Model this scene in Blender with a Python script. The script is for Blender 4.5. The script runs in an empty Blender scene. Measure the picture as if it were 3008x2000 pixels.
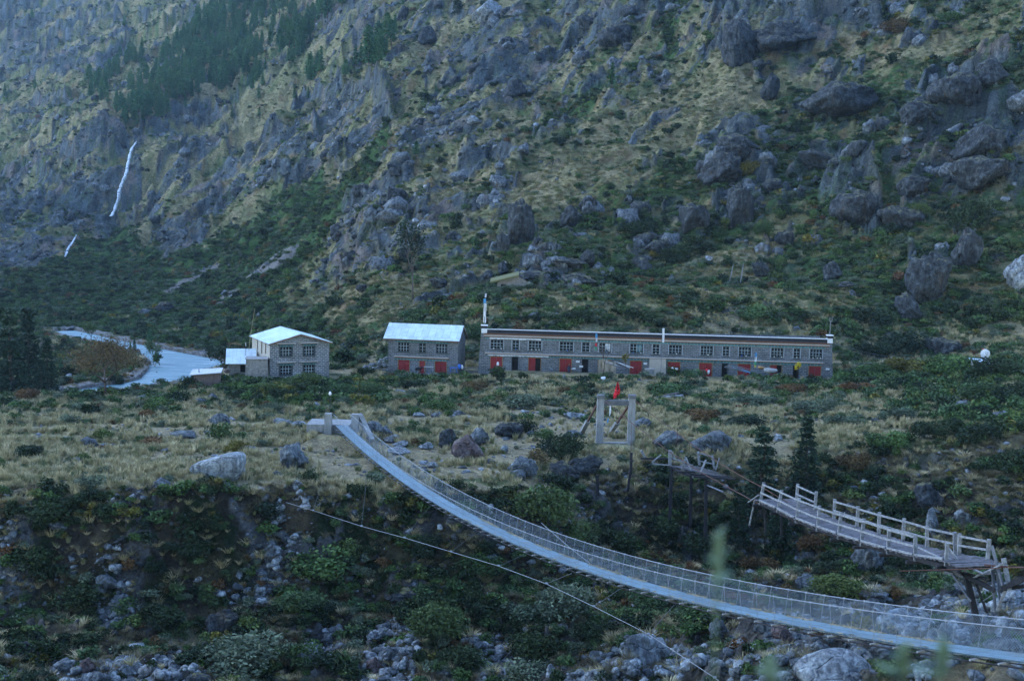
import bpy, bmesh, math, random
import numpy as np
from mathutils import Vector, Matrix, Euler
random.seed(7); RNG = np.random.default_rng(7)
scene = bpy.context.scene
COL = scene.collection
# ---------------- camera ----------------
CAMZ, FPX, CX, CY = 23.0, 3600.0, 1504.0, 1000.0
TH = math.atan(390/3600.0); RHO = 0.025
ct, st, cr, sr = math.cos(TH), math.sin(TH), math.cos(RHO), math.sin(RHO)
FW = np.array([0, ct, -st]); RC = np.array([cr, sr*st, sr*ct]); UC = np.array([-sr, cr*st, cr*ct])
cam = bpy.data.cameras.new("camera"); cam.sensor_width = 36; cam.lens = FPX/3008*36
cam.clip_start = 0.1; cam.clip_end = 6000
cam.dof.use_dof = True; cam.dof.focus_distance = 110; cam.dof.aperture_fstop = 3.6
co = bpy.data.objects.new("camera", cam); COL.objects.link(co); scene.camera = co
co.matrix_world = Matrix(((RC[0], UC[0], -FW[0], 0), (RC[1], UC[1], -FW[1], 0), (RC[2], UC[2], -FW[2], CAMZ), (0, 0, 0, 1)))
# ---------------- light ----------------
SUN_EL, SUN_AZ = 42, 292      # degrees; azimuth clockwise from +Y
world = bpy.data.worlds.new("World"); scene.world = world; world.use_nodes = True
wt = world.node_tree; bg = wt.nodes["Background"]
sky = wt.nodes.new("ShaderNodeTexSky"); sky.sky_type = 'NISHITA'; sky.sun_disc = False
sky.sun_elevation = math.radians(SUN_EL); sky.sun_rotation = math.radians(SUN_AZ)
sky.altitude = 2500; sky.air_density = 0.9; sky.dust_density = 0.0; sky.ozone_density = 0.4
wt.links.new(sky.outputs[0], bg.inputs[0]); bg.inputs[1].default_value = 0.15
sl = bpy.data.lights.new("sun", 'SUN'); sl.energy = 0.2; sl.angle = math.radians(14); sl.color = (1.0, 0.95, 0.88)
so = bpy.data.objects.new("sun", sl); COL.objects.link(so)
sd = Vector((math.sin(math.radians(SUN_AZ))*math.cos(math.radians(SUN_EL)), math.cos(math.radians(SUN_AZ))*math.cos(math.radians(SUN_EL)), math.sin(math.radians(SUN_EL))))
so.rotation_euler = (-sd).to_track_quat('-Z', 'Y').to_euler()
vs = scene.view_settings; vs.view_transform = 'Standard'; vs.look = 'None'; vs.exposure = 2.72; vs.gamma = 1.0
scene.cycles.volume_bounces = 0; scene.cycles.max_bounces = 5; scene.cycles.transparent_max_bounces = 16

# ---------------- projection helpers ----------------
def proj(x, y, z):
    z = z-CAMZ
    w = y*FW[1]+z*FW[2]; u = x*RC[0]+y*RC[1]+z*RC[2]; v = x*UC[0]+y*UC[1]+z*UC[2]
    w = np.where(w < 0.1, 0.1, w) if isinstance(w, np.ndarray) else max(w, .1)
    return CX+FPX*u/w, CY-FPX*v/w
def ray(px, py):
    d = FW+RC*(px-CX)/FPX+UC*(CY-py)/FPX
    return d/d[1]
def at(px, py, Y):
    d = ray(px, py)*Y
    return Vector((d[0], d[1], CAMZ+d[2]))
def z_for(a, Y, py):      # height that shows at row py, in direction a=X/Y at distance Y
    t = (CY-py)/FPX
    return CAMZ+Y*(t*ct+sr*a-cr*st)/(cr*ct+t*st)
# ---------------- noise ----------------
def _hash(ix, iy, seed):
    h = (ix.astype(np.int64)*374761393+iy.astype(np.int64)*668265263+seed*1442695041) & 0xffffffff
    h = ((h ^ (h >> 13))*1274126177) & 0xffffffff
    h = (h ^ (h >> 16)) & 0xffffffff
    return h
def vnoise(x, y, seed=0):
    ix = np.floor(x); iy = np.floor(y); fx = x-ix; fy = y-iy
    ux = fx*fx*fx*(fx*(fx*6-15)+10); uy = fy*fy*fy*(fy*(fy*6-15)+10)
    def g(dx, dy):
        h = _hash(ix+dx, iy+dy, seed)*(2*math.pi/4294967296.0)
        return np.cos(h)*(fx-dx)+np.sin(h)*(fy-dy)
    a = g(0, 0); b = g(1, 0); c = g(0, 1); d = g(1, 1)
    return (a+(b-a)*ux+(c-a)*uy+(a-b-c+d)*ux*uy)*1.5
def fbm(x, y, o=4, seed=0, gain=.5):
    s = 0; amp = 1; t = 0
    for i in range(o):
        s = s+amp*vnoise(x, y, seed+i*17); t += amp; amp *= gain; x = x*2.03+11.3; y = y*2.03-7.7
    return s/t
def ridged(x, y, o=4, seed=0):
    s = 0; amp = 1; t = 0
    for i in range(o):
        s = s+amp*(1-np.abs(vnoise(x, y, seed+i*31))*2); t += amp; amp *= .5; x = x*2.1+3.1; y = y*2.1+9.2
    return s/t
def worley(x, y, seed=0):
    ix = np.floor(x); iy = np.floor(y)
    f1 = np.full(x.shape, 9.0); f2 = np.full(x.shape, 9.0); cid = np.zeros(x.shape)
    for dx in (-1, 0, 1):
        for dy in (-1, 0, 1):
            h = _hash(ix+dx, iy+dy, seed); h2 = _hash(ix+dx, iy+dy, seed+5)
            px = ix+dx+(h & 0xffff)/65535.0; py = iy+dy+(h2 & 0xffff)/65535.0
            d = (px-x)**2+(py-y)**2
            new = d < f1
            f2 = np.where(new, f1, np.minimum(f2, d)); f1 = np.where(new, d, f1)
            cid = np.where(new, (h2 >> 8 & 0xffff)/65535.0, cid)
    return np.sqrt(f1), np.sqrt(f2), cid
def sstep(a, b, x):
    t = np.clip((x-a)/(b-a), 0, 1); return t*t*(3-2*t)
def inpoly(px, py, poly):
    ins = np.zeros(px.shape, bool); n = len(poly)
    for i in range(n):
        x1, y1 = poly[i]; x2, y2 = poly[(i+1) % n]
        if y1 == y2: continue
        c = ((y1 > py) != (y2 > py)) & (px < (x2-x1)*(py-y1)/(y2-y1)+x1)
        ins ^= c
    return ins
def polymask(px, py, polys, K=1.0, soft=0):
    m = np.zeros(px.shape, bool)
    for p in polys: m |= inpoly(px, py, [(a*K, b*K) for a, b in p])
    return m.astype(float)
# ---------------- terrain base ----------------
COLS = {
 -500: ['(76,2000)(84,1900)(88.5,1790)(91.5,1475)(98,1405)(118,1300)(142,1200)(156,1165)', [(185, -8), (200, -10.5), (215, -9), (280, -9), (300, -4), (400, 20)], '(700,560)(900,250)(1150,-50)(1250,-150)'],
 0: ['(76,2000)(84,1900)(88.5,1790)(91.5,1475)(98,1405)(118,1300)(142,1200)(156,1165)', [(185, -9), (200, -10.5), (235, -9), (280, -9.5), (300, -9)], '(400,850)(540,690)(650,560)(850,320)(1100,30)(1250,-120)'],
 300: ['(76,2000)(84,1900)(89,1790)(92,1470)(99,1400)(118,1300)(140,1200)(152,1165)', [(185, -9), (200, -10.4), (235, -9), (280, -9.6), (300, -9)], '(380,880)(480,735)(565,650)(605,435)(720,330)(860,200)(1050,30)(1200,-100)'],
 600: ['(76,2000)(85,1890)(90.5,1780)(94,1450)(101,1390)(118,1290)(140,1200)(152,1150)', [(185, -8.5), (215, -10.2), (250, -9.6), (265, -9)], '(330,900)(430,720)(520,570)(600,440)(760,230)(950,0)(1100,-150)'],
 870: ['(78,2000)(86,1890)(92,1770)(96,1450)(103,1395)(119,1290)(140,1190)(163,1112)', [(175, -1), (195, -5)], '(215,1035)(250,930)(330,760)(430,560)(560,330)(740,60)(850,-80)'],
 1150: ['(79,2000)(87,1880)(93,1740)(97,1460)(104,1400)(120,1300)(150,1160)(166,1097)(176,1090)', [], '(200,945)(245,790)(310,600)(420,320)(540,60)(620,-80)'],
 1500: ['(78,2000)(88,1850)(94,1720)(98,1480)(105,1400)(118,1310)(140,1200)(162,1100)(175,1088)', [], '(186,945)(192,885)(196,853)(206,852)(215,835)(260,650)(330,400)(420,150)(480,0)(540,-120)'],
 1900: ['(70,2000)(90,1800)(103,1680)(109,1440)(113,1370)(117,1312)(140,1190)(161,1105)(174,1088)', [], '(185,950)(191,885)(195,852)(205,851)(214,832)(240,700)(290,450)(350,150)(385,0)(430,-150)'],
 2300: ['(60,2000)(84,1810)(104,1690)(110,1460)(114,1370)(118,1300)(140,1200)(161,1112)(173,1095)', [], '(185,965)(191,890)(195,856)(204,855)(212,838)(230,700)(265,450)(310,150)(335,0)(370,-150)'],
 2700: ['(55,2000)(68,1855)(98,1690)(106,1440)(110,1380)(116,1290)(140,1180)(165,1092)(178,1062)', [], '(195,900)(215,700)(245,450)(280,150)(300,0)(330,-150)'],
 3008: ['(52,2000)(64,1850)(92,1720)(103,1470)(107,1400)(114,1260)(140,1120)(165,1080)(180,1000)', [], '(195,850)(212,650)(235,420)(262,150)(280,0)(305,-150)'],
 3700: ['(50,2000)(62,1850)(85,1700)(102,1450)(114,1240)(140,1100)(165,1050)(180,950)', [], '(195,800)(212,600)(235,380)(262,100)(280,-50)(305,-200)'],
}
YS = np.arange(-16, 1500, 1.0)
cpx = sorted(COLS); PROF = []
import re
for c in cpx:
    a = (c-CX)/FPX; s1, mid, s2 = COLS[c]
    pts = [(-16, 23.5), (-4, 21.9), (1.5, 21.3), (4, 19.8), (9, 16.0), (20, 7), (32, -2), (43, -9), (47, -9.5)]
    f = lambda s: [(float(u), z_for(a, float(u), float(v))) for u, v in re.findall(r'\((-?[\d.]+),(-?\d+)\)', s)]
    p1 = f(s1)
    pts = [p for p in pts if p[0] < p1[0][0]-6 or p[0] < 35]
    if p1[0][0] > 60: pts.append((p1[0][0]-14, p1[0][1]-1.5))
    pts += p1+list(mid)+f(s2)
    yl, zl = pts[-1]; pts += [(yl+120, zl+60), (1500, zl+110)] if yl+120 < 1490 else [(1500, zl+60)]
    ya = np.array([p[0] for p in pts]); za = np.array([p[1] for p in pts])
    PROF.append(np.interp(YS, ya, za))
PROF = np.array(PROF)
ker = np.array([1, 2, 3, 2, 1.])/9
PROF = np.array([np.convolve(np.pad(r, 2, 'edge'), ker, 'valid') for r in PROF])
# river (plan polyline at z=-10)
def onplane(px, py, z):
    d = ray(px, py); t = (z-CAMZ)/d[2]; return (d[0]*t, t)
RIVZ = -9.9
RIV = [onplane(a, b, RIVZ)+(w,) for a, b, w in [(190, 972, 2.5), (230, 985, 4), (300, 1001, 3.5), (400, 1022, 3.8), (480, 1042, 5), (548, 1062, 7), (562, 1086, 8), (520, 1112, 6.5), (420, 1128, 3.5), (270, 1150, 3.5), (130, 1172, 3.5), (-60, 1199, 4), (-400, 1232, 5)]]
def seg_dist(X, Y, path):
    best = np.full(X.shape, 1e9); 
    for (x1, y1, w1), (x2, y2, w2) in zip(path[:-1], path[1:]):
        dx, dy = x2-x1, y2-y1; t = np.clip(((X-x1)*dx+(Y-y1)*dy)/(dx*dx+dy*dy+1e-9), 0, 1)
        d = np.hypot(X-x1-t*dx, Y-y1-t*dy)-(w1+(w2-w1)*t)
        best = np.minimum(best, d)
    return best
# regions, in photograph pixels (the feature's own place on the hillside)
GREEN = [[(0, 640), (140, 600), (270, 520), (330, 570), (420, 600), (560, 560), (640, 470), (760, 420), (900, 330), (880, 400), (800, 500), (700, 600), (640, 690), (740, 740), (770, 800), (500, 810), (200, 770), (0, 760)],
 [(1500, 130), (1560, 30), (1600, 0), (1540, 120), (1400, 210), (1230, 300), (1180, 330), (1300, 240)],
 [(2100, 120), (2358, 150), (2400, 330), (2100, 420), (1900, 480), (1700, 560), (1500, 650), (1250, 650), (1240, 570), (1450, 470), (1640, 360), (1740, 300), (1800, 200)],
 [(980, 700), (1130, 660), (1500, 650), (1950, 650), (2100, 700), (2458, 780), (2458, 880), (1930, 860), (1920, 780), (1120, 770), (1080, 760), (900, 760), (840, 850), (760, 840), (820, 760)],
 [(1900, 480), (2100, 420), (2400, 400), (2400, 860), (2000, 860), (1950, 650), (1750, 640)]]
SCREE = [[(565, 640), (640, 580), (690, 560), (680, 590), (620, 630), (580, 650)], [(370, 675), (440, 630), (520, 598), (510, 612), (450, 645), (395, 680)], [(480, 700), (520, 672), (550, 665), (540, 685), (495, 708)], [(820, 850), (850, 825), (890, 815), (892, 850), (860, 865)]]
ROCK = [[(430, 400), (520, 340), (640, 330), (700, 420), (640, 470), (560, 470), (480, 440)], [(850, 320), (930, 280), (1050, 290), (1160, 360), (1100, 430), (1030, 470), (950, 480), (900, 400)],
 [(600, 560), (700, 480), (850, 430), (950, 480), (880, 520), (750, 560), (660, 620)], [(220, 400), (400, 430), (420, 560), (330, 680), (100, 790), (0, 800), (0, 480), (150, 420)],
 [(420, 560), (600, 500), (700, 600), (560, 760), (470, 760)],
 [(1700, 60), (1780, 20), (1980, 40), (1960, 170), (1800, 260), (1650, 260)], [(2230, 60), (2340, 10), (2480, 10), (2450, 120), (2330, 160), (2230, 180)],
 [(2080, 60), (2180, 50), (2230, 200), (2120, 220)], [(2700, 240), (2900, 220), (2980, 330), (2850, 380), (2700, 330)], [(2640, 520), (2900, 400), (3108, 450), (3108, 560), (2750, 600), (2640, 640)],
 [(2430, 560), (2560, 560), (2600, 700), (2480, 700)], [(2660, 730), (2800, 780), (2850, 900), (2780, 920), (2680, 860)], [(2100, 540), (2200, 480), (2250, 640), (2100, 680)], [(1390, 20), (1480, -20), (1470, 40), (1420, 55)],
 [(2900, 760), (3108, 720), (3108, 900), (2960, 880)], [(0, 0), (300, 0), (420, 100), (330, 200), (150, 260), (0, 250)], [(1230, 100), (1330, 120), (1450, 60), (1500, 200), (1380, 330), (1250, 340)], [(1370, 440), (1500, 470), (1480, 580), (1380, 560)], [(1480, 60), (1560, 120), (1540, 260), (1440, 330), (1480, 200)],
 [(1560, 760), (1700, 790), (1600, 850), (1480, 850)], [(950, 0), (1080, 10), (1120, 120), (1010, 170), (900, 130)]]
TAN = [[(1480, 600), (1700, 430), (1950, 300), (2180, 110), (2290, 0), (2480, -20), (2330, 60), (2235, 100), (2225, 330), (2130, 420), (1990, 470), (1850, 540), (1600, 650)], [(640, 380), (760, 275), (900, 310), (1040, 270), (1180, 215), (1100, 285), (960, 275), (860, 320), (800, 410), (700, 450)], [(1000, 1060), (1080, 900), (1250, 800), (1400, 720), (1260, 860), (1150, 950)], [(1230, 260), (1330, 130), (1500, 60), (1700, -20), (1480, -20), (1300, 100), (1180, 200)], [(280, 370), (330, 290), (420, 215), (470, 230), (400, 330), (360, 400), (300, 420)], [(560, 560), (700, 480), (860, 440), (740, 540), (600, 640), (470, 720)], [(1230, 620), (1420, 480), (1600, 420), (1440, 540), (1280, 680)], [(2550, 120), (2800, 100), (2950, 140), (2700, 220), (2560, 260)]]
BAND = GREEN[:2]
MIDROCK = [[(900, 0), (2000, 0), (1750, 400), (1500, 700), (1350, 800), (900, 820), (960, 560), (1150, 380), (1000, 200)], [(0, 250), (500, 330), (900, 420), (700, 700), (350, 720), (0, 700)], [(2050, 380), (3050, 380), (3050, 1000), (2700, 960), (2500, 800), (2050, 740)]]
FOREST = [[(330, 330), (360, 290), (470, 200), (480, 170), (530, 130), (560, 80), (590, 30), (600, -40), (1100, -40), (1000, 60), (930, 90), (890, 170), (850, 190), (800, 200), (770, 260), (700, 270), (600, 280), (540, 320), (440, 370), (380, 385)],
 [(250, 260), (260, 290), (320, 310), (330, 250), (420, 200), (430, 170), (350, 190), (300, 230)], [(880, 300), (950, 210), (900, 190), (860, 260)], [(1035, 200), (1145, 140), (1150, 165), (1100, 205), (1050, 215)]]
RIMS = [([(385, 440), (440, 372), (520, 337), (620, 330), (700, 378)], 14), ([(830, 370), (880, 312), (960, 280), (1060, 290), (1130, 340), (1170, 400)], 15), ([(600, 540), (640, 495), (720, 450), (830, 412), (940, 420)], 11), ([(720, 600), (850, 548), (1010, 486)], 7),
 ([(925, 110), (1000, 52), (1110, 50), (1180, 20)], 9), ([(1640, 130), (1720, 58), (1830, 72), (1980, 48)], 9), ([(2070, 130), (2130, 62), (2225, 72)], 7), ([(2232, 120), (2340, 72), (2470, 52), (2600, 40)], 7), ([(2690, 260), (2800, 222), (2890, 228), (2990, 260)], 6),
 ([(2640, 480), (2760, 432), (2860, 402), (3060, 340)], 6), ([(2720, 540), (2850, 490), (2990, 400)], 4), ([(2620, 660), (2700, 648), (2800, 690), (2900, 760)], 5), ([(2400, 600), (2490, 562), (2600, 610)], 5), ([(2640, 770), (2740, 728), (2830, 790)], 6),
 ([(170, 480), (300, 440), (385, 425)], 14), ([(-40, 170), (150, 100), (330, 60)], 12), ([(-40, 360), (150, 300), (260, 335)], 14), ([(-40, 560), (100, 520), (200, 560)], 16), ([(1170, 270), (1300, 200), (1450, 140)], 6), ([(1090, 520), (1250, 420), (1420, 320)], 6), ([(1340, 490), (1440, 440), (1540, 470)], 5), ([(1000, 640), (1120, 565), (1220, 520)], 5),
 ([(1200, 110), (1290, 60), (1400, 60)], 8), ([(1420, 250), (1520, 200), (1640, 180)], 6), ([(2030, 470), (2120, 400), (2250, 380)], 5), ([(2060, 560), (2180, 520), (2280, 560)], 5), ([(1840, 420), (1930, 360), (2010, 340)], 3.5), ([(460, 740), (560, 640), (660, 610)], 8), ([(1200, 700), (1300, 640), (1420, 600)], 4), ([(1030, 780), (1120, 720), (1230, 690)], 4), ([(2550, 760), (2620, 740), (2680, 790)], 4), ([(2870, 620), (2950, 590), (3060, 600)], 6)]
def cliffs(X, Y, px, py, z, calm):
    add = np.zeros(X.shape); face = np.zeros(X.shape); n1 = fbm(px/75, py/75, 3, 611)*20; n2 = fbm(px/110, py/110, 2, 612)*.5
    mpp = Y/FPX*1.75     # metres of slope per pixel
    def prof(d, H):      # d metres uphill of the rim
        up = sstep(-1.6, .9, d); L = H*3.0
        return H*up*np.clip(1-np.maximum(d, 0)/L, 0, 1), sstep(-3.2-H*.25, -1.0, d)*(1-sstep(.6, 2.2, d))
    for pts, H in RIMS:
        xs = [p[0] for p in pts]; line = np.interp(px, xs, [p[1] for p in pts]); ends = sstep(xs[0]-8, xs[0]+30, px)*(1-sstep(xs[-1]-30, xs[-1]+8, px))
        Hm = H*(1-.58*sstep(280, 520, Y))*ends*np.clip(.85+n2*.9, .25, 1.4); a_, f_ = prof((line+n1-py)*mpp, np.maximum(Hm, .01)); on_ = (np.abs(line-py) < 330)
        add = np.maximum(add, a_*(ends > 0)*on_); face = np.maximum(face, f_*sstep(.05, .4, ends)*on_)
    v = py+.74*px+n1*1.3+fbm(X/40, Y/40, 3, 615)*160
    for P_, ph, Hs in ((118, 0, 3.0), (61, 30, 1.4)):
        r_ = np.mod(v+ph, P_); w = sstep(.02, .22, fbm(px/130+ph, py/70, 4, 620+P_))*(1-calm)
        H = Hs*(.6+Y/1100)*w; dd = (P_-r_)*mpp*.8          # distance above the next ledge line
        tooth = H*np.clip(1-dd/(P_*mpp*.8), 0, 1)*sstep(0, 1.3, dd); add = add+tooth; face = np.maximum(face, w*(1-sstep(1.0, 2.6, dd))*sstep(0, .3, w)+w*sstep(P_*mpp*.8-H*1.1-.8, P_*mpp*.8, dd)*.9)
    return z+add, np.clip(face, 0, 1)
def zsmooth(X, Y):      # smooth land form
    c = CX+FPX*X/np.maximum(Y, 25.0)
    c = np.clip(c, cpx[0], cpx[-1]-.01)
    ci = np.searchsorted(cpx, c, 'right')-1
    c0 = np.array(cpx, float)[ci]; c1 = np.array(cpx, float)[ci+1]
    t = (c-c0)/(c1-c0); t = t*.5+.5*t*t*(3-2*t)
    yi = np.clip(Y+16, 0, len(YS)-1.001); y0 = yi.astype(int); ty = yi-y0
    za = PROF[ci, y0]*(1-ty)+PROF[ci, y0+1]*ty; zb = PROF[ci+1, y0]*(1-ty)+PROF[ci+1, y0+1]*ty
    return za*(1-t)+zb*t
def terrain(X, Y):
    """height, rock mask, px, py"""
    z = zsmooth(X, Y)
    px, py = proj(X, Y, z)
    mtn = sstep(172, 200, Y)*(1-0.0*Y)
    s = -.85*X-.5*Y; t = -.5*X+.85*Y
    far = sstep(200, 700, Y)
    wob = fbm(X/60, Y/60, 3, 91)*14
    spur = ridged((t+wob)/42, s/150, 4, 3)-.45
    valley = sstep(198, 245, Y)*sstep(-12, 12, z+0*Y)
    z = z+valley*spur*(7+12*far)
    z = z+valley*fbm(X/22, Y/22, 5, 12)*(3.6+6*far)
    far_on = sstep(205, 240, Y)*sstep(880, 820, py)
    wx_, wy_ = px+fbm(X/12, Y/12, 3, 640)*50, py+fbm(X/12, Y/12, 3, 641)*40
    tn_ = polymask(wx_, wy_, TAN); bd = polymask(wx_, wy_, BAND, 1.2757); calm = np.maximum(tn_, bd)
    zc, face = cliffs(X, Y, px, py, z, calm); face = face*far_on; z = z+(zc-z)*far_on
    # rock outcrops
    rp = polymask(px, py, ROCK)
    gp = polymask(px, py, GREEN, 1.2757)
    rn = fbm(s/46, t/15, 5, 40, .62)+.32*fbm(X/5, Y/5, 3, 41)
    midr = polymask(px, py, MIDROCK); thr = .27-.33*rp-.09*midr*(1-rp)+.06*gp*(1-rp)+.20*calm
    left = sstep(900, 100, px)*sstep(250, 400, Y)
    thr = thr-.02*left*(1-gp)
    rock = np.maximum(sstep(thr, thr+.05, rn)*mtn, face)
    w1, w2, cid = worley((s+fbm(X/9, Y/9, 2, 5)*4)/(7.5*(1+far)), (t+fbm(X/9, Y/9, 2, 6)*4)/(4.5*(1+far)), 8)
    v1, v2, vid = worley((s*.7+t*.3)/2.6, (t*.9+s*.1)/2.0, 19)
    crag = (cid*3.4-.3)*(1-.62*far)*sstep(.02, .16, w2-w1)+(vid*1.1)*sstep(.02, .2, v2-v1)*(1-.4*far)
    sr_ = sstep(thr-.02, thr+.25, rn)*mtn
    z = z+rock*crag*(.4+.6*sr_)*(1-.9*face)*(1-.5*far)
    z = z+mtn*(1-rock)*(fbm(X/2.2, Y/2.2, 3, 55)*.5)
    # terrace and gorge
    low = 1-mtn
    rim = np.interp(px, [0, 600, 1000, 1500, 1750, 1900, 3008], [1455, 1430, 1445, 1440, 1400, 1335, 1270])+fbm(X/4, Y/4, 3, 68)*40
    gorge = sstep(-12, 22, py-rim)*(1-sstep(108, 118, Y))*sstep(46, 60, Y)
    flat = low*(1-gorge)
    z = z+gorge*(fbm(X/9, Y/6, 4, 70)*2.2+fbm(X/1.8, Y/1.4, 3, 71)*.55)+flat*(fbm(X/14, Y/10, 3, 72)*.5+fbm(X/1.6, Y/1.6, 3, 73)*.16)*sstep(2, 30, np.abs(Y)+0*X)
    g1, g2, gid = worley(X/1.7, Y/1.3, 33)
    gr = sstep(.12, .2, fbm(X/5, Y/3.4, 4, 77))*gorge
    z = z+gr*gid*.9*sstep(0.02, .25, g2-g1)
    # river
    rd = seg_dist(X, Y, RIV)
    z = np.where(rd < 0, RIVZ-.8, np.where(rd < 16, z+(RIVZ+.35+.5*(fbm(X/2, Y/2, 3, 3)+.5)-z)*(1-sstep(2, 16, rd)), z))
    # building pads
    def pad(z, x0, x1, y0, y1, h, m=6):
        d = np.maximum(np.maximum(x0-X, X-x1), np.maximum(y0-Y, Y-y1))
        return z+(h-z)*(1-sstep(0, m, d))
    z = pad(z, -5, 44, 162, 173, .95, 4); z = pad(z, -18, -5, 164, 176, -.1, 4); z = pad(z, -41, -22, 158, 173, -.6, 5)
    z = pad(z, -18.5, -14.5, 117, 123, .55, 2); z = pad(z, 7.5, 12.5, 117.5, 121, .35, 1.5)
    return z, rock, px, py, rd, dict(gp=gp, tn=tn_, bd=bd, gorge=gorge, flat=flat, mtn=mtn, gr=gr, left=left, far=far, rp=rp, gid=gid, vid=vid, cid=cid, w=w2-w1)
# ---------------- terrain mesh ----------------
rows = np.concatenate([np.arange(-14, 50, 1.2), np.arange(50, 70, .5), np.arange(70, 178, .3), np.arange(178, 320, .42), np.arange(320, 600, .85), np.arange(600, 900, 2.0), np.arange(900, 1400, 6.)])
acol = np.concatenate([np.linspace(-1.0, -.46, 45)[:-1], np.arange(-.46, .46, .00105), np.linspace(.46, 1.0, 45)])
NR, NC = len(rows), len(acol)
GY = np.repeat(rows[:, None], NC, 1); GX = acol[None, :]*(GY+16)
GX = np.where(GY > 60, acol[None, :]*(GY+16*np.clip((110-GY)/50, 0, 1)), GX)
AYF = lambda Y: Y+16*np.clip((110-Y)/50, 0, 1)
GZ, ROCKM, PX, PY, RD, MM = terrain(GX, GY)
PX, PY = proj(GX, GY, GZ)
def ground_z(x, y):
    x = np.atleast_1d(np.asarray(x, float)); y = np.atleast_1d(np.asarray(y, float))
    a = x/AYF(y)
    ri = np.clip(np.interp(y, rows, np.arange(NR)), 0, NR-1.001); ci = np.clip(np.interp(a, acol, np.arange(NC)), 0, NC-1.001)
    r0 = ri.astype(int); c0 = ci.astype(int); fr = ri-r0; fc = ci-c0
    return (GZ[r0, c0]*(1-fr)+GZ[r0+1, c0]*fr)*(1-fc)+(GZ[r0, c0+1]*(1-fr)+GZ[r0+1, c0+1]*fr)*fc
def gz(x, y): return float(ground_z(x, y)[0])
_T = np.concatenate([np.arange(48, 330, .25), np.arange(330, 1380, 1.0)])
def hit(px, py, tmin=48):
    """first place on the land seen at this point of the photograph"""
    d = ray(px, py); t = _T[_T >= tmin]
    zr = CAMZ+d[2]*t; g = ground_z(d[0]*t, t)
    k = np.nonzero(zr <= g)[0]
    i = k[0] if len(k) else len(t)-1
    return Vector((d[0]*t[i], t[i], float(g[i])))
# visible-from-photo test per vertex (for choosing which repeats the photo shows)
run = np.minimum.accumulate(PY, axis=0)
VIS = (PY <= run+14) & (PX > -40) & (PX < 3050) & (PY > -40) & (PY < 2040)
# per vertex cell area
CELL = np.gradient(rows)[:, None]*np.gradient(acol)[None, :]*np.maximum(AYF(GY), 1)
# ---------------- materials ----------------
def mat(name, color=(.5, .5, .5), rough=.8, metal=0., spec=.3):
    m = bpy.data.materials.new(name); m.use_nodes = True
    b = m.node_tree.nodes["Principled BSDF"]; b.inputs['Base Color'].default_value = (*color, 1)
    b.inputs['Roughness'].default_value = rough; b.inputs['Metallic'].default_value = metal; b.inputs['Specular IOR Level'].default_value = spec
    return m
class NT:
    def __init__(s, m): s.t = m.node_tree; s.b = s.t.nodes["Principled BSDF"]
    def n(s, ty, **kw):
        o = s.t.nodes.new(ty)
        for k, v in kw.items():
            if k.startswith('_'): setattr(o, k[1:], v)
            else: o.inputs[k.replace('__', ' ')].default_value = v
        return o
    def l(s, a, b): s.t.links.new(a, b)
    def co(s, scale=(1, 1, 1), kind='Object'):
        c = s.n("ShaderNodeTexCoord"); mp = s.n("ShaderNodeMapping"); mp.inputs['Scale'].default_value = scale
        s.l(c.outputs[kind], mp.inputs[0]); return mp.outputs[0]
    def noise(s, vec, scale, det=4, rough=.55):
        o = s.n("ShaderNodeTexNoise", Scale=scale, Detail=det, Roughness=rough); s.l(vec, o.inputs['Vector']); return o.outputs['Fac']
    def ramp(s, fac, stops):
        r = s.n("ShaderNodeValToRGB"); e = r.color_ramp.elements
        while len(e) < len(stops): e.new(.5)
        for i, (p, c) in enumerate(stops): e[i].position = p; e[i].color = (*c, 1) if len(c) == 3 else c
        s.l(fac, r.inputs[0]); return r.outputs[0]
    def mix(s, a, b, f, mode='MIX'):
        o = s.t.nodes.new("ShaderNodeMix"); o.data_type = 'RGBA'; o.blend_type = mode
        for sock, v in ((o.inputs[6], a), (o.inputs[7], b), (o.inputs[0], f)):
            if isinstance(v, (tuple, list)): sock.default_value = (*v, 1)
            elif isinstance(v, (int, float)): sock.default_value = v
            else: s.l(v, sock)
        return o.outputs[2]
    def bump(s, h, dist, strength=1):
        o = s.n("ShaderNodeBump", Distance=dist, Strength=strength); s.l(h, o.inputs['Height']); s.l(o.outputs[0], s.b.inputs['Normal']); return o
    def math(s, op, a, b=None):
        o = s.n("ShaderNodeMath", _operation=op)
        for i, v in enumerate((a, b)):
            if v is None: continue
            if isinstance(v, (int, float)): o.inputs[i].default_value = v
            else: s.l(v, o.inputs[i])
        return o.outputs[0]
    def base(s, c): s.l(c, s.b.inputs['Base Color'])
def grainy(name, c1, c2, scale=3, rough=.85, bump=.03, metal=0, det=5, spec=.25, vec=(1, 1, 1), c3=None):
    m = mat(name, c1, rough, metal, spec); t = NT(m); v = t.co(vec); f = t.noise(v, scale, det, .65)
    st_ = [(.3, c1), (.7, c2)] if c3 is None else [(.3, c1), (.55, c2), (.72, c3)]
    t.base(t.ramp(f, st_))
    if bump: t.bump(f, bump)
    return m
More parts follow.
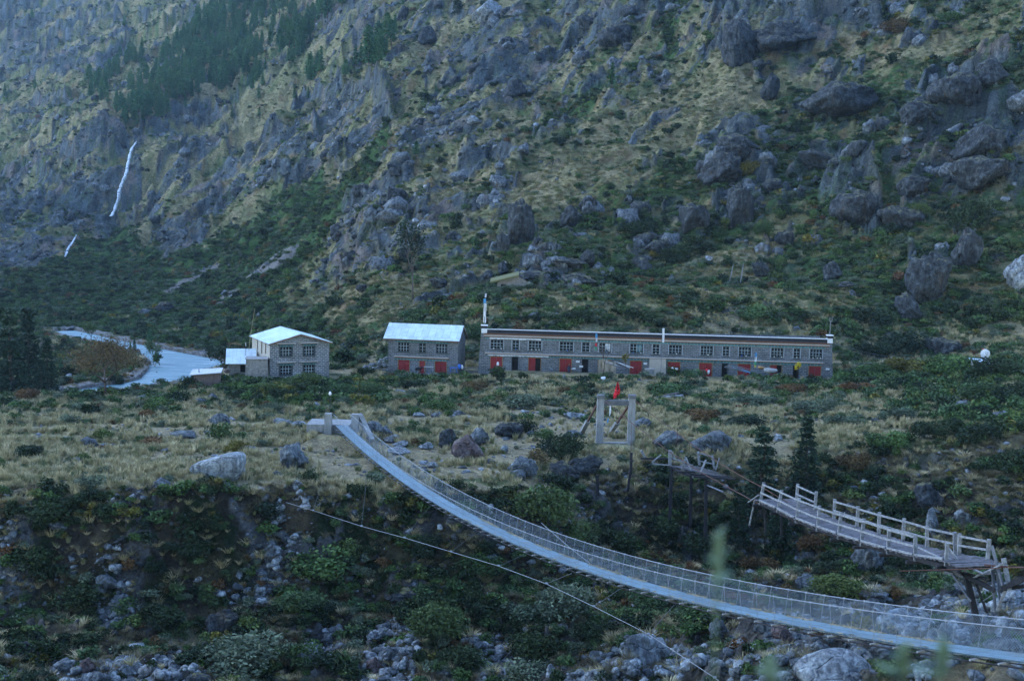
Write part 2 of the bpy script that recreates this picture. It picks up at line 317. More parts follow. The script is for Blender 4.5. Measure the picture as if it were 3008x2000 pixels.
def rockmat(name, dark, mid, pale, warm, moss=.56):
    m = mat(name, mid, .9, 0, .2); t = NT(m); ge0 = t.n("ShaderNodeNewGeometry")
    def pc(sc):
        mp = t.n("ShaderNodeMapping"); mp.inputs['Scale'].default_value = sc; t.l(ge0.outputs['Position'], mp.inputs[0]); return mp.outputs[0]
    v = pc((1, 1, 1)); n1 = t.noise(v, 1.1, 8, .7); n2 = t.noise(v, 5, 6, .7); n3 = t.noise(pc((1, 1, .35)), .6, 5, .6)
    c = t.ramp(n1, [(.28, dark), (.5, mid), (.68, pale)])
    c = t.mix(c, warm, t.ramp(n3, [(.58, (0, 0, 0)), (.72, (.7, .7, .7))]))
    c = t.mix(c, t.ramp(n2, [(.3, (.45, .45, .45)), (.6, (1.15, 1.15, 1.15))]), 1.0, 'MULTIPLY')
    stn = t.noise(pc((2.2, 2.2, .25)), 1.0, 4, .6); c = t.mix(c, t.ramp(stn, [(.42, (1, 1, 1)), (.62, (.42, .42, .44))]), 1.0, 'MULTIPLY')
    ge = t.n("ShaderNodeNewGeometry"); sg = t.n("ShaderNodeSeparateXYZ"); t.l(ge.outputs['Normal'], sg.inputs[0])
    mo = t.math('MULTIPLY', t.ramp(sg.outputs[2], [(.70, (0, 0, 0)), (.9, (1, 1, 1))]), t.ramp(n1, [(moss, (0, 0, 0)), (moss+.08, (1, 1, 1))])); c = t.mix(c, (.13, .125, .06), mo)
    t.base(c); vo = t.n("ShaderNodeTexVoronoi", _feature='DISTANCE_TO_EDGE', Scale=.9); t.l(v, vo.inputs['Vector'])
    h = t.math('ADD', t.math('MULTIPLY', t.ramp(vo.outputs[0], [(0, (0, 0, 0)), (.06, (1, 1, 1))]), .35), t.math('ADD', n1, t.math('MULTIPLY', n2, .45)))
    t.bump(h, .35, .9)
    return m
M = {}
M['rock'] = rockmat('grey rock', (.036, .044, .050), (.135, .16, .175), (.29, .33, .35), (.15, .12, .09))  # rock greys shifted towards cyan to carry the colour of the light
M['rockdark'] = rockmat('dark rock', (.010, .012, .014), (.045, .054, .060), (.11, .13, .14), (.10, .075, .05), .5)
M['rockpale'] = rockmat('pale rock', (.11, .13, .14), (.29, .33, .35), (.48, .53, .55), (.26, .23, .20), .66)
M['rockred'] = rockmat('reddish rock', (.05, .035, .035), (.13, .095, .09), (.24, .21, .21), (.2, .12, .09))
# terrain material
lm = mat('hillside', (.1, .1, .08), .95, 0, .1); t = NT(lm)
at_ = t.n("ShaderNodeAttribute", _attribute_name='albedo'); am = t.n("ShaderNodeAttribute", _attribute_name='rockmask')
v = t.co(); n1 = t.noise(v, .9, 8, .72); n2 = t.noise(v, 4.5, 5, .7); n3 = t.noise(t.co((1, 1, .3)), .25, 6, .65)
c = t.mix(at_.outputs[0], t.ramp(n1, [(.25, (.45, .45, .45)), (.5, (1, 1, 1)), (.72, (1.7, 1.65, 1.5))]), 1.0, 'MULTIPLY')
c = t.mix(c, t.ramp(n2, [(.3, (.55, .55, .55)), (.62, (1.3, 1.3, 1.3))]), 1.0, 'MULTIPLY')
t.base(c)
vo = t.n("ShaderNodeTexVoronoi", _feature='DISTANCE_TO_EDGE', Scale=.55); t.l(v, vo.inputs['Vector'])
crk = t.math('MULTIPLY', t.ramp(vo.outputs[0], [(0, (0, 0, 0)), (.1, (1, 1, 1))]), am.outputs['Fac'])
h = t.math('ADD', t.math('MULTIPLY', crk, .5), t.math('ADD', t.math('MULTIPLY', n1, 1.6), t.math('MULTIPLY', n2, .5)))
t.bump(h, .8, 1.0); M['land'] = lm
# ---------------- land mesh ----------------
def npmesh(name, verts, faces_quads, material, smooth=True):
    me = bpy.data.meshes.new(name); nv = len(verts); nf = len(faces_quads); k = faces_quads.shape[1]
    me.vertices.add(nv); me.vertices.foreach_set('co', verts.astype(np.float32).ravel())
    me.loops.add(nf*k); me.loops.foreach_set('vertex_index', faces_quads.astype(np.int32).ravel())
    me.polygons.add(nf); me.polygons.foreach_set('loop_start', np.arange(0, nf*k, k, dtype=np.int32)); 
    me.polygons.foreach_set('loop_total', np.full(nf, k, dtype=np.int32))
    me.polygons.foreach_set('use_smooth', np.full(nf, smooth))
    me.materials.append(material); me.update(); return me
idx = np.arange(NR*NC).reshape(NR, NC)
quads = np.stack([idx[:-1, :-1], idx[:-1, 1:], idx[1:, 1:], idx[1:, :-1]], -1).reshape(-1, 4)
V = np.stack([GX, GY, GZ], -1).reshape(-1, 3)
lme = npmesh('hillside', V, quads, M['land'])
def C3(*c): return np.array(c)
def lerp(a, b, m): return a+(b-a)*m[..., None]
s = -.85*GX-.5*GY; tt = -.5*GX+.85*GY
na = fbm(s/26, tt/10, 5, 101, .6); nb = fbm(GX/4, GY/4, 4, 102, .6); nc = fbm(GX/60, GY/45, 3, 103)
tan = C3(.250, .215, .120)*np.ones(GX.shape+(1,)); olive = C3(.125, .140, .062); grn = C3(.048, .092, .028); soil = C3(.036, .031, .024); dgrn = C3(.014, .024, .010)
alb = lerp(tan, olive, sstep(-.15, .22, na+nb*.7+.12)*.85*(1-.55*MM['tn']))
gm = np.clip(MM['bd']*.9+MM['gp']*(.35+.65*sstep(-.2, .15, na+nb))+sstep(.16, .3, na*.5+nb*.9+nc*.5)*.7*(1-MM['tn']), 0, 1)*MM['mtn']
alb = lerp(alb, grn, gm)
alb = lerp(alb, C3(.16, .09, .05), sstep(.25, .35, fbm(GX/8, GY/8, 3, 120))*.5*MM['mtn'])
rc = .55+.9*MM['vid']+.5*(fbm(s/5, tt/3, 4, 130)); rock_c = C3(.072, .090, .100)*np.clip(rc, .2, 2)[..., None]
rock_c = lerp(rock_c, C3(.19, .155, .135), sstep(.18, .32, fbm(GX/11, GZ/8, 4, 133))*.75)
alb = lerp(alb, rock_c, ROCKM*(1-.45*sstep(.0, .3, nb)))
crest = polymask(PX, PY, [[(1560, 858), (1900, 842), (2150, 838), (2480, 845), (2560, 880), (2300, 868), (1800, 872), (1600, 880)]]); alb = lerp(alb, C3(.27, .23, .12), crest*.85)
scree = polymask(PX, PY, SCREE, 1.2757); alb = lerp(alb, C3(.20, .185, .18), scree*.85)
# meadow and gorge
K = 1.2757
md = lerp(C3(.38, .33, .19)*np.ones(GX.shape+(1,)), C3(.11, .13, .06), sstep(-.2, .2, fbm(GX/6, GY/5, 4, 140)+.0))
bare = sstep(.1, .2, fbm(GX/7, GY/5, 3, 141)+.35*polymask(PX, PY, [[(830, 1290), (1000, 1290), (1400, 1320), (1500, 1180), (1700, 1200), (1880, 1300), (1880, 1330), (1600, 1330), (1500, 1400), (1000, 1420)]]))
bare = np.maximum(bare, (sstep(156, 160, GY)*(GX > -22)*(GX < 46)*sstep(-.25, .1, fbm(GX/5, GY/3, 3, 148))*.9)*(1-MM['mtn'])); md = lerp(md, C3(.34, .285, .18), bare*.8)
gg = lerp(soil*np.ones(GX.shape+(1,)), dgrn, sstep(-.12, .12, fbm(GX/5, GY/3, 4, 150)))  # gorge soil and greens lowered in colour to deepen the gorge's shade
gg = lerp(gg, C3(.09, .075, .045), sstep(.05, .25, fbm(GX/3, GY/3, 4, 151))*.6)
gg = lerp(gg, C3(.09, .095, .10)*(.6+.8*MM['gid'])[..., None], MM['gr'])
bed = sstep(1720, 1850, PY)*sstep(-.1, .1, fbm(GX/8, GY/6, 4, 155)+.3*sstep(900, 2600, PX)-.12); gg = lerp(gg, C3(.15, .135, .11), bed*.6)
lowc = lerp(md, gg, MM['gorge']); alb = lerp(lowc, alb, MM['mtn'])
rv = (1-sstep(.5, 4, RD+nb*9+na*4)); alb = lerp(alb, C3(.22, .22, .215), rv)
alb = lerp(alb, C3(.17, .11, .06), sstep(200, 215, GY)*(GZ < -7.6)*(1-rv)*sstep(300, 280, GY)*.7)
path = sstep(6, 0, np.abs(PY-(985+(PX-540)*.32))*1.0)*((PX > 540) & (PX < 640)); alb = lerp(alb, C3(.3, .25, .2), path*.8)
for nm, arr in (('albedo', np.concatenate([np.clip(alb, .004, .9), np.ones(GX.shape+(1,))], -1)),):
    ca = lme.color_attributes.new(nm, 'FLOAT_COLOR', 'POINT'); ca.data.foreach_set('color', arr.astype(np.float32).ravel())
fa = lme.attributes.new('rockmask', 'FLOAT', 'POINT'); fa.data.foreach_set('value', np.clip(ROCKM+MM['gr'], 0, 1).astype(np.float32).ravel())
def link(o, label=None, cat=None, group=None, kind=None, parent=None):
    COL.objects.link(o)
    if parent: o.parent = parent
    if label: o['label'] = label
    if cat: o['category'] = cat
    if group: o['group'] = group
    if kind: o['kind'] = kind
    return o
ho = bpy.data.objects.new('hills', lme); link(ho, 'rocky grass covered mountainside, gorge bank and meadow terrace', 'hillside', kind='structure')
oy, ox = np.meshgrid(np.arange(-420, -13.9, 3.), np.arange(-520, 521, 6.), indexing='ij')
oz = 23.3+(-14-oy)*.78+fbm(ox/70, oy/70, 4, 900)*30*sstep(-14, -90, oy)+np.abs(ox)*0
I_ = np.arange(oy.size).reshape(oy.shape); q_ = np.stack([I_[:-1, :-1], I_[:-1, 1:], I_[1:, 1:], I_[1:, :-1]], -1).reshape(-1, 4)
ome = npmesh('sky_block_slope', np.stack([ox, oy, oz], -1).reshape(-1, 3), q_, M['land']); ca = ome.color_attributes.new('albedo', 'FLOAT_COLOR', 'POINT'); ca.data.foreach_set('color', np.tile(np.array([.09, .10, .05, 1], np.float32), oy.size))
link(bpy.data.objects.new('sky_block_slope', ome), 'unseen steep mountainside added behind the viewpoint to block sky light', 'hillside', kind='structure')  # unseen slope added behind the camera to hold back sky light
# tag the sky dome? the world itself is the sky
print('terrain', NR, NC)
# ================= plants, rocks, trees =================
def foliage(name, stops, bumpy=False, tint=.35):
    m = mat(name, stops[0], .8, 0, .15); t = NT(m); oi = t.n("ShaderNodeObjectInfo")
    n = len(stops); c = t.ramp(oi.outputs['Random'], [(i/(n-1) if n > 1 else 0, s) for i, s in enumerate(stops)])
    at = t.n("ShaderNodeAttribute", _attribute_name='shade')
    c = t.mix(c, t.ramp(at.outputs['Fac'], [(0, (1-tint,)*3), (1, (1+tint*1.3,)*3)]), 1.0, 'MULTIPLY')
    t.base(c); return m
M['leaf_green'] = foliage('green leaves', [(.034, .068, .020), (.062, .11, .030), (.048, .088, .038), (.088, .12, .033)])
M['leaf_dark'] = foliage('dark leaves', [(.012, .025, .010), (.026, .044, .016), (.020, .036, .020)])
M['leaf_grey'] = foliage('grey green leaves', [(.08, .11, .07), (.115, .145, .09), (.07, .10, .06)])
M['leaf_rust'] = foliage('rust leaves', [(.12, .055, .022), (.10, .075, .03), (.14, .07, .03)])
M['leaf_yellow'] = foliage('yellow leaves', [(.10, .10, .02), (.14, .12, .025)])
M['grass_dry'] = foliage('dry grass', [(.46, .385, .215), (.37, .31, .165), (.24, .225, .11), (.52, .44, .27)])
M['grass_green'] = foliage('green grass', [(.09, .12, .05), (.13, .15, .065), (.18, .18, .085)])
M['needles'] = foliage('pine needles', [(.025, .075, .036), (.045, .11, .046), (.06, .125, .05), (.032, .09, .042)])
M['needles_dark'] = foliage('dark needles', [(.012, .026, .015), (.018, .038, .02)])
M['bark'] = grainy('bark', (.05, .038, .03), (.12, .10, .085), 6, .95, .02)
M['twig'] = grainy('twigs', (.045, .035, .03), (.09, .07, .055), 6, .95, 0)
M['flower'] = foliage('yellow flowers', [(.45, .36, .02), (.5, .4, .03)])
def tri_mesh(name, centers, size, material, tilt=1.0, aspect=1.8, shade=None, dirs=None, rng=RNG):
    n = len(centers)
    if dirs is None:
        dirs = rng.normal(size=(n, 3)); dirs[:, 2] *= tilt
    dirs = dirs/np.linalg.norm(dirs, axis=1, keepdims=True)
    r = rng.normal(size=(n, 3)); side = np.cross(dirs, r); side /= np.linalg.norm(side, axis=1, keepdims=True)+1e-9
    sz = (size*rng.uniform(.6, 1.4, n))[:, None] if np.isscalar(size) else size[:, None]
    a = centers-dirs*sz*aspect*.5; b = centers+side*sz*.5; c_ = centers+dirs*sz*aspect*.5; d = centers-side*sz*.5
    V = np.stack([a, b, c_, d], 1).reshape(-1, 3); F = np.arange(n*4).reshape(-1, 4)
    me = npmesh(name, V, F, material, False)
    sh = np.repeat(rng.uniform(0, 1, n) if shade is None else shade, 4)
    at = me.attributes.new('shade', 'FLOAT', 'POINT'); at.data.foreach_set('value', sh.astype(np.float32)); return me
def bush_centers(n, w, h, rng, lobes=7):
    L = rng.uniform(-1, 1, (lobes, 3))*np.array([w*.32, w*.32, h*.22])+np.array([0, 0, h*.42]); R = rng.uniform(.22, .36, lobes)*w
    k = rng.integers(0, lobes, n); d = rng.normal(size=(n, 3)); d /= np.linalg.norm(d, axis=1, keepdims=True)
    p = L[k]+d*(R[k]*rng.uniform(.35, 1.08, n)**.6)[:, None]*np.array([1, 1, h/w*1.05]); p[:, 2] = np.abs(p[:, 2])*1.0
    sh = np.clip((k % 5)/5+rng.uniform(-.25, .3, n), 0, 1)
    return p, sh
def bush_mesh(name, n, w, h, leaf, material, seed, tilt=1):
    r = np.random.default_rng(seed); p, sh = bush_centers(n, w, h, r); return tri_mesh(name, p, leaf, material, tilt, 1.7, sh, rng=r)
def blades_mesh(name, n, w, h, material, seed, width=.012, lean=.45, plume=False):
    r = np.random.default_rng(seed); VV = []; FF = []; SH = []
    for i in range(n):
        a = r.uniform(0, 6.28); rr = w*.5*r.uniform(0, 1)**.7; x, y = math.cos(a)*rr*.5, math.sin(a)*rr*.5
        L = h*r.uniform(.5, 1.1); le = lean*r.uniform(.3, 1.2); dx, dy = math.cos(a)*le*L, math.sin(a)*le*L
        wx, wy = -math.sin(a+r.uniform(-1, 1))*width*r.uniform(.7, 1.6), math.cos(a+r.uniform(-1, 1))*width
        b = len(VV); VV += [(x-wx, y-wy, -.05), (x+wx, y+wy, -.05), (x+dx*.45+wx, y+dy*.45+wy, L*.62), (x+dx*.45-wx, y+dy*.45-wy, L*.62), (x+dx, y+dy, L*.95), (x+dx+.001, y+dy, L*.95)]
        FF += [(b, b+1, b+2, b+3), (b+3, b+2, b+5, b+4)]; SH += [r.uniform(0, 1)]*6
    me = npmesh(name, np.array(VV), np.array(FF), material, False)
    at = me.attributes.new('shade', 'FLOAT', 'POINT'); at.data.foreach_set('value', np.array(SH, np.float32)); return me
# ---- angular rocks
def rock_mesh(name, seed, material, sub=3, flat=.75, planes=13, rough=.10, sharp=14):
    r = np.random.default_rng(seed); bm = bmesh.new(); bmesh.ops.create_icosphere(bm, subdivisions=sub, radius=1)
    N = r.normal(size=(planes, 3)); N /= np.linalg.norm(N, axis=1, keepdims=True); H = r.uniform(.62, 1.0, planes)
    P = np.array([v.co[:] for v in bm.verts]); P /= np.linalg.norm(P, axis=1, keepdims=True)
    d = P@N.T; rr = H/np.maximum(d, .05); rad = -np.log(np.sum(np.exp(-sharp*rr), axis=1))/sharp; rad = np.clip(rad, .3, 1.25)
    q = P*2.2+seed*3.7
    nz = vnoise(q[:, 0]+q[:, 2]*.7, q[:, 1]-q[:, 2]*.6, seed)+.5*vnoise(q[:, 0]*2.7+q[:, 2]*2, q[:, 1]*2.7, seed+3)+.3*vnoise(q[:, 0]*6+q[:, 2]*4, q[:, 1]*6+q[:, 2]*3, seed+5)
    w1_r, w2_r, wi_ = worley(q[:, 0]*1.1+q[:, 2]*.5, q[:, 1]*1.1-q[:, 2]*.7, seed+9)
    nz = nz+(wi_-.5)*1.3*sstep(0, .18, w2_r-w1_r)-.9*(1-sstep(0, .14, w2_r-w1_r))*(rough > .12)
    P = P*(rad*(1+rough*nz))[:, None]*np.array([1, .85, flat])
    P /= np.abs(P).max(axis=0)[None, :]   # unit half extents
    for v, p in zip(bm.verts, P): v.co = p
    for f in bm.faces: f.smooth = True
    me = bpy.data.meshes.new(name); bm.to_mesh(me); bm.free(); me.materials.append(material); return me
# ---- geometry-node scatter for uncountable stuff
def scatter(name, label, cat, pts, scl, rotz, protos, tiltn=None):
    me = bpy.data.meshes.new(name); n = len(pts); me.vertices.add(n); me.vertices.foreach_set('co', np.asarray(pts, np.float32).ravel())
    def attr(nm, ty, arr, key='value'):
        a = me.attributes.new(nm, ty, 'POINT'); a.data.foreach_set(key, arr)
    attr('scl', 'FLOAT_VECTOR', np.asarray(scl, np.float32).ravel(), 'vector')
    rot = np.zeros((n, 3), np.float32); rot[:, 2] = rotz
    if tiltn is not None: rot[:, :2] = tiltn
    attr('rot', 'FLOAT_VECTOR', rot.ravel(), 'vector'); attr('pick', 'INT', RNG.integers(0, len(protos), n).astype(np.int32))
    me.update()
    c = bpy.data.collections.new(name+' kinds')
    for i, p in enumerate(protos): c.objects.link(bpy.data.objects.new('%s kind %02d' % (name, i), p))
    ng = bpy.data.node_groups.new(name, 'GeometryNodeTree'); ng.interface.new_socket('Geometry', in_out='INPUT', socket_type='NodeSocketGeometry'); ng.interface.new_socket('Geometry', in_out='OUTPUT', socket_type='NodeSocketGeometry')
    N = ng.nodes; gi = N.new('NodeGroupInput'); go = N.new('NodeGroupOutput'); iop = N.new('GeometryNodeInstanceOnPoints'); ci = N.new('GeometryNodeCollectionInfo')
    ci.inputs['Collection'].default_value = c; ci.inputs['Separate Children'].default_value = True; ci.inputs['Reset Children'].default_value = True
    iop.inputs['Pick Instance'].default_value = True
    def na(nm, ty):
        a = N.new('GeometryNodeInputNamedAttribute'); a.data_type = ty; a.inputs['Name'].default_value = nm; return [o for o in a.outputs if o.enabled][0]
    L = ng.links.new; L(gi.outputs[0], iop.inputs['Points']); L(ci.outputs[0], iop.inputs['Instance']); L(na('pick', 'INT'), iop.inputs['Instance Index'])
    L(na('scl', 'FLOAT_VECTOR'), iop.inputs['Scale'])
    e2r = N.new('FunctionNodeEulerToRotation'); L(na('rot', 'FLOAT_VECTOR'), e2r.inputs[0]); L(e2r.outputs[0], iop.inputs['Rotation'])
    L(iop.outputs[0], go.inputs[0])
    o = bpy.data.objects.new(name, me); md = o.modifiers.new('scatter', 'NODES'); md.node_group = ng
    return link(o, label, cat, kind='stuff')
def choose(weight, n, rng=RNG):
    """n points on the land, weight per land vertex"""
    w = (weight*CELL).ravel(); cs = np.cumsum(w); k = np.searchsorted(cs, rng.uniform(0, cs[-1], n)); k = np.clip(k, 0, NR*NC-1)
    r0 = np.minimum(k//NC, NR-2); c0 = np.minimum(k % NC, NC-2)
    fr = rng.uniform(0, 1, n); fc = rng.uniform(0, 1, n)
    def bl(A): return (A[r0, c0]*(1-fr)+A[r0+1, c0]*fr)*(1-fc)+(A[r0, c0+1]*(1-fr)+A[r0+1, c0+1]*fr)*fc
    return np.stack([bl(GX), bl(GY), bl(GZ)], 1)
inframe = ((PX > -150) & (PX < 3160) & (PY > -120) & (PY < 2100)).astype(float)
vis = np.where(VIS, 1.0, .12)*inframe
def keepout(p, rects=((-5, 44.5, 160, 173), (-18, -4, 164, 176), (-34, -22, 158, 173), (-41, -30, 163, 172), (-18.5, -15, 116, 123), (8, 12.2, 116.5, 119.5))):
    k = np.ones(len(p), bool)
    for x0, x1, y0, y1 in rects: k &= ~((p[:, 0] > x0) & (p[:, 0] < x1) & (p[:, 1] > y0) & (p[:, 1] < y1))
    return k
P_green = [bush_mesh('shrub green %d' % i, 420, 1.5, 1.0, .13, M['leaf_green'], 200+i) for i in range(3)]
P_dark = [bush_mesh('shrub dark %d' % i, 420, 1.5, 1.1, .13, M['leaf_dark'], 220+i) for i in range(3)]
P_grey = [bush_mesh('shrub grey %d' % i, 420, 1.4, 1.0, .10, M['leaf_grey'], 240+i) for i in range(2)]
P_rust = [bush_mesh('shrub rust %d' % i, 360, 1.3, .9, .11, M['leaf_rust'], 260+i) for i in range(1)]
P_yel = [bush_mesh('shrub yellow %d' % i, 380, 1.3, .9, .11, M['leaf_yellow'], 270+i) for i in range(1)]
P_tuft = [blades_mesh('tuft %d' % i, 60, .9, .75, M['grass_dry'], 300+i, .014) for i in range(3)]
P_tuftg = [blades_mesh('tuft green %d' % i, 60, .9, .7, M['grass_green'], 310+i, .014) for i in range(2)]
M['grass_gorge'] = foliage('dull gorge grass', [(.14, .115, .065), (.10, .09, .05), (.18, .15, .09)])
P_weepd = [blades_mesh('hanging dull tuft %d' % i, 120, 1.3, .9, M['grass_gorge'], 340+i, .013, 1.0) for i in range(2)]
P_weep = [blades_mesh('hanging tuft %d' % i, 90, 1.3, .9, M['grass_dry'], 320+i, .018, 1.1) for i in range(2)]
M['grass_hill'] = foliage('hill grass', [(.24, .21, .115), (.17, .16, .08), (.20, .18, .10)])
P_mat = [blades_mesh('hill grass %d' % i, 70, 2.2, .4, M['grass_hill'], 330+i, .03, .7) for i in range(3)]+[blades_mesh('hill grass green %d' % i, 70, 2.2, .4, M['grass_green'], 335+i, .03, .7) for i in range(2)]
P_rock = [rock_mesh('stone %d' % i, 400+i, M['rock'] if i % 3 else M['rockpale'], 2) for i in range(6)]
P_rockd = [rock_mesh('crag %d' % i, 420+i, M['rockdark'] if i % 2 else M['rock'], 2, planes=10) for i in range(6)]
P_crag = [rock_mesh('outcrop %d' % i, 450+i, M['rockdark'] if i % 2 else M['rock'], 3, planes=9, rough=.16, sharp=30) for i in range(7)]
def sc3(a, b, n, sq=1.0, k=2.0):
    s_ = a+(b-a)*RNG.uniform(0, 1, n)**k
    return np.stack([s_*RNG.uniform(.85, 1.2, n), s_*RNG.uniform(.85, 1.2, n), s_*sq*RNG.uniform(.8, 1.15, n)], 1)
def put(name, label, cat, w, n, smin, smax, protos, sq=1, dz=0, k=2., tilt=None):
    p = choose(w, n); p = p[keepout(p)]; p[:, 2] += dz; m = len(p)
    return scatter(name, label, cat, p, sc3(smin, smax, m, sq, k), RNG.uniform(0, 6.28, m), protos, None if tilt is None else RNG.uniform(-tilt, tilt, (m, 2)))
mt, go_, fl = MM['mtn'], MM['gorge'], MM['flat']*sstep(85, 100, GY)
dry_land = (RD > 3)
noi = fbm(GX/9, GY/7, 4, 501); noj = fbm(GX/4, GY/3, 3, 502); nok = fbm(GX/16, GY/12, 3, 503)
gp = (1-.85*crest)*(1-.9*MM['tn'])*np.maximum(np.maximum(MM['gp']*.75, MM['bd']*1.5), sstep(.12, .25, na*.5+nb*.9+nc*.5)*.6)
near = sstep(420, 230, GY)
hillw = vis*mt*dry_land*(1-ROCKM*.8)*(1-scree*.9)
put('hillside_scrub', 'low green scrub covering the mountain slope behind the buildings', 'scrub', hillw*(gp*.8+.05)*(.12+sstep(-.12, .25, noj+noi*.5))*np.clip(150/GY, .3, 1)**1.0, 52000, .35, 1.6, P_green+P_green+P_green+P_dark[:2]+P_grey+P_grey, .8)
put('hillside_dark_scrub', 'dark bushes dotted among the rocks of the mountain slope', 'scrub', hillw*(.15+.5*gp)*(1-.8*MM['tn'])*sstep(.05, .3, noi+noj*.6)*np.clip(150/GY, .2, 1), 5000, .6, 2.4, P_dark+P_rust+P_green+P_yel, .9)
put('hillside_grass', 'dry tan grass growing over the mountain slope', 'grass', hillw*(1.1-gp*.55)*np.clip(160/GY, .25, 1), 70000, .5, 1.5, P_mat, 1)
put('hillside_stones', 'loose grey stones strewn over the mountain slope', 'stones', vis*mt*dry_land*(.06+ROCKM+scree*1.5)*(1-.7*np.maximum(MM['tn'], MM['bd'])*(1-scree))*np.clip(150/GY, .2, 1)*sstep(-.1, .35, noj+noi*.6), 9000, .12, 1.1, P_rockd+P_rock[:3], .8, k=4, tilt=.5)
put('hillside_crags', 'jagged rock outcrops breaking through the mountain slope', 'rock outcrops', vis*mt*dry_land*(ROCKM*1.0+.008)*(1-.85*np.maximum(MM['tn'], MM['bd']))*np.clip(150/GY, .15, 1)*sstep(-.15, .3, nok+noj*.5), 1500, .6, 3.2, P_crag, .9, k=3, tilt=.5, dz=-.1)
mw = vis*MM['flat']*(GY > 85)*dry_land*sstep(250, 175, GY)
rear = sstep(125, 150, GY)
tanm = sstep(.12, -.12, fbm(GX/6, GY/5, 4, 140))
put('meadow_grass', 'pale dry grass covering the meadow terrace', 'grass', mw*(.35+tanm)*(1-bare*.93), 42000, .35, 1.15, P_tuft+P_tuft+P_tuftg[:1], 1)
put('meadow_herbs', 'grey green weeds and low bushes on the meadow terrace', 'weeds', mw*(1.1-tanm)*(1-bare*.95)*(.12+rear+.35*sstep(1900, 2500, PX))*sstep(-.25, .25, noj), 6500, .3, .95, P_grey+P_green+P_green[:1]+P_grey+P_rust, .95)
put('terrace_bushes', 'green bushes crowding the back of the meadow before the houses', 'bushes', mw*rear*(.15+sstep(-.1, .2, noi)), 2300, .45, 1.5, P_green+P_grey+P_dark[:1]+P_green+P_rust, .9)
TH_ = polymask(PX, PY, [[(2440, 1110), (2620, 1090), (3060, 1050), (3060, 1340), (2800, 1270), (2560, 1190)], [(690, 1130), (1130, 1120), (1140, 1200), (800, 1190), (560, 1170)]])
put('thicket', 'lush yellow green thicket on the right and left ends of the terrace', 'thicket', mw*TH_*sstep(-.3, .1, noj), 1100, .7, 1.9, P_green+P_green+P_yel+P_dark[:1], .9)
put('meadow_stones', 'small pale stones scattered on the meadow terrace', 'stones', mw*(.3+bare*2)*sstep(-.1, .3, noj), 2200, .06, .45, P_rock, .65, k=4)
BED = [[(1080, 1880), (1180, 1780), (1230, 1850), (1220, 2040), (1050, 2040)], [(1360, 1850), (1480, 1880), (1620, 1960), (1640, 2040), (1400, 2040)], [(1600, 1950), (2100, 1860), (2300, 1800), (3050, 1700), (3050, 2040), (1600, 2040)], [(150, 1950), (600, 1930), (640, 2040), (150, 2040)], [(800, 1480), (900, 1460), (920, 1620), (760, 1700)], [(620, 1740), (780, 1720), (800, 1780), (640, 1780)], [(270, 1650), (350, 1600), (380, 1850), (280, 1850)], [(900, 1850), (1000, 1850), (1010, 1960), (880, 1960)]]
bp = polymask(PX, PY, BED)
put('river_scrub', 'low scrub and grass on the river banks at left', 'scrub', vis*(RD > 1.2)*(PX < 760)*(GY > 180)*(GY < 330)*sstep(-.3, .15, noj), 1500, .4, 1.7, P_green+P_grey+P_dark[:1]+P_rust+P_weep[:1], .9)
gw = vis*np.maximum(go_, .7*sstep(90, 70, GY)*(GY > 50))
leftg = sstep(1720, 1500, PY)+sstep(1300, 900, PX)*.6
put('gorge_scrub', 'dark green scrub on the steep gorge bank', 'scrub', gw*(sstep(-.05, .25, noi)+.08)*(1-bp*.92), 2300, .35, 1.25, P_dark+P_dark+P_green+P_yel[:1], .9)
put('gorge_pale_scrub', 'grey leaved scrub on the lower gorge bank', 'scrub', gw*sstep(-.05, .25, -noi)*sstep(1500, 1700, PY)*(1-bp*.85), 1300, .35, 1.1, P_grey+P_rust+P_green, .9)
put('gorge_grass', 'long dry grass hanging down the gorge bank', 'grass', gw*(.4+sstep(-.1, .2, noj))*(1-bp*.8), 10500, .3, .85, P_weepd+P_weepd+P_weep+P_tuftg, .9)
put('riverbed_stones', 'grey and white stones of the dry river bed', 'stones', gw*(.02+bp*sstep(-.12, .2, noj+noi*.6+.35*sstep(1500, 1200, PX)+.06)), 9000, .07, .5, P_rock, .75, k=3.2, tilt=.4)
put('gorge_stones', 'stones sticking out of the steep gorge bank', 'stones', gw*(.25+MM['gr'])*sstep(-.15, .25, noj), 7500, .07, .42, P_rock[:4]+P_rockd, .8, k=3, tilt=.6)
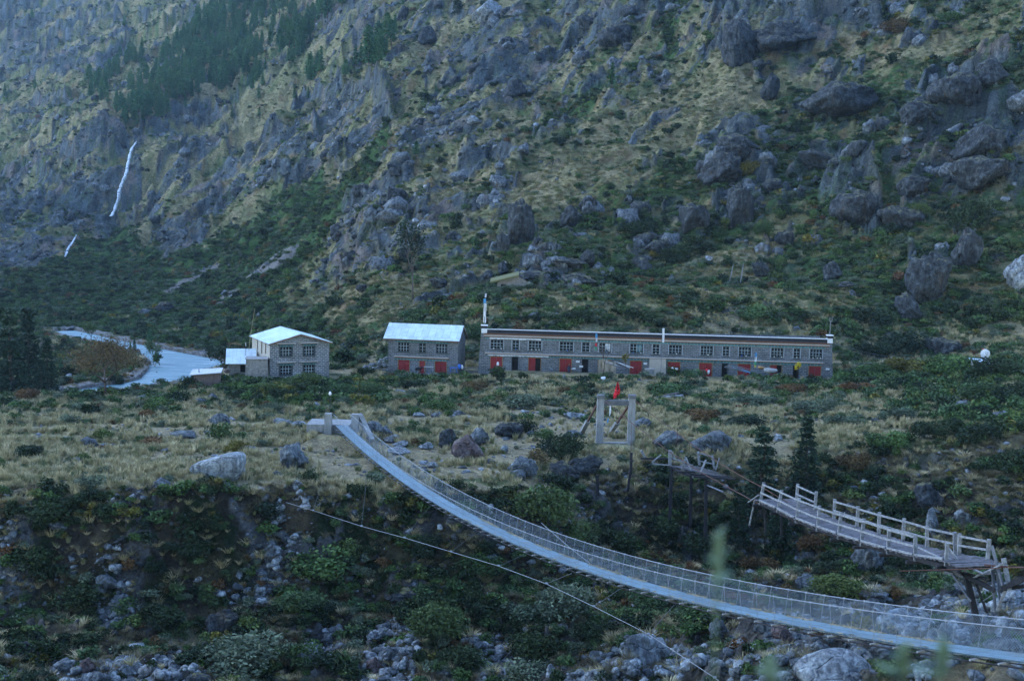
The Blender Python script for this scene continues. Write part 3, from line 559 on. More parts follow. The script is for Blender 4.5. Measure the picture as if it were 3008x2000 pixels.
# ---------------- boulders one by one ----------------
ROCKP = {k: [rock_mesh('boulder', 500+17*i+s_, M[k], 4, rough=.15, planes=10, sharp=34) for i in range(n)] for k, n, s_ in (('rock', 6, 0), ('rockdark', 4, 300), ('rockpale', 3, 600), ('rockred', 1, 900))}
def egg_mesh(seed, material):
    me = rock_mesh('boulder', seed, material, 4, rough=.035, sharp=5, planes=22)
    for v in me.vertices:
        k_ = 1+.2*v.co.x; v.co.y *= k_; v.co.z = v.co.z*k_+.06*v.co.x
    m_ = max(abs(v.co.z) for v in me.vertices)
    for v in me.vertices: v.co.z /= m_
    return me
def boulder(px, py, w, h, label, kind='rock', group=None, seed=None, name='boulder', sink=.25, base=None, depth=.8, rotz=None, unique=None, lift=0, tmin=48, tilt=0):
    """centre pixel, width and height in photograph pixels; it stands on the land"""
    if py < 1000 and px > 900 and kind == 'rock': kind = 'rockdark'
    p = hit(px, py+h*.42, tmin); Y = p.y; W = w*Y/FPX/2; H = h*Y/FPX/2
    me = egg_mesh(unique, M[kind]) if unique else ROCKP[kind][(int(px*7+py*3) if seed is None else seed) % len(ROCKP[kind])]
    o = bpy.data.objects.new(name, me)
    slope = Y > 175; c = at(px, py+h*.03, Y+W*depth*(.4 if slope else .3)); o.location = c; W *= 1.1 if slope else 1.17; H *= 1.1 if slope else 1.22; o.scale = (W*1.02, W*depth*(1.3 if slope else 1), H*1.08)
    o.rotation_euler = (random.uniform(-.08, .08), tilt+random.uniform(-.08, .08), (0 if unique == 77 else random.choice((0, 3.14159)))+random.uniform(-.3, .3) if rotz is None else rotz)
    return link(o, label, 'boulder', group)
BO = [ # meadow and rim
 (650, 1372, 150, 78, 'large smooth pale egg shaped boulder alone on the meadow rim', 'rockpale', 0),
 (475, 1424, 58, 36, 'small grey boulder on the slope below and left of the big egg shaped boulder', 'rock', 1),
 (655, 1428, 60, 22, 'flat slab lying just under the egg shaped boulder', 'rock', 2),
 (858, 1340, 92, 80, 'cracked grey boulder at the rim left of the suspension bridge', 'rock', 3),
 (642, 1236, 62, 42, 'dark pointed boulder in the grass behind the egg shaped boulder', 'rock', 4),
 (835, 1240, 58, 26, 'pale flat boulder left of the bridge abutment', 'rockpale', 0),
 (885, 1248, 50, 22, 'whitish slab between pale boulder and bridge abutment', 'rockpale', 1),
 (628, 1170, 32, 26, 'pointed grey stone in the bushes below the timber shed', 'rock', 5),
 (590, 1178, 36, 18, 'low grey stone beside the pointed stone below the timber shed', 'rock', 0),
 (258, 1300, 56, 30, 'half buried grey stone in the left meadow grass', 'rock', 1),
 (185, 1292, 34, 18, 'small pale stone at the left of the meadow', 'rockpale', 2),
 (545, 1278, 84, 20, 'long low slab in the left meadow', 'rock', 2),
 (420, 1172, 60, 20, 'cluster stone near the brown autumn tree', 'rock', 3),
 (1092, 1255, 60, 36, 'tilted slab right behind the bridge abutment', 'rock', 4),
 (1130, 1268, 50, 34, 'squat stone beside the tilted slab by the bridge abutment', 'rock', 3),
 (1150, 1290, 48, 26, 'rounded pale stone beside the bridge handrail', 'rockpale', 2),
 (1175, 1305, 44, 26, 'white striped stone right of the rounded pale stone by the bridge', 'rockpale', 0),
 (1175, 1325, 66, 22, 'flat white slab next to the upper bridge netting', 'rockpale', 1),
 (1250, 1310, 40, 20, 'small pale slab in front of the dark boulder group', 'rockpale', 2),
 (1322, 1290, 60, 54, 'dark grey boulder at the left of the rim boulder group', 'rockdark', 0),
 (1403, 1288, 66, 56, 'grey boulder at the right of the rim boulder group', 'rock', 5),
 (1376, 1322, 94, 74, 'reddish brown boulder in the middle of the rim boulder group', 'rockred', 0),
 (1490, 1262, 84, 48, 'dark hollow boulder on bare ground behind the rim', 'rockdark', 1),
 (1533, 1375, 84, 62, 'blue grey boulder at the edge left of the big round bush', 'rock', 2),
 (1478, 1320, 28, 24, 'small white stone on the bare ground', 'rockpale', 1),
 (1520, 1395, 60, 34, 'grey stone wedged below the blue grey boulder', 'rock', 1),
 (1725, 1368, 96, 70, 'dark overhanging boulder under the round bush at the rim', 'rockdark', 2),
 (1650, 1385, 90, 54, 'dark boulder left under the round bush at the rim', 'rockdark', 3),
 (1680, 1278, 60, 28, 'grey boulder top peeping above the round bush', 'rock', 4),
 (1693, 1220, 66, 22, 'white broken boulder left of the concrete portal', 'rockpale', 0),
 (1890, 1246, 50, 34, 'pointed grey boulder right behind the concrete portal', 'rock', 0),
 (1963, 1292, 84, 48, 'left one of the two speckled boulders right of the portal', 'rock', 5),
 (2095, 1296, 128, 66, 'large speckled boulder right of the portal by the dark conifer', 'rock', 3),
 (2278, 1243, 30, 18, 'small grey stone on the right meadow', 'rock', 2),
 (2835, 1190, 52, 26, 'grey boulder among bushes at the far right of the meadow', 'rock', 2),
 (2948, 1225, 64, 36, 'larger grey boulder among bushes at the right edge of the meadow', 'rock', 4),
 (1178, 1152, 36, 20, 'pale boulder in the bushes below the red door house', 'rockpale', 0),
 (2020, 1125, 26, 14, 'small stone in the weeds below the long building', 'rock', 1),
 (2185, 1128, 34, 14, 'bluish stone in the weeds below the long building', 'rock', 3),
 # gorge
 (1898, 1907, 152, 130, 'big black and white boulder on the river bed under the guy cable', 'rockpale', 0),
 (1842, 1895, 66, 60, 'grey boulder leaning against the big black and white boulder', 'rock', 3),
 (2007, 1912, 36, 40, 'upright white stone right of the big black and white boulder', 'rockpale', 2),
 (2440, 1965, 250, 130, 'huge pale rounded boulder at the bottom edge on the right', 'rockpale', 1),
 (2372, 1715, 66, 50, 'rounded grey boulder between both bridges', 'rock', 0),
 (2302, 1868, 70, 62, 'brown boulder under the suspension bridge deck', 'rockred', 0),
 (2240, 1845, 56, 40, 'grey stone left of the brown boulder under the deck', 'rock', 4),
 (2112, 1850, 60, 60, 'upright grey boulder under the bridge deck', 'rock', 5),
 (2410, 1908, 64, 46, 'dark grey stone above the huge pale boulder', 'rock', 1),
 (2590, 1915, 78, 52, 'grey boulder below the deck right of the huge pale boulder', 'rock', 2),
 (2712, 1935, 36, 34, 'small round stone below the deck at the right', 'rockpale', 2),
 (2575, 1745, 90, 28, 'flat dark rock behind the suspension bridge netting', 'rock', 3),
 (2780, 1850, 60, 60, 'tall pale rock behind the netting', 'rockpale', 0),
 (2655, 1820, 140, 60, 'broad white rock slab behind the netting', 'rockpale', 1),
 (2960, 1775, 110, 70, 'large white rock under the collapsed trestle at the right edge', 'rockpale', 2),
 (2960, 1900, 120, 60, 'grey slab at the right edge under the deck', 'rock', 4),
 (2730, 1453, 84, 62, 'dark block stuck in the cliff above the broken wooden bridge', 'rockdark', 0),
 (2832, 1515, 56, 36, 'grey block in the cliff above the trestle', 'rock', 1),
 (2545, 1640, 90, 110, 'pale rock face under the broken wooden bridge', 'rock', 2),
 (2740, 1530, 34, 70, 'tall pale stone fang in the cliff', 'rockpale', 1),
 (1040, 1515, 52, 34, 'grey boulder in the bank below the suspension bridge', 'rock', 2),
 (1175, 1745, 110, 44, 'dark ledge rock in the middle of the gorge bank', 'rockdark', 1),
 (315, 1705, 84, 54, 'pale edged boulder in the left gorge bank', 'rock', 3),
 (655, 1830, 90, 90, 'black boulder in the lower left gorge bank', 'rockdark', 2),
 (700, 1692, 26, 28, 'small white stone on the left gorge bank', 'rockpale', 1),
 (170, 1545, 70, 26, 'flat grey stone in the upper left gorge bank', 'rock', 5),
 (360, 1585, 50, 24, 'dark flat stone left of the scree in the gorge bank', 'rockdark', 3),
 (380, 1968, 46, 44, 'pale boulder in the stone row at the bottom left', 'rockpale', 0),
 (292, 1990, 60, 44, 'grey boulder in the stone row at the bottom left', 'rock', 0),
 (188, 1948, 56, 30, 'leftmost boulder of the bottom stone row', 'rock', 3),
 (260, 1955, 50, 40, 'reddish boulder of the bottom stone row', 'rockred', 0),
 (575, 1995, 70, 40, 'dark boulder at the bottom edge left of the leafy bush', 'rockdark', 1),
 (1102, 1960, 52, 50, 'round reddish boulder in the stony gully at the bottom', 'rockred', 0),
 (1145, 1920, 44, 40, 'grey boulder at the top of the stony gully', 'rock', 1),
 (1185, 1950, 34, 40, 'pale boulder right in the stony gully', 'rockpale', 2),
 (1100, 1870, 36, 30, 'blueish stone high in the stony gully', 'rock', 5),
 (1620, 1965, 26, 30, 'pale stone right of the stone run at the bottom', 'rockpale', 1),
 # slope rocks
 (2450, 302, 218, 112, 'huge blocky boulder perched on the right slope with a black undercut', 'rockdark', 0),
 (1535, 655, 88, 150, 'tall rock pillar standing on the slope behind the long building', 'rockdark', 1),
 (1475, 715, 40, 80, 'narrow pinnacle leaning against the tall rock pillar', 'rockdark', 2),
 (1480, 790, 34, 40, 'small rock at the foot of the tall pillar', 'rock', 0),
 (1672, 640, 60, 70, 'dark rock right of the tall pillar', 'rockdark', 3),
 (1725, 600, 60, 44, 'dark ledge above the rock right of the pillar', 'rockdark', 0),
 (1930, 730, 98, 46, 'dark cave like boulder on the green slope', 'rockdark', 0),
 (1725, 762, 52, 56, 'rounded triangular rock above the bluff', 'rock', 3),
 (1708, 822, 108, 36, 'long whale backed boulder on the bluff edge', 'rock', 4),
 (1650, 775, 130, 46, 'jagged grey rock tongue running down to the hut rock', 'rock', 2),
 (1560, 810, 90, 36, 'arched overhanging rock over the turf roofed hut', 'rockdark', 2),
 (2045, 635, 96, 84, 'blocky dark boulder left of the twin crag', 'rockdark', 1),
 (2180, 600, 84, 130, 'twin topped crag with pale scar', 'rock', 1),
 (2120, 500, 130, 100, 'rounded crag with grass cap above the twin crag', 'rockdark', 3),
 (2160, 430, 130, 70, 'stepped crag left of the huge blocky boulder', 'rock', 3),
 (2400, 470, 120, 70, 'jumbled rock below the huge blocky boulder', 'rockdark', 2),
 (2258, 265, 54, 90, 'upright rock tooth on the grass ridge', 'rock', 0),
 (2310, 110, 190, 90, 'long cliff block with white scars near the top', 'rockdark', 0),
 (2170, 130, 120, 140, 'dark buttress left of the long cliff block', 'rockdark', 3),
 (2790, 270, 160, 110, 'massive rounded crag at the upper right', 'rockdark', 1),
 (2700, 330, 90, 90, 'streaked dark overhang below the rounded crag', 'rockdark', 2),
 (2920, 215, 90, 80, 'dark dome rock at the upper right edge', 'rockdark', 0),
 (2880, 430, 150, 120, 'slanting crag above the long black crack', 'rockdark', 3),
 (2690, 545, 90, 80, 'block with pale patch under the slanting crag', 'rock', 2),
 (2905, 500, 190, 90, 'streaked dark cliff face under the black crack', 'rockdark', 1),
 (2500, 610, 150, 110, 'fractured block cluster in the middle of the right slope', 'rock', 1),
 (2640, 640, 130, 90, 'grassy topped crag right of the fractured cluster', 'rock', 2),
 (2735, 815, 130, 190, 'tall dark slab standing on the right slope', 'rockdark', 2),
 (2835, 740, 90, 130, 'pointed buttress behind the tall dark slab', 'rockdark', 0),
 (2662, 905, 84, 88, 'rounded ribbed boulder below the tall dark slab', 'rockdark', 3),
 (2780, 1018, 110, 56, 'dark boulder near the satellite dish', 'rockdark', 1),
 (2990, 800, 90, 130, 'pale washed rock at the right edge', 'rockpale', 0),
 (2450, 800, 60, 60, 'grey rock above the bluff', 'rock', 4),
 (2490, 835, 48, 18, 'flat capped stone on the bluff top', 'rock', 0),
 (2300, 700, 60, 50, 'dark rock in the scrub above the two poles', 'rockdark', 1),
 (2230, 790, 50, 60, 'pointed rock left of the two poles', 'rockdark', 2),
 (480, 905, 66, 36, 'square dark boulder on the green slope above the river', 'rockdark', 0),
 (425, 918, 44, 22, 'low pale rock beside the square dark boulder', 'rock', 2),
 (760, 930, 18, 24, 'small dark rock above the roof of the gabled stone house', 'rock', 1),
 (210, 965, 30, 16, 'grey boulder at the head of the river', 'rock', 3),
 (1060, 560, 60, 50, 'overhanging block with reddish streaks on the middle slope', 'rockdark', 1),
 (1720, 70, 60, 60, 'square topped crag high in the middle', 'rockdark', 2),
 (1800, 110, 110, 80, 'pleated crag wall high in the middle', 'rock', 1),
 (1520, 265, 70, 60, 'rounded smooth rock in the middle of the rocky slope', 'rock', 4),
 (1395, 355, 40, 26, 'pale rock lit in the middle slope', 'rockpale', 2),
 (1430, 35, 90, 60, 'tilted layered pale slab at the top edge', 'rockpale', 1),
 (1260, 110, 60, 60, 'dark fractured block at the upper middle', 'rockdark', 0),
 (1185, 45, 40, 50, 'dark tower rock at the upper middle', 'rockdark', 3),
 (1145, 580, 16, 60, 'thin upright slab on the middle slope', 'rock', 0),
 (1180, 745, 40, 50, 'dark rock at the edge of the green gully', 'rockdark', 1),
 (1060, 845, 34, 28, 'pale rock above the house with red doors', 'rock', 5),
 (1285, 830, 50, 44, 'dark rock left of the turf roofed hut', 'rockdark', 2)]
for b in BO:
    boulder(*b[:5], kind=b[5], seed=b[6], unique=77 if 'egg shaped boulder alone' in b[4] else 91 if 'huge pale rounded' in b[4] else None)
# further loose stones of the meadow and bed, still individuals
def stones(n, w, lo, hi, label, group, kinds, sq=.7):
    p = choose(w, n); p = p[keepout(p)]
    for q in p:
        k = random.choice(kinds); r_ = lo+(hi-lo)*random.random()**2
        o = bpy.data.objects.new('stone', random.choice(ROCKP[k])); o.location = (q[0], q[1], q[2]+r_*.2)
        o.scale = (r_, r_*random.uniform(.7, 1), r_*sq*random.uniform(.7, 1.2)); o.rotation_euler = (random.uniform(-.3, .3), random.uniform(-.3, .3), random.uniform(0, 6.28))
        link(o, label, 'stone', group)
stones(48, VIS*fl*(.2+bare)*(GY < 150), .3, .75, 'middling grey stone lying loose on the grassy meadow terrace', 'loose stones on the meadow', ('rock', 'rockpale', 'rock'))
stones(70, VIS*gw*(bp+.03), .3, .85, 'weathered stone lying on the stony gorge floor and bank', 'loose stones in the gorge', ('rock', 'rockpale', 'rock', 'rockpale'))
# ---------------- conifers ----------------
def conifer_mesh(seed, h=9, w=3.2, n=1500, material='needles', droop=.15, rounded=.5, base=.16, leaf=.30):
    r = np.random.default_rng(seed); tiers = 15; C = []; SH = []; D = []
    for i in range(tiers):
        f = base+(1-base)*(i+r.uniform(-.3, .3))/tiers; rad = w*.5*((1-f)**(1-.45*rounded))*r.uniform(.75, 1.2)
        nb_ = 8; off = r.uniform(0, 6.28)
        for b in range(nb_):
            a = off+b*6.28/nb_+r.uniform(-.3, .3); L = rad*r.uniform(.55, 1.15); m_ = max(4, int(n/(tiers*nb_)*(.5+L/rad*.5)*(1.5-f)))
            u = r.uniform(.15, 1, m_)**.7
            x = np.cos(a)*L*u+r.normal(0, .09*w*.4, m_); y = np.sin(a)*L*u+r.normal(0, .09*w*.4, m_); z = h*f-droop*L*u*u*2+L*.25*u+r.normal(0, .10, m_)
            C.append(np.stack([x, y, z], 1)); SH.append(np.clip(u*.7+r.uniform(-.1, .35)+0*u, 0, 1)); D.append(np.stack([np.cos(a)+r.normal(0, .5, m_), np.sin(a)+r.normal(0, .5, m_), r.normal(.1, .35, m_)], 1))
    C = np.concatenate(C); SH = np.concatenate(SH); D = np.concatenate(D)
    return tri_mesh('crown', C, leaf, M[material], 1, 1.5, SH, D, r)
def branch_mesh(name, segs, material, sides=6):
    """segs: list of (p0,p1,r0,r1)"""
    bm = bmesh.new()
    for p0, p1, r0, r1 in segs:
        p0 = Vector(p0); p1 = Vector(p1); d = (p1-p0); 
        if d.length < 1e-5: continue
        q = d.to_track_quat('Z', 'Y'); ring = []
        for p, r_ in ((p0, r0), (p1, r1)):
            ring.append([bm.verts.new(p+q@Vector((math.cos(k*2*math.pi/sides)*r_, math.sin(k*2*math.pi/sides)*r_, 0))) for k in range(sides)])
        for k in range(sides): bm.faces.new((ring[0][k], ring[0][(k+1) % sides], ring[1][(k+1) % sides], ring[1][k]))
        bm.faces.new(ring[1]); bm.faces.new(ring[0][::-1])
    for f in bm.faces: f.smooth = sides > 4
    me = bpy.data.meshes.new(name); bm.to_mesh(me); bm.free(); me.materials.append(material); return me
def conifer_trunk(h, r0, seed):
    r = random.Random(seed); segs = []; p = Vector((0, 0, -.6))
    for i in range(6):
        q = Vector((r.uniform(-.1, .1), r.uniform(-.1, .1), -.6+(h+.4)*(i+1)/6)); segs.append((p, q, r0*(1-i/6.5), r0*(1-(i+1)/6.5))); p = q
    for i in range(10):
        z = h*(.2+.7*i/10); a = r.uniform(0, 6.28); L = (1-i/12)*h*.14; segs.append(((0, 0, z), (math.cos(a)*L, math.sin(a)*L, z+L*.25), r0*.25, r0*.06))
    return branch_mesh('trunk', segs, M['bark'])
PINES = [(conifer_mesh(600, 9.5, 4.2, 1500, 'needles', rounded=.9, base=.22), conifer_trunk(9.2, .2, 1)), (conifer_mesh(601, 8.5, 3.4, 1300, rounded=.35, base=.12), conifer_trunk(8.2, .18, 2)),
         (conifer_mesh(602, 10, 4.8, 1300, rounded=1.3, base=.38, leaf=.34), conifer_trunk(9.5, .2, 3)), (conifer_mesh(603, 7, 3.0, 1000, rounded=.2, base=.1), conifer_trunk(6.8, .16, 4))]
def pine(loc, s_, k, label, group=None, name='pine_tree', cat='pine tree', crowns=None, sxy=1):
    e = bpy.data.objects.new(name, None); e.location = loc; e.scale = (s_*sxy, s_*sxy, s_); e.rotation_euler = (0, 0, random.uniform(0, 6.28)); link(e, label, cat, group)
    c, t_ = (crowns or PINES)[k]
    link(bpy.data.objects.new('crown', c), parent=e); link(bpy.data.objects.new('trunk', t_), parent=e); return e
fm = polymask(PX, PY, FOREST)*dry_land
fp = choose(VIS*fm*np.clip(300/GY, .3, 1)*(.3+sstep(-.3, .2, fbm(GX/30, GY/30, 3, 700))), 950)
fpx, fpy = proj(fp[:, 0], fp[:, 1], fp[:, 2])
sz_ = RNG.uniform(.65, 1.35, len(fp)); order = np.argsort(-(sz_/fp[:, 1]))
for i in order[:280]:
    pine(fp[i], sz_[i]*1.15, int(RNG.integers(0, 4)), 'dark green pine of the dense wood on the far slope', 'pines of the wood on the far slope')
rest = fp[order[280:]]
wood_protos = []
for c_, t_ in PINES:
    bm = bmesh.new(); bm.from_mesh(c_); nf = len(bm.faces); bm.from_mesh(t_)
    me = bpy.data.meshes.new('wood'); 
    for i_, f in enumerate(bm.faces): f.material_index = 0 if i_ < nf else 1
    bm.to_mesh(me); bm.free(); me.materials.append(c_.materials[0]); me.materials.append(M['bark']); wood_protos.append(me)
ss = sz_[order[280:]]*1.15
scatter('far_wood', 'more distant pines filling the dense wood on the far slope', 'wood', rest, np.stack([ss, ss, ss], 1), RNG.uniform(0, 6.28, len(rest)), wood_protos)
SP = [((95, 65), 1.0, 'lone dark pine at the upper left corner of the slope'), ((365, 85), 1.1, 'pine left of the wood near the top edge'), ((300, 130), .6, 'small pine on the bare upper left slope'), ((358, 135), .8, 'pine below the one near the top edge left of the wood'),
 ((388, 150), .55, 'short pine just left of the upper wood'), ((15, 292), 1.15, 'tall pine cut near the left photo edge'), ((103, 262), 1.1, 'dark pine above the left cliffs'), ((85, 195), .5, 'small dark tree on the left rocks'),
 ((545, 325), .6, 'young pine below the wood'), ((605, 320), .5, 'small pine below the wood by a pale slab'), ((682, 355), .7, 'young pine on the grass below the wood'), ((762, 352), .5, 'small lone pine on the tan grass'), ((760, 300), .8, 'pine beside the path of grass at the wood edge'),
 ((865, 305), .7, 'left pine of the trio on the tan ridge'), ((905, 300), .8, 'right pine of the trio on the tan ridge'), ((345, 300), .7, 'pine below the left cluster of the wood'),
 ((1160, 105), 1.0, 'narrow pine among rocks at the upper middle'), ((1183, 20), .6, 'small pine at the top edge of the middle'), ((1015, 245), .9, 'pine at the foot of the middle cluster'), ((1045, 205), 1.0, 'leftmost pine of the middle cluster'), ((1100, 205), 1.05, 'front pine of the middle cluster'), ((1135, 160), .8, 'right pine of the middle cluster'),
 ((1797, 258), 1.0, 'lone conifer on the green diagonal of the slope'), ((1222, 480), .7, 'dark bushy conifer on the middle slope'), ((1280, 275), .4, 'tiny conifer on the middle slope'), ((1535, 285), .35, 'tiny conifer on the round smooth rock'),
 ((185, 1095), .0, ''), ((178, 1085), .42, 'small conifer on the brown river meadow'), ((395, 1040), .5, 'conifer on the river peninsula at left'), ((440, 1040), .75, 'taller bright conifer on the river peninsula'), ((383, 1038), .45, 'shorter conifer on the river peninsula')]
for (x, y), s_, lb in SP:
    if s_ <= 0: continue
    p = hit(x, y, 175); pine(p, s_*(1.0 if p.y > 400 else .8), int(abs(x*3+y)) % 4, lb)
big = [(1330, 50, 1.3)]
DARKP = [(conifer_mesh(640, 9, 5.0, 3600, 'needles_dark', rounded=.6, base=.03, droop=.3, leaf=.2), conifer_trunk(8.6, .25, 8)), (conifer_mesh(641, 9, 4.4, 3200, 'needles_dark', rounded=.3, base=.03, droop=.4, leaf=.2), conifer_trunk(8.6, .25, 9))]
p = hit(1345, 40); pine(p, 1.3, 0, 'big dark tree at the top edge in the middle', crowns=DARKP, name='conifer', cat='conifer')
for x, y, d, s_, k, lb in [(2262, 1500, 108.5, 1.0, 0, 'dark conifer rising out of the gorge behind the broken bridge end'), (2390, 1500, 109.5, .95, 1, 'second dark conifer right of the first behind the broken bridge'), (2195, 1560, 106, .6, 0, 'low dark conifer at the foot of the cliff near the broken bridge end'), (2325, 1600, 105, .65, 1, 'spreading conifer under the left end of the broken bridge')]:
    X_ = (x-CX)/FPX*d; pine((X_, d, gz(X_, d)), s_, k, lb, name='conifer', cat='conifer', crowns=DARKP, sxy=1.15)
for x, y, d, s_, k, lb in [(20, 1165, 168, 1.5, 0, 'large dark conifer at the left edge beside the brown meadow'), (72, 1150, 180, 1.8, 1, 'tall black green conifer second from the left edge'), (128, 1150, 172, 1.1, 1, 'conifer right of the black green ones at the left edge'), (-25, 1150, 176, 1.9, 1, 'black green conifer cut by the left edge'), (108, 1160, 162, .65, 0, 'small conifer standing in front of the brown meadow')]:
    X_ = (x-CX)/FPX*d; pine((X_, d, gz(X_, d)), s_, k, lb, name='conifer', cat='conifer', crowns=DARKP, sxy=1.1)
# ---------------- broadleaf and bare trees ----------------
def tree_skel(h, spread, seed, depth=4, r0=.16, trunk=.28, up=.5, kids=3):
    r = random.Random(seed); segs = []; tips = []
    def grow(p, d, L, rad, k):
        q = p+d*L; segs.append((p, q, rad, rad*.65))
        if k == 0: tips.append(q); return
        for _ in range(kids):
            n_ = (d+Vector((r.uniform(-1, 1), r.uniform(-1, 1), r.uniform(-.25, .8)*up))*spread).normalized()
            grow(q, n_, L*r.uniform(.6, .85), rad*.6, k-1)
        if k < depth: tips.append(q)
    grow(Vector((0, 0, -.3)), Vector((r.uniform(-.1, .1), r.uniform(-.1, .1), 1)).normalized(), h*trunk+.3, r0, depth)
    return segs, tips
def broadleaf(name, loc, h, w, label, leafmat, seed, leaves=2500, leaf=.16, cat='tree', crownbase=.3, group=None, dens=1.0, r0=.14, trunkmat='twig', depth=4):
    e = bpy.data.objects.new(name, None); e.location = loc; link(e, label, cat, group)
    segs, tips = tree_skel(h, .95, seed, depth, r0, .26, .55)
    T = np.array([[*t_] for t_ in tips]); ex = np.abs(T[:, :2]).max(); zz = T[:, 2].max()
    fx = w*.5/ex; fz = h/zz; segs = [(Vector((a.x*fx, a.y*fx, a.z*fz)), Vector((b.x*fx, b.y*fx, b.z*fz)), c, d) for a, b, c, d in segs]
    link(bpy.data.objects.new('trunk', branch_mesh('trunk', segs, M[trunkmat], 5)), parent=e)
    if leaves:
        T = T*np.array([fx, fx, fz]); T = T[T[:, 2] > h*crownbase*.8]; r = np.random.default_rng(seed); k = r.integers(0, len(T), leaves)
        c = T[k]+r.normal(0, 1, (leaves, 3))*np.array([w*.075, w*.075, h*.06]); cm = tri_mesh('crown', c, leaf, leafmat, 1, 1.6, np.clip((k % 7)/7+r.uniform(-.2, .2, leaves), 0, 1), rng=r)
        link(bpy.data.objects.new('crown', cm), parent=e)
    return e
M['autumn'] = foliage('autumn leaves', [(.10, .072, .034), (.085, .066, .032)])
def on(px, py, tmin=48): return hit(px, py, tmin)
X_ = (300-CX)/FPX*150; broadleaf('autumn_tree', (X_, 150, gz(X_, 150)-.2), 7.2, 11.8, 'wide round brown autumn tree beside the river', M['autumn'], 11, 8500, .12, crownbase=.2, r0=.2)
broadleaf('river_tree', at(663, 1092, 170)-Vector((0, 0, 1)), 4.2, 4.8, 'dark twisted tree between the timber shed and the river', M['leaf_dark'], 12, 1600, .15, r0=.14)
p = on(1213, 880, 176); broadleaf('slender_pine', (p.x, p.y, gz(p.x, p.y)), 13, 6.5, 'tall thin ragged pine on the slope behind the red door house', M['needles_dark'], 14, 800, .3, crownbase=.15, r0=.17, trunkmat='bark', depth=4)
broadleaf('bare_tree', at(1773, 1096, 156), 4.0, 3.0, 'leafless young tree standing before the long building', None, 15, 0, r0=.07)
broadleaf('yellow_bush', at(1837, 1085, 158), 2.0, 1.0, 'thin yellow leaved sapling before the long building', M['leaf_yellow'], 16, 260, .12, r0=.03)
broadleaf('yellow_sapling', at(2341, 1102, 157), 1.7, .8, 'yellow flowering sapling by the last dark doorway', M['flower'], 17, 260, .1, r0=.03)
broadleaf('bare_shrub', at(2730, 1185, 138), 2.2, 2.4, 'leafless pale shrub on the right meadow', None, 18, 0, r0=.04)
for i, (px_, py_, h_, lb) in enumerate([(452, 1080, 3.6, 'thin leafy river tree right of the brown autumn tree'), (270, 1010, 3.2, 'pale green tree by the far river arm'), (470, 1085, 2.2, 'little tree on the river bank right of the autumn tree')]):
    p = on(px_, py_, 176); broadleaf('river_tree', (p.x, p.y, gz(p.x, p.y)), h_*1.4, h_, lb, M['leaf_green'], 30+i, 900, .18, r0=.07)
# ---------------- bushes one by one ----------------
BM = {}
def bush(px, py, w, h, label, kind='leaf_green', group=None, tmin=48, leaf=.10, n=None, Y=None, name='bush'):
    """w,h photograph pixels; py is its foot"""
    p = hit(px, py, tmin) if Y is None else at(px, py, Y); W = w*p.y/FPX; H = h*p.y/FPX
    key = (kind, int(px+py) % 3, W > 3)
    if key not in BM: BM[key] = bush_mesh('bush', 2600 if W > 3 else 1100, 1.0, .8, .036 if W > 3 else .055, M[kind], hash(key[1:]) % 1000+len(kind), 1)
    o = bpy.data.objects.new(name, BM[key]); o.location = (p.x, p.y+.2*W, gz(p.x, p.y)-.04*H if Y is None else p.z); o.scale = (W*1.05, W*.9, H/.8*1.05); o.rotation_euler = (0, 0, random.uniform(-.6, .6)+(0 if W > 3 else random.choice((0, 1.57, 3.14))))
    return link(o, label, 'bush', group)
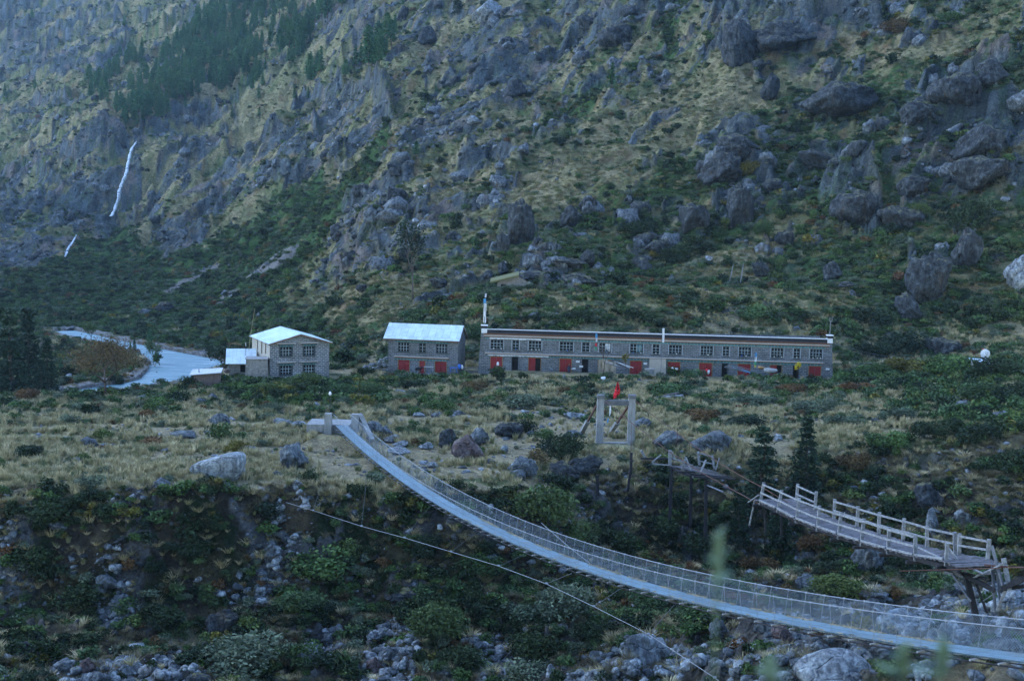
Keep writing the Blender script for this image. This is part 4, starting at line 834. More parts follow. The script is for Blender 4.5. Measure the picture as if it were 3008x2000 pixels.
BU = [(1455, 1115, 58, 44, 'round dark bush before the first red door of the long building', 'leaf_dark'), (1538, 1120, 36, 30, 'smaller dark bush right of the round one before the long building', 'leaf_dark'),
 (2388, 1135, 66, 42, 'round dark bush before the right end of the long building', 'leaf_dark'), (1985, 1105, 60, 32, 'leafy bush under the pale board', 'leaf_green'), (2040, 1118, 70, 36, 'green bush before the long building right of the board', 'leaf_green'),
 (890, 1150, 110, 62, 'yellow green bush covering the corner of the gabled stone house', 'leaf_green'), (850, 1168, 60, 44, 'yellowish bush in front of the gabled stone house', 'leaf_yellow'), (790, 1160, 100, 40, 'spreading bush below the stone turret', 'leaf_green'), (720, 1180, 90, 44, 'green bush left below the stone turret', 'leaf_dark'),
 (560, 1140, 60, 36, 'dark green bush before the timber shed', 'leaf_dark'), (335, 1140, 52, 46, 'round dark bush beside the autumn tree', 'leaf_dark'), (80, 1180, 90, 46, 'dry brownish bush at the left meadow end', 'leaf_rust'), (460, 1210, 80, 44, 'olive bush in the left meadow', 'leaf_green'), (430, 1235, 60, 40, 'rust coloured bush in the left meadow', 'leaf_rust'),
 (640, 1300, 84, 62, 'bright green bush behind the egg shaped boulder', 'leaf_green'), (690, 1330, 60, 40, 'light green bush right above the egg shaped boulder', 'leaf_yellow'), (300, 1295, 60, 36, 'green bush in the dry grass at left', 'leaf_green'), (210, 1250, 60, 34, 'grey bush at the left of the meadow', 'leaf_grey'),
 (790, 1215, 90, 36, 'grey green bush left behind the bridge abutment', 'leaf_grey'), (1000, 1170, 90, 50, 'dense green bush behind the lamp pole', 'leaf_green'), (1090, 1170, 80, 50, 'green bush right of the lamp pole', 'leaf_green'), (1120, 1215, 60, 34, 'bushy herb right of the abutment', 'leaf_grey'), (1290, 1215, 100, 46, 'green bush in the middle of the meadow', 'leaf_green'), (1210, 1150, 90, 40, 'dark green bush below the red door house', 'leaf_dark'), (1400, 1150, 90, 36, 'dry brown bush in the middle meadow', 'leaf_rust'), (1540, 1200, 120, 50, 'wide grey green bush behind the hollow boulder', 'leaf_grey'), (1555, 1270, 60, 40, 'green bush right of the hollow boulder', 'leaf_dark'),
 (1650, 1345, 140, 84, 'big round dark bush growing over the rim boulders', 'leaf_dark'), (1590, 1300, 70, 46, 'upper left part bush next to the big round rim bush', 'leaf_green'), (1340, 1325, 40, 50, 'green bush between the rim boulders', 'leaf_dark'), (1590, 1370, 70, 50, 'dry brown bush left under the big round rim bush', 'leaf_rust'),
 (1960, 1165, 110, 40, 'rust and green bush above the log on the meadow', 'leaf_green'), (2075, 1240, 110, 46, 'reddish bush on the right meadow', 'leaf_rust'), (2200, 1260, 110, 50, 'dark round bush right above the speckled boulder', 'leaf_dark'), (2060, 1280, 50, 36, 'dark green bush between the speckled boulders', 'leaf_green'), (2210, 1200, 130, 44, 'grey green bush on the right meadow', 'leaf_grey'), (2400, 1215, 120, 50, 'pale bush in the middle of the right meadow', 'leaf_grey'), (2330, 1165, 90, 44, 'rusty bush below the end of the long building', 'leaf_rust'), (2520, 1160, 110, 44, 'tawny bush on the right meadow', 'leaf_rust'), (2480, 1260, 120, 46, 'soft grey bush near the rim at right', 'leaf_grey'), (2650, 1240, 120, 50, 'greyish bush on the right rim', 'leaf_grey'),
 (2560, 1115, 120, 50, 'green bush right of the long building', 'leaf_green'), (2680, 1110, 130, 66, 'yellow green bush left below the dish', 'leaf_yellow'), (2800, 1120, 150, 80, 'big yellow green bush below the dish', 'leaf_green'), (2930, 1125, 150, 90, 'big dark bush right of the dish', 'leaf_dark'), (2990, 1190, 120, 80, 'dark bush at the right edge below the dish', 'leaf_dark'), (2870, 1180, 130, 66, 'green bush under the dish bushes', 'leaf_green'), (2760, 1290, 140, 70, 'dark bush on the right rim', 'leaf_dark'), (2900, 1320, 150, 90, 'broad dark bush on the right rim by the edge', 'leaf_dark'), (2990, 1400, 130, 90, 'dark bush hanging at the right edge of the gorge', 'leaf_dark'), (2620, 1330, 130, 60, 'olive bush at the rim above the broken bridge', 'leaf_green'), (2510, 1390, 100, 70, 'orange brown bush in the cliff near the conifers', 'leaf_rust'),
 (1590, 1560, 190, 150, 'big green leafy bush on the gorge bank below the rim boulders', 'leaf_green'), (1640, 1440, 90, 50, 'dark bush beneath the overhanging boulder', 'leaf_dark'), (1800, 1640, 150, 100, 'dark bush low in the gorge behind the suspension bridge', 'leaf_dark'), (1700, 1620, 120, 90, 'green bush behind the bridge netting', 'leaf_green'), (1930, 1600, 140, 90, 'dark leafy bush below the broken pier', 'leaf_dark'), (2050, 1640, 130, 80, 'black green bush in the gorge below the piers', 'leaf_dark'), (1490, 1480, 70, 40, 'yellowish bush at the gorge edge', 'leaf_yellow'),
 (2400, 1640, 110, 80, 'orange green bush under the broken wooden bridge', 'leaf_rust'), (2460, 1700, 130, 60, 'dark bush under the broken wooden bridge', 'leaf_dark'), (2470, 1760, 160, 80, 'bush behind the bridge netting near the rounded boulder', 'leaf_green'), (2230, 1690, 120, 60, 'rusty bush on the gorge floor', 'leaf_rust'), (2680, 1690, 130, 70, 'dark bush under the middle of the broken bridge', 'leaf_dark'),
 (1660, 1830, 180, 130, 'tall grey green bush in the gorge under the suspension bridge', 'leaf_grey'), (1280, 1900, 170, 140, 'big dark green bush in the lower middle of the gorge', 'leaf_green'), (1350, 1990, 160, 110, 'dark bush at the bottom in the middle', 'leaf_dark'), (1580, 1960, 180, 110, 'dark bush right of the stone run at the bottom', 'leaf_dark'), (1500, 1850, 160, 90, 'grey green bush above the stone run', 'leaf_grey'), (1550, 2010, 120, 60, 'pale green bush at the bottom of the stone run', 'leaf_grey'), (1760, 1900, 140, 90, 'dark bush left of the black and white boulder', 'leaf_dark'), (1400, 1700, 160, 80, 'green bush under the middle of the suspension bridge', 'leaf_green'), (1240, 1640, 120, 60, 'dark bush below the bridge deck', 'leaf_dark'), (1900, 1800, 130, 70, 'bush under the deck above the black and white boulder', 'leaf_green'), (2040, 1840, 110, 60, 'olive bush left of the upright grey boulder', 'leaf_green'),
 (690, 1990, 250, 130, 'large light leafy bush at the bottom left', 'leaf_grey'), (940, 1720, 230, 120, 'bright green bush in the left gorge bank', 'leaf_green'), (870, 1800, 150, 70, 'green bush below the bright green one', 'leaf_green'), (1020, 1640, 100, 60, 'small green bush in the bank right of the bright one', 'leaf_green'), (550, 1640, 150, 60, 'dark bush with yellow leaves in the left bank', 'leaf_dark'), (120, 1560, 200, 90, 'dark bush at the upper left bank', 'leaf_dark'), (60, 1700, 160, 110, 'dark bush at the left edge of the bank', 'leaf_dark'), (220, 1800, 190, 100, 'dark bush in the lower left bank', 'leaf_dark'), (450, 1850, 180, 80, 'dark green bush on the lower left bank', 'leaf_dark'), (900, 1960, 120, 70, 'bush right of the large light bush', 'leaf_green'), (560, 1960, 110, 60, 'dark bush left of the large light bush', 'leaf_dark'), (240, 1440, 90, 46, 'grey bush on the left rim', 'leaf_grey'), (90, 1350, 110, 50, 'dark bush at the left of the rim', 'leaf_dark'), (1100, 1420, 70, 40, 'green bush by the upper bridge deck', 'leaf_grey'), (800, 1530, 90, 50, 'dark bush below the rim', 'leaf_dark')]
for b in BU: bush(*b[:5], kind=b[5])
for i, (px_, py_, w_, h_, lb, k_) in enumerate([(1880, 700, 110, 60, 'dark bush left of the cave like boulder', 'leaf_dark'), (1880, 960, 130, 60, 'dark round bush on the bluff behind the long building', 'leaf_dark'), (1700, 960, 110, 60, 'dark grey bush on the bluff right of the prayer mast', 'leaf_dark'), (2220, 950, 120, 60, 'green bush on the bluff behind the white flag', 'leaf_green'), (2560, 970, 140, 80, 'dark bush right of the end of the long building', 'leaf_dark'), (2660, 1040, 140, 80, 'dark bush behind the wires', 'leaf_dark'), (2560, 1060, 120, 70, 'bush beside the right end wall', 'leaf_dark'), (2240, 700, 60, 50, 'green bush above the bluff poles', 'leaf_green'), (2290, 790, 50, 40, 'bright bush beside the bluff poles', 'leaf_green'), (2860, 690, 130, 110, 'dark round bush under the black crack', 'leaf_dark'), (2700, 640, 70, 50, 'green bush on the right crags', 'leaf_green'), (2210, 520, 90, 50, 'yellow green bush by the twin crag', 'leaf_yellow'), (2640, 100, 100, 60, 'rust coloured bush high on the right slope', 'leaf_rust'), (2790, 70, 80, 40, 'green bush at the top right', 'leaf_green'), (1990, 770, 90, 60, 'dark bush below the cave like boulder', 'leaf_dark'), (2910, 950, 110, 60, 'dark bush above the dish', 'leaf_dark'), (1400, 1010, 90, 70, 'bush in the gap between the two houses', 'leaf_green')]):
    bush(px_, py_, w_, h_, lb, k_, tmin=174)
# ================= buildings, bridges, small things =================
class MB:
    """collects shapes and links them as one mesh object"""
    def __init__(s): s.v = []; s.f = []; s.m = []; s.uv = {}
    def quad(s, a, b, c, d, mi=0): n = len(s.v); s.v += [tuple(a), tuple(b), tuple(c), tuple(d)]; s.f.append((n, n+1, n+2, n+3)); s.m.append(mi)
    def poly(s, pts, mi=0): n = len(s.v); s.v += [tuple(p) for p in pts]; s.f.append(tuple(range(n, n+len(pts)))); s.m.append(mi)
    def box(s, x0, x1, y0, y1, z0, z1, mi=0):
        P = [(x0, y0, z0), (x1, y0, z0), (x1, y1, z0), (x0, y1, z0), (x0, y0, z1), (x1, y0, z1), (x1, y1, z1), (x0, y1, z1)]; n = len(s.v); s.v += P
        for f in ((0, 3, 2, 1), (4, 5, 6, 7), (0, 1, 5, 4), (1, 2, 6, 5), (2, 3, 7, 6), (3, 0, 4, 7)): s.f.append(tuple(n+i for i in f)); s.m.append(mi)
    def hexa(s, bot, top, mi=0):
        n = len(s.v); s.v += [tuple(p) for p in bot]+[tuple(p) for p in top]
        for f in ((0, 3, 2, 1), (4, 5, 6, 7), (0, 1, 5, 4), (1, 2, 6, 5), (2, 3, 7, 6), (3, 0, 4, 7)): s.f.append(tuple(n+i for i in f)); s.m.append(mi)
    def beam(s, p, q, w, h=None, mi=0, roll=0, w2=None):
        p = Vector(p); q = Vector(q); h = h or w; d = (q-p).normalized(); up = Vector((0, 0, 1)) if abs(d.z) < .95 else Vector((0, 1, 0))
        a = d.cross(up).normalized(); b = a.cross(d).normalized()
        if roll: R_ = Matrix.Rotation(roll, 3, d); a = R_@a; b = R_@b
        k = (w2 or w)/w; c1 = [p+a*x*w/2+b*y*h/2 for x, y in ((-1, -1), (1, -1), (1, 1), (-1, 1))]; c2 = [q+(a*x*w/2+b*y*h/2)*k for x, y in ((-1, -1), (1, -1), (1, 1), (-1, 1))]
        s.hexa(c1, c2, mi)
    def tube(s, pts, r, n=6, mi=0):
        pts = [Vector(p) for p in pts]; rr = r if isinstance(r, (list, tuple)) else [r]*len(pts); rings = []
        for i, p in enumerate(pts):
            d = (pts[min(i+1, len(pts)-1)]-pts[max(i-1, 0)]).normalized(); up = Vector((0, 0, 1)) if abs(d.z) < .95 else Vector((0, 1, 0)); a = d.cross(up).normalized(); b = a.cross(d)
            k0 = len(s.v); s.v += [tuple(p+(a*math.cos(k*2*math.pi/n)+b*math.sin(k*2*math.pi/n))*rr[i]) for k in range(n)]; rings.append(k0)
        for a_, b_ in zip(rings[:-1], rings[1:]):
            for k in range(n): s.f.append((a_+k, a_+(k+1) % n, b_+(k+1) % n, b_+k)); s.m.append(mi)
        s.f.append(tuple(rings[0]+k for k in range(n))[::-1]); s.f.append(tuple(rings[-1]+k for k in range(n))); s.m += [mi, mi]
    def mesh(s, name, mats, smooth=False):
        me = bpy.data.meshes.new(name); me.from_pydata(s.v, [], s.f); 
        for m_ in (mats if isinstance(mats, (list, tuple)) else [mats]): me.materials.append(m_)
        me.polygons.foreach_set('material_index', s.m); me.polygons.foreach_set('use_smooth', [smooth]*len(s.f)); 
        bm = bmesh.new(); bm.from_mesh(me); bmesh.ops.recalc_face_normals(bm, faces=bm.faces); bm.to_mesh(me); bm.free(); me.update(); return me
    def obj(s, name, mats, parent=None, loc=None, smooth=False, **kw):
        o = bpy.data.objects.new(name, s.mesh(name, mats, smooth))
        if loc is not None: o.location = loc
        return link(o, parent=parent, **kw)
def empty(name, loc, label, cat, group=None, rz=0):
    e = bpy.data.objects.new(name, None); e.location = loc; e.rotation_euler = (0, 0, rz); return link(e, label, cat, group)
def stonewall(name, stone, stone2, mortar, bw=.55, rh=.24, ms=.03, bias=0):
    m = mat(name, stone, .9, 0, .2); t = NT(m); tc = t.n("ShaderNodeTexCoord"); sp = t.n("ShaderNodeSeparateXYZ"); t.l(tc.outputs['Object'], sp.inputs[0])
    u = t.math('ADD', sp.outputs[0], sp.outputs[1]); cb = t.n("ShaderNodeCombineXYZ")
    wob = t.n("ShaderNodeTexNoise", Scale=1.2, Detail=2); t.l(tc.outputs['Object'], wob.inputs['Vector'])
    t.l(t.math('ADD', u, t.math('MULTIPLY', wob.outputs['Fac'], .16)), cb.inputs[0]); t.l(t.math('ADD', sp.outputs[2], t.math('MULTIPLY', wob.outputs['Fac'], .06)), cb.inputs[1])
    b = t.n("ShaderNodeTexBrick", Scale=1.0); b.inputs['Brick Width'].default_value = bw; b.inputs['Row Height'].default_value = rh; b.inputs['Mortar Size'].default_value = ms; b.inputs['Mortar Smooth'].default_value = .3; b.inputs['Bias'].default_value = bias
    b.inputs['Color1'].default_value = (*stone, 1); b.inputs['Color2'].default_value = (*stone2, 1); b.inputs['Mortar'].default_value = (*mortar, 1); t.l(cb.outputs[0], b.inputs['Vector'])
    n = t.noise(tc.outputs['Object'], 4, 6, .7); c = t.mix(b.outputs[0], t.ramp(n, [(.3, (.6, .6, .6)), (.65, (1.25, 1.25, 1.25))]), 1, 'MULTIPLY')
    n2 = t.noise(tc.outputs['Object'], .5, 3, .6); c = t.mix(c, t.ramp(n2, [(.35, (.8, .78, .74)), (.6, (1.05, 1.05, 1.05))]), 1, 'MULTIPLY')
    t.base(c); h = t.math('SUBTRACT', t.math('MULTIPLY', n, .5), t.math('MULTIPLY', b.outputs['Fac'], .6)); t.bump(h, .05, .9); return m
M['wall_long'] = stonewall('grey stone block wall', (.095, .105, .115), (.16, .175, .19), (.28, .29, .29), .55, .22, .02)
M['wall_gable'] = stonewall('stone block wall with pale joints', (.10, .11, .12), (.17, .185, .20), (.40, .41, .41), .55, .24, .028)
M['wall_rough'] = stonewall('rough rubble wall', (.19, .185, .17), (.27, .26, .24), (.33, .32, .30), .35, .17, .02)
M['wall_plain'] = grainy('pale rendered rubble', (.22, .21, .18), (.34, .32, .27), 3.5, .95, .04, c3=(.44, .41, .36))
def tinroof():
    m = mat('corrugated tin', (.5, .52, .55), .45, .35, .5); t = NT(m); v = t.co(); n = t.noise(v, 1.3, 4, .6); w = t.n("ShaderNodeTexWave", _wave_type='BANDS', Scale=2.2, Distortion=.0); w.bands_direction = 'X'; t.l(v, w.inputs['Vector'])
    sp = t.n("ShaderNodeTexNoise", Scale=.45, Detail=2); t.l(t.co((1, .2, 1)), sp.inputs['Vector'])
    c = t.ramp(n, [(.3, (.40, .50, .53)), (.6, (.54, .66, .69))]); c = t.mix(c, t.ramp(sp.outputs['Fac'], [(.4, (.88, .9, .92)), (.6, (1.05, 1.05, 1.05))]), 1, 'MULTIPLY'); b_ = t.n('ShaderNodeTexBrick', Scale=1); b_.inputs['Brick Width'].default_value = 1.0; b_.inputs['Row Height'].default_value = 1.9; b_.inputs['Mortar Size'].default_value = .02; b_.inputs['Color1'].default_value = (.86, .87, .88, 1); b_.inputs['Color2'].default_value = (1.06, 1.06, 1.05, 1); b_.inputs['Mortar'].default_value = (.5, .52, .55, 1); t.l(v, b_.inputs['Vector']); c = t.mix(c, b_.outputs[0], 1, 'MULTIPLY'); c = t.mix(c, t.ramp(w.outputs['Fac'], [(0, (.82, .82, .82)), (1, (1.05, 1.05, 1.05))]), 1, 'MULTIPLY'); t.base(c); t.bump(w.outputs['Fac'], .05, .9); return m  # stripes paint the groove shade of corrugation; tint carries the light's cyan cast
M['tin'] = tinroof()
M['rust_tin'] = grainy('weathered sheet roof', (.30, .31, .32), (.45, .47, .48), 2, .6, .03, c3=(.28, .20, .15))
M['black'] = grainy('black painted parapet', (.012, .014, .02), (.03, .034, .042), 3, .8, .0)
M['white'] = grainy('whitewash', (.55, .56, .57), (.72, .73, .74), 4, .85, .01)
M['strip'] = grainy('pale window strip', (.26, .29, .31), (.36, .39, .41), 4, .8, 0)
M['cream'] = grainy('cream ledge', (.36, .32, .28), (.50, .45, .40), 2, .85, .01)
M['brown'] = grainy('brown painted timber', (.10, .05, .03), (.18, .09, .05), 5, .7, 0)
M['ochre'] = grainy('ochre band', (.22, .13, .05), (.30, .18, .07), 5, .7, 0)
def patt():
    m = mat('painted teal frieze', (.05, .17, .19), .7); t = NT(m); v = t.co((1, 1, 1)); b = t.n("ShaderNodeTexBrick", Scale=1); b.offset = 0
    tc = t.n("ShaderNodeTexCoord"); sp = t.n("ShaderNodeSeparateXYZ"); t.l(tc.outputs['Object'], sp.inputs[0]); cb = t.n("ShaderNodeCombineXYZ"); t.l(sp.outputs[0], cb.inputs[0]); t.l(sp.outputs[2], cb.inputs[1]); t.l(cb.outputs[0], b.inputs['Vector'])
    b.inputs['Brick Width'].default_value = .45; b.inputs['Row Height'].default_value = .6; b.inputs['Mortar Size'].default_value = .04; b.inputs['Color1'].default_value = (.03, .12, .15, 1); b.inputs['Color2'].default_value = (.06, .20, .22, 1); b.inputs['Mortar'].default_value = (.22, .25, .2, 1)
    t.base(b.outputs[0]); return m
M['teal'] = patt()
M['red'] = grainy('red painted door', (.17, .014, .016), (.25, .026, .026), 2.5, .6, .005, vec=(3, 1, .4))
M['glass'] = mat('dark window glass', (.012, .015, .02), .12, 0, .5)
M['dark'] = grainy('unlit room black', (.006, .006, .007), (.014, .013, .013), 2, .95, 0)  # near-black colour painted for the shade of unlit rooms
M['frame_dark'] = grainy('dark window frame', (.02, .03, .035), (.04, .055, .06), 4, .6, 0)
M['frame_pale'] = grainy('pale glazing bar', (.22, .27, .29), (.30, .35, .37), 4, .6, 0)
M['concrete'] = grainy('weathered concrete', (.15, .155, .15), (.25, .255, .25), 2.2, .92, .02, c3=(.33, .33, .32), vec=(1, 1, .35))
M['concrete_dark'] = grainy('stained concrete', (.07, .075, .08), (.15, .155, .16), 3, .92, .02)
M['wood_pale'] = grainy('bleached timber', (.09, .095, .10), (.21, .22, .23), 3, .9, .01, vec=(2, 2, 2), c3=(.30, .315, .325))
M['wood_grey'] = grainy('grey decking', (.045, .042, .045), (.11, .105, .11), 4, .92, .02, c3=(.18, .18, .185))
M['wood_dark'] = grainy('dark wet timber', (.010, .010, .012), (.03, .03, .034), 4, .9, .01)
M['wood_brown'] = grainy('brown shed boards', (.08, .055, .045), (.17, .13, .115), 3, .9, .02, vec=(4, 1, .3), c3=(.26, .23, .21))
M['steel'] = grainy('galvanised steel', (.20, .22, .25), (.30, .33, .36), 6, .5, .0, metal=.3)
M['steel_dark'] = grainy('dull steel', (.07, .08, .10), (.14, .15, .17), 6, .6, .0, metal=.2)
M['rust'] = grainy('rusty iron', (.06, .03, .025), (.12, .06, .045), 8, .9, 0)
M['straw'] = grainy('straw', (.30, .24, .13), (.42, .34, .2), 9, .95, 0)
M['flagred'] = mat('red cloth', (.55, .02, .035), .8); M['clothwhite'] = mat('white cloth', (.6, .62, .64), .85); M['clothblue'] = mat('blue cloth', (.05, .25, .5), .8); M['clothyellow'] = mat('yellow cloth', (.45, .36, .06), .8); M['clothgreen'] = mat('green cloth', (.05, .25, .12), .8)
M['bluepl'] = mat('blue plastic', (.03, .12, .42), .5); M['cardboard'] = grainy('tan sheet', (.30, .27, .22), (.38, .34, .28), 3, .9, 0); M['turf'] = grainy('turf', (.07, .08, .03), (.16, .15, .07), 5, .95, .05); M['fur'] = mat('black hair', (.012, .012, .014), .9)
M['skin'] = mat('skin', (.28, .16, .11), .6); M['jacket'] = mat('dark jacket', (.03, .035, .05), .9)
# ---- net
nm = mat('wire netting', (.16, .22, .29), .6, .2); t = NT(nm); uv = t.n("ShaderNodeUVMap"); sp = t.n("ShaderNodeSeparateXYZ"); t.l(uv.outputs[0], sp.inputs[0])
def wires(expr, per, w): return t.math('LESS_THAN', t.math('PINGPONG', expr, per/2), w)
a1 = t.math('ADD', sp.outputs[0], sp.outputs[1]); a2 = t.math('SUBTRACT', sp.outputs[0], sp.outputs[1])
k = t.math('MAXIMUM', wires(a1, .12, .0042), wires(a2, .12, .0042)); tr = t.n("ShaderNodeBsdfTransparent"); mx = t.n("ShaderNodeMixShader"); t.l(k, mx.inputs[0]); t.l(tr.outputs[0], mx.inputs[1]); t.l(t.b.outputs[0], mx.inputs[2])
t.l(mx.outputs[0], t.t.nodes['Material Output'].inputs[0]); M['net'] = nm
dm = mat('steel mesh deck', (.42, .47, .53), .55, .25); t = NT(dm); uv = t.n("ShaderNodeUVMap"); n = t.n("ShaderNodeTexNoise", Scale=2.2, Detail=6, Roughness=.7); t.l(uv.outputs[0], n.inputs['Vector']); n2 = t.n("ShaderNodeTexNoise", Scale=26, Detail=2); t.l(uv.outputs[0], n2.inputs['Vector'])
c = t.ramp(n.outputs['Fac'], [(.3, (.09, .15, .18)), (.6, (.155, .235, .27))]); c = t.mix(c, t.ramp(n2.outputs['Fac'], [(.35, (.6, .6, .6)), (.6, (1.3, 1.3, 1.3))]), 1, 'MULTIPLY'); jb = t.n('ShaderNodeTexBrick', Scale=1); jb.offset = 0; jb.inputs['Brick Width'].default_value = 2.3; jb.inputs['Row Height'].default_value = .62; jb.inputs['Mortar Size'].default_value = .03; jb.inputs['Color1'].default_value = (.85, .85, .85, 1); jb.inputs['Color2'].default_value = (1.15, 1.15, 1.15, 1); jb.inputs['Mortar'].default_value = (.45, .45, .45, 1); t.l(uv.outputs[0], jb.inputs['Vector']); c = t.mix(c, jb.outputs[0], 1, 'MULTIPLY'); n3 = t.n('ShaderNodeTexNoise', Scale=.7, Detail=4); t.l(uv.outputs[0], n3.inputs['Vector']); c = t.mix(c, (.16, .14, .11), t.ramp(n3.outputs['Fac'], [(.55, (0, 0, 0)), (.72, (.6, .6, .6))])); t.base(c); t.bump(n2.outputs['Fac'], .02); M['deckmesh'] = dm  # deck tint carries the cyan cast of the cool light
# ---------------- wall face helper ----------------
class Face:
    """front line of a building from A (left) to B (right)"""
    def __init__(s, A, B, z0): s.A = Vector((*A, z0)); s.B = Vector((*B, z0)); d = s.B-s.A; s.L = d.length; s.u = d.normalized(); s.rz = math.atan2(d.y, d.x); s.z0 = z0
    def x(s, px, z=4):
        t_ = np.linspace(-2, s.L+2, 800); q = proj(s.A.x+s.u.x*t_, s.A.y+s.u.y*t_, np.full(800, float(z)))[0]; return float(np.interp(px, q, t_))
    def z(s, px, py):
        t_ = s.x(px); p = s.A+s.u*t_; return z_for(p.x/p.y, p.y, py)-s.z0
def wall_openings(mb, x0, x1, z0, z1, ops, y=0, depth=.28, mi=0):
    xs = sorted({x0, x1, *[o[0] for o in ops], *[o[1] for o in ops]}); zs = sorted({z0, z1, *[o[2] for o in ops], *[o[3] for o in ops]})
    for a, b in zip(xs[:-1], xs[1:]):
        for c, d in zip(zs[:-1], zs[1:]):
            mx_, mz_ = (a+b)/2, (c+d)/2
            if any(o[0] < mx_ < o[1] and o[2] < mz_ < o[3] for o in ops): continue
            mb.quad((a, y, c), (b, y, c), (b, y, d), (a, y, d), mi)
    for a, b, c, d in ops:
        mb.quad((a, y, c), (a, y+depth, c), (a, y+depth, d), (a, y, d), mi); mb.quad((b, y, c), (b, y+depth, c), (b, y+depth, d), (b, y, d), mi)
        mb.quad((a, y, c), (b, y, c), (b, y+depth, c), (a, y+depth, c), mi); mb.quad((a, y, d), (b, y, d), (b, y+depth, d), (a, y+depth, d), mi)
WM = {}
def window(parent, x0, x1, z0, z1, strips=True, curtain=False, y=0):
    w, h = round(x1-x0, 1), round(z1-z0, 2); w = x1-x0; key = (round(w, 1), round(h, 1), strips)
    if key not in WM:
        f = MB(); t_ = .09; d0, d1 = .06, .14
        f.box(0, w, d0, d1, 0, t_); f.box(0, w, d0, d1, h-t_, h); f.box(0, t_, d0, d1, t_, h-t_); f.box(w-t_, w, d0, d1, t_, h-t_)
        g = MB(); n = 4 if w > 1.3 else 2; b = .035
        for i in range(1, n): x = w*i/n; g.box(x-b, x+b, .07, .115, t_, h-t_)
        g.box(t_, w-t_, .072, .112, h*.62-b, h*.62+b); g.box(t_, w-t_, .072, .112, h*.3-b*.7, h*.3+b*.7)
        gl = MB(); gl.quad((t_/2, .15, t_/2), (w-t_/2, .15, t_/2), (w-t_/2, .15, h-t_/2), (t_/2, .15, h-t_/2))
        s_ = MB(); 
        if strips:
            s_.box(-.13, -.02, -.045, .0, -.1, h+.02, 0); s_.box(w+.02, w+.13, -.045, .0, -.1, h+.02, 0); s_.box(-.13, w+.13, -.046, .0, -.2, -.1, 1)
        else: s_.box(-.08, w+.08, -.05, .0, -.1, -.01, 1)
        WM[key] = [('window', f.mesh('window', M['frame_dark'])), ('glazing_bar', g.mesh('glazing_bar', M['frame_pale'])), ('pane', gl.mesh('pane', M['glass'])), ('surround', s_.mesh('surround', [M['strip'], M['frame_dark']]))]
    root = None
    for nm_, me in WM[key]:
        o = bpy.data.objects.new(nm_, me)
        if root is None: root = o; o.location = (x0, y, z0); link(o, parent=parent)
        else: link(o, parent=root)
    if curtain:
        c = MB(); c.box(w*.5, w*.93, .12, .135, .12, h-.1); c.obj('curtain', M['clothwhite'] if curtain == 1 else M['teal'], root)
    return root
def door(parent, x0, x1, z0, z1, kind='red', y=0):
    w, h = x1-x0, z1-z0; m = MB()
    m.box(-.07, 0, -.03, .1, 0, h+.07); m.box(w, w+.07, -.03, .1, 0, h+.07); m.box(0, w, -.03, .1, h, h+.07)
    r = m.obj('door', M['ochre'] if kind != 'dark' else M['frame_dark'], parent, (x0, y, z0))
    lf = MB(); n = 2 if w > 1.2 else 1
    if kind == 'half': lf.box(0, w*.56, .05, .1, 0, h-.01)
    elif kind == 'red':
        for i in range(n): lf.box(w*i/n+.015, w*(i+1)/n-.015, .05, .1, 0, h-.01)
        lf.box(.02, w-.02, .035, .05, h*.5, h*.5+.08)
    if kind != 'dark': lf.obj('door_leaf', M['red'], r)
    if kind != 'red':
        d = MB(); d.quad((0, .26, 0), (w, .26, 0), (w, .26, h), (0, .26, h)); d.obj('unlit_room_sheet', M['dark'], r)  # near-black sheet stands in for the shade inside the open door
    return r
# ---------------- long building ----------------
F = Face((-4.15, 166.0), (43.0, 164.0), .95); Lb = F.L
lb = empty('long_house', F.A, 'long two storey grey stone lodge with black parapet, blue trim and red doors', 'building', rz=F.rz)
wz = lambda py: F.z(1700, py)
W0, W1, D0, D1 = 2.87, 4.12, .0, 1.78
wins = [(1441, 1478, 0), (1505, 1524, 0), (1553, 1589, 0), (1644, 1683, 0), (1710, 1731, 0), (1760, 1795, 1), (1851, 1888, 2), (1917, 1936, 0), (1965, 2002, 0), (2058, 2094, 0), (2123, 2141, 0), (2170, 2206, 0), (2265, 2301, 0), (2331, 2349, 0), (2379, 2415, 0)]
drs = [(1441, 1475, 'red'), (1504, 1521, 'dark'), (1553, 1588, 'half'), (1644, 1678, 'red'), (1710, 1727, 'dark'), (1758, 1792, 'red'), (1851, 1885, 'red'), (1962, 1997, 'red'), (2054, 2091, 'red'), (2121, 2137, 'dark'), (2168, 2204, 'red'), (2262, 2296, 'half'), (2330, 2346, 'dark'), (2376, 2411, 'red')]
wx = [(F.x(a), F.x(b), c) for a, b, c in wins]; dx = [(F.x(a, 2), F.x(b, 2), c) for a, b, c in drs]
m = MB(); DP = 7.5
wall_openings(m, 0, Lb, -.6, 5.2, [(a, b, W0, W1) for a, b, _ in wx]+[(a, b, D0, D1) for a, b, _ in dx])
m.quad((0, DP, -.6), (Lb, DP, -.6), (Lb, DP, 5.2), (0, DP, 4.7)); m.quad((0, 0, 4.6), (Lb, 0, 4.6), (Lb, DP, 4.6), (0, DP, 4.6))
m.hexa([(-.42, -.15, -.6), (0, .0, -.6), (0, DP, -.6), (-.42, DP, -.6)], [(-.06, .0, 5.2), (0, .001, 5.2), (0, DP, 4.8), (-.06, DP, 4.8)])
m.hexa([(Lb, 0, -.6), (Lb+.42, -.15, -.6), (Lb+.42, DP, -.6), (Lb, DP, -.6)], [(Lb, .001, 5.2), (Lb+.06, 0, 5.2), (Lb+.06, DP, 4.8), (Lb, DP, 4.8)])
m.obj('wall', M['wall_long'], lb)
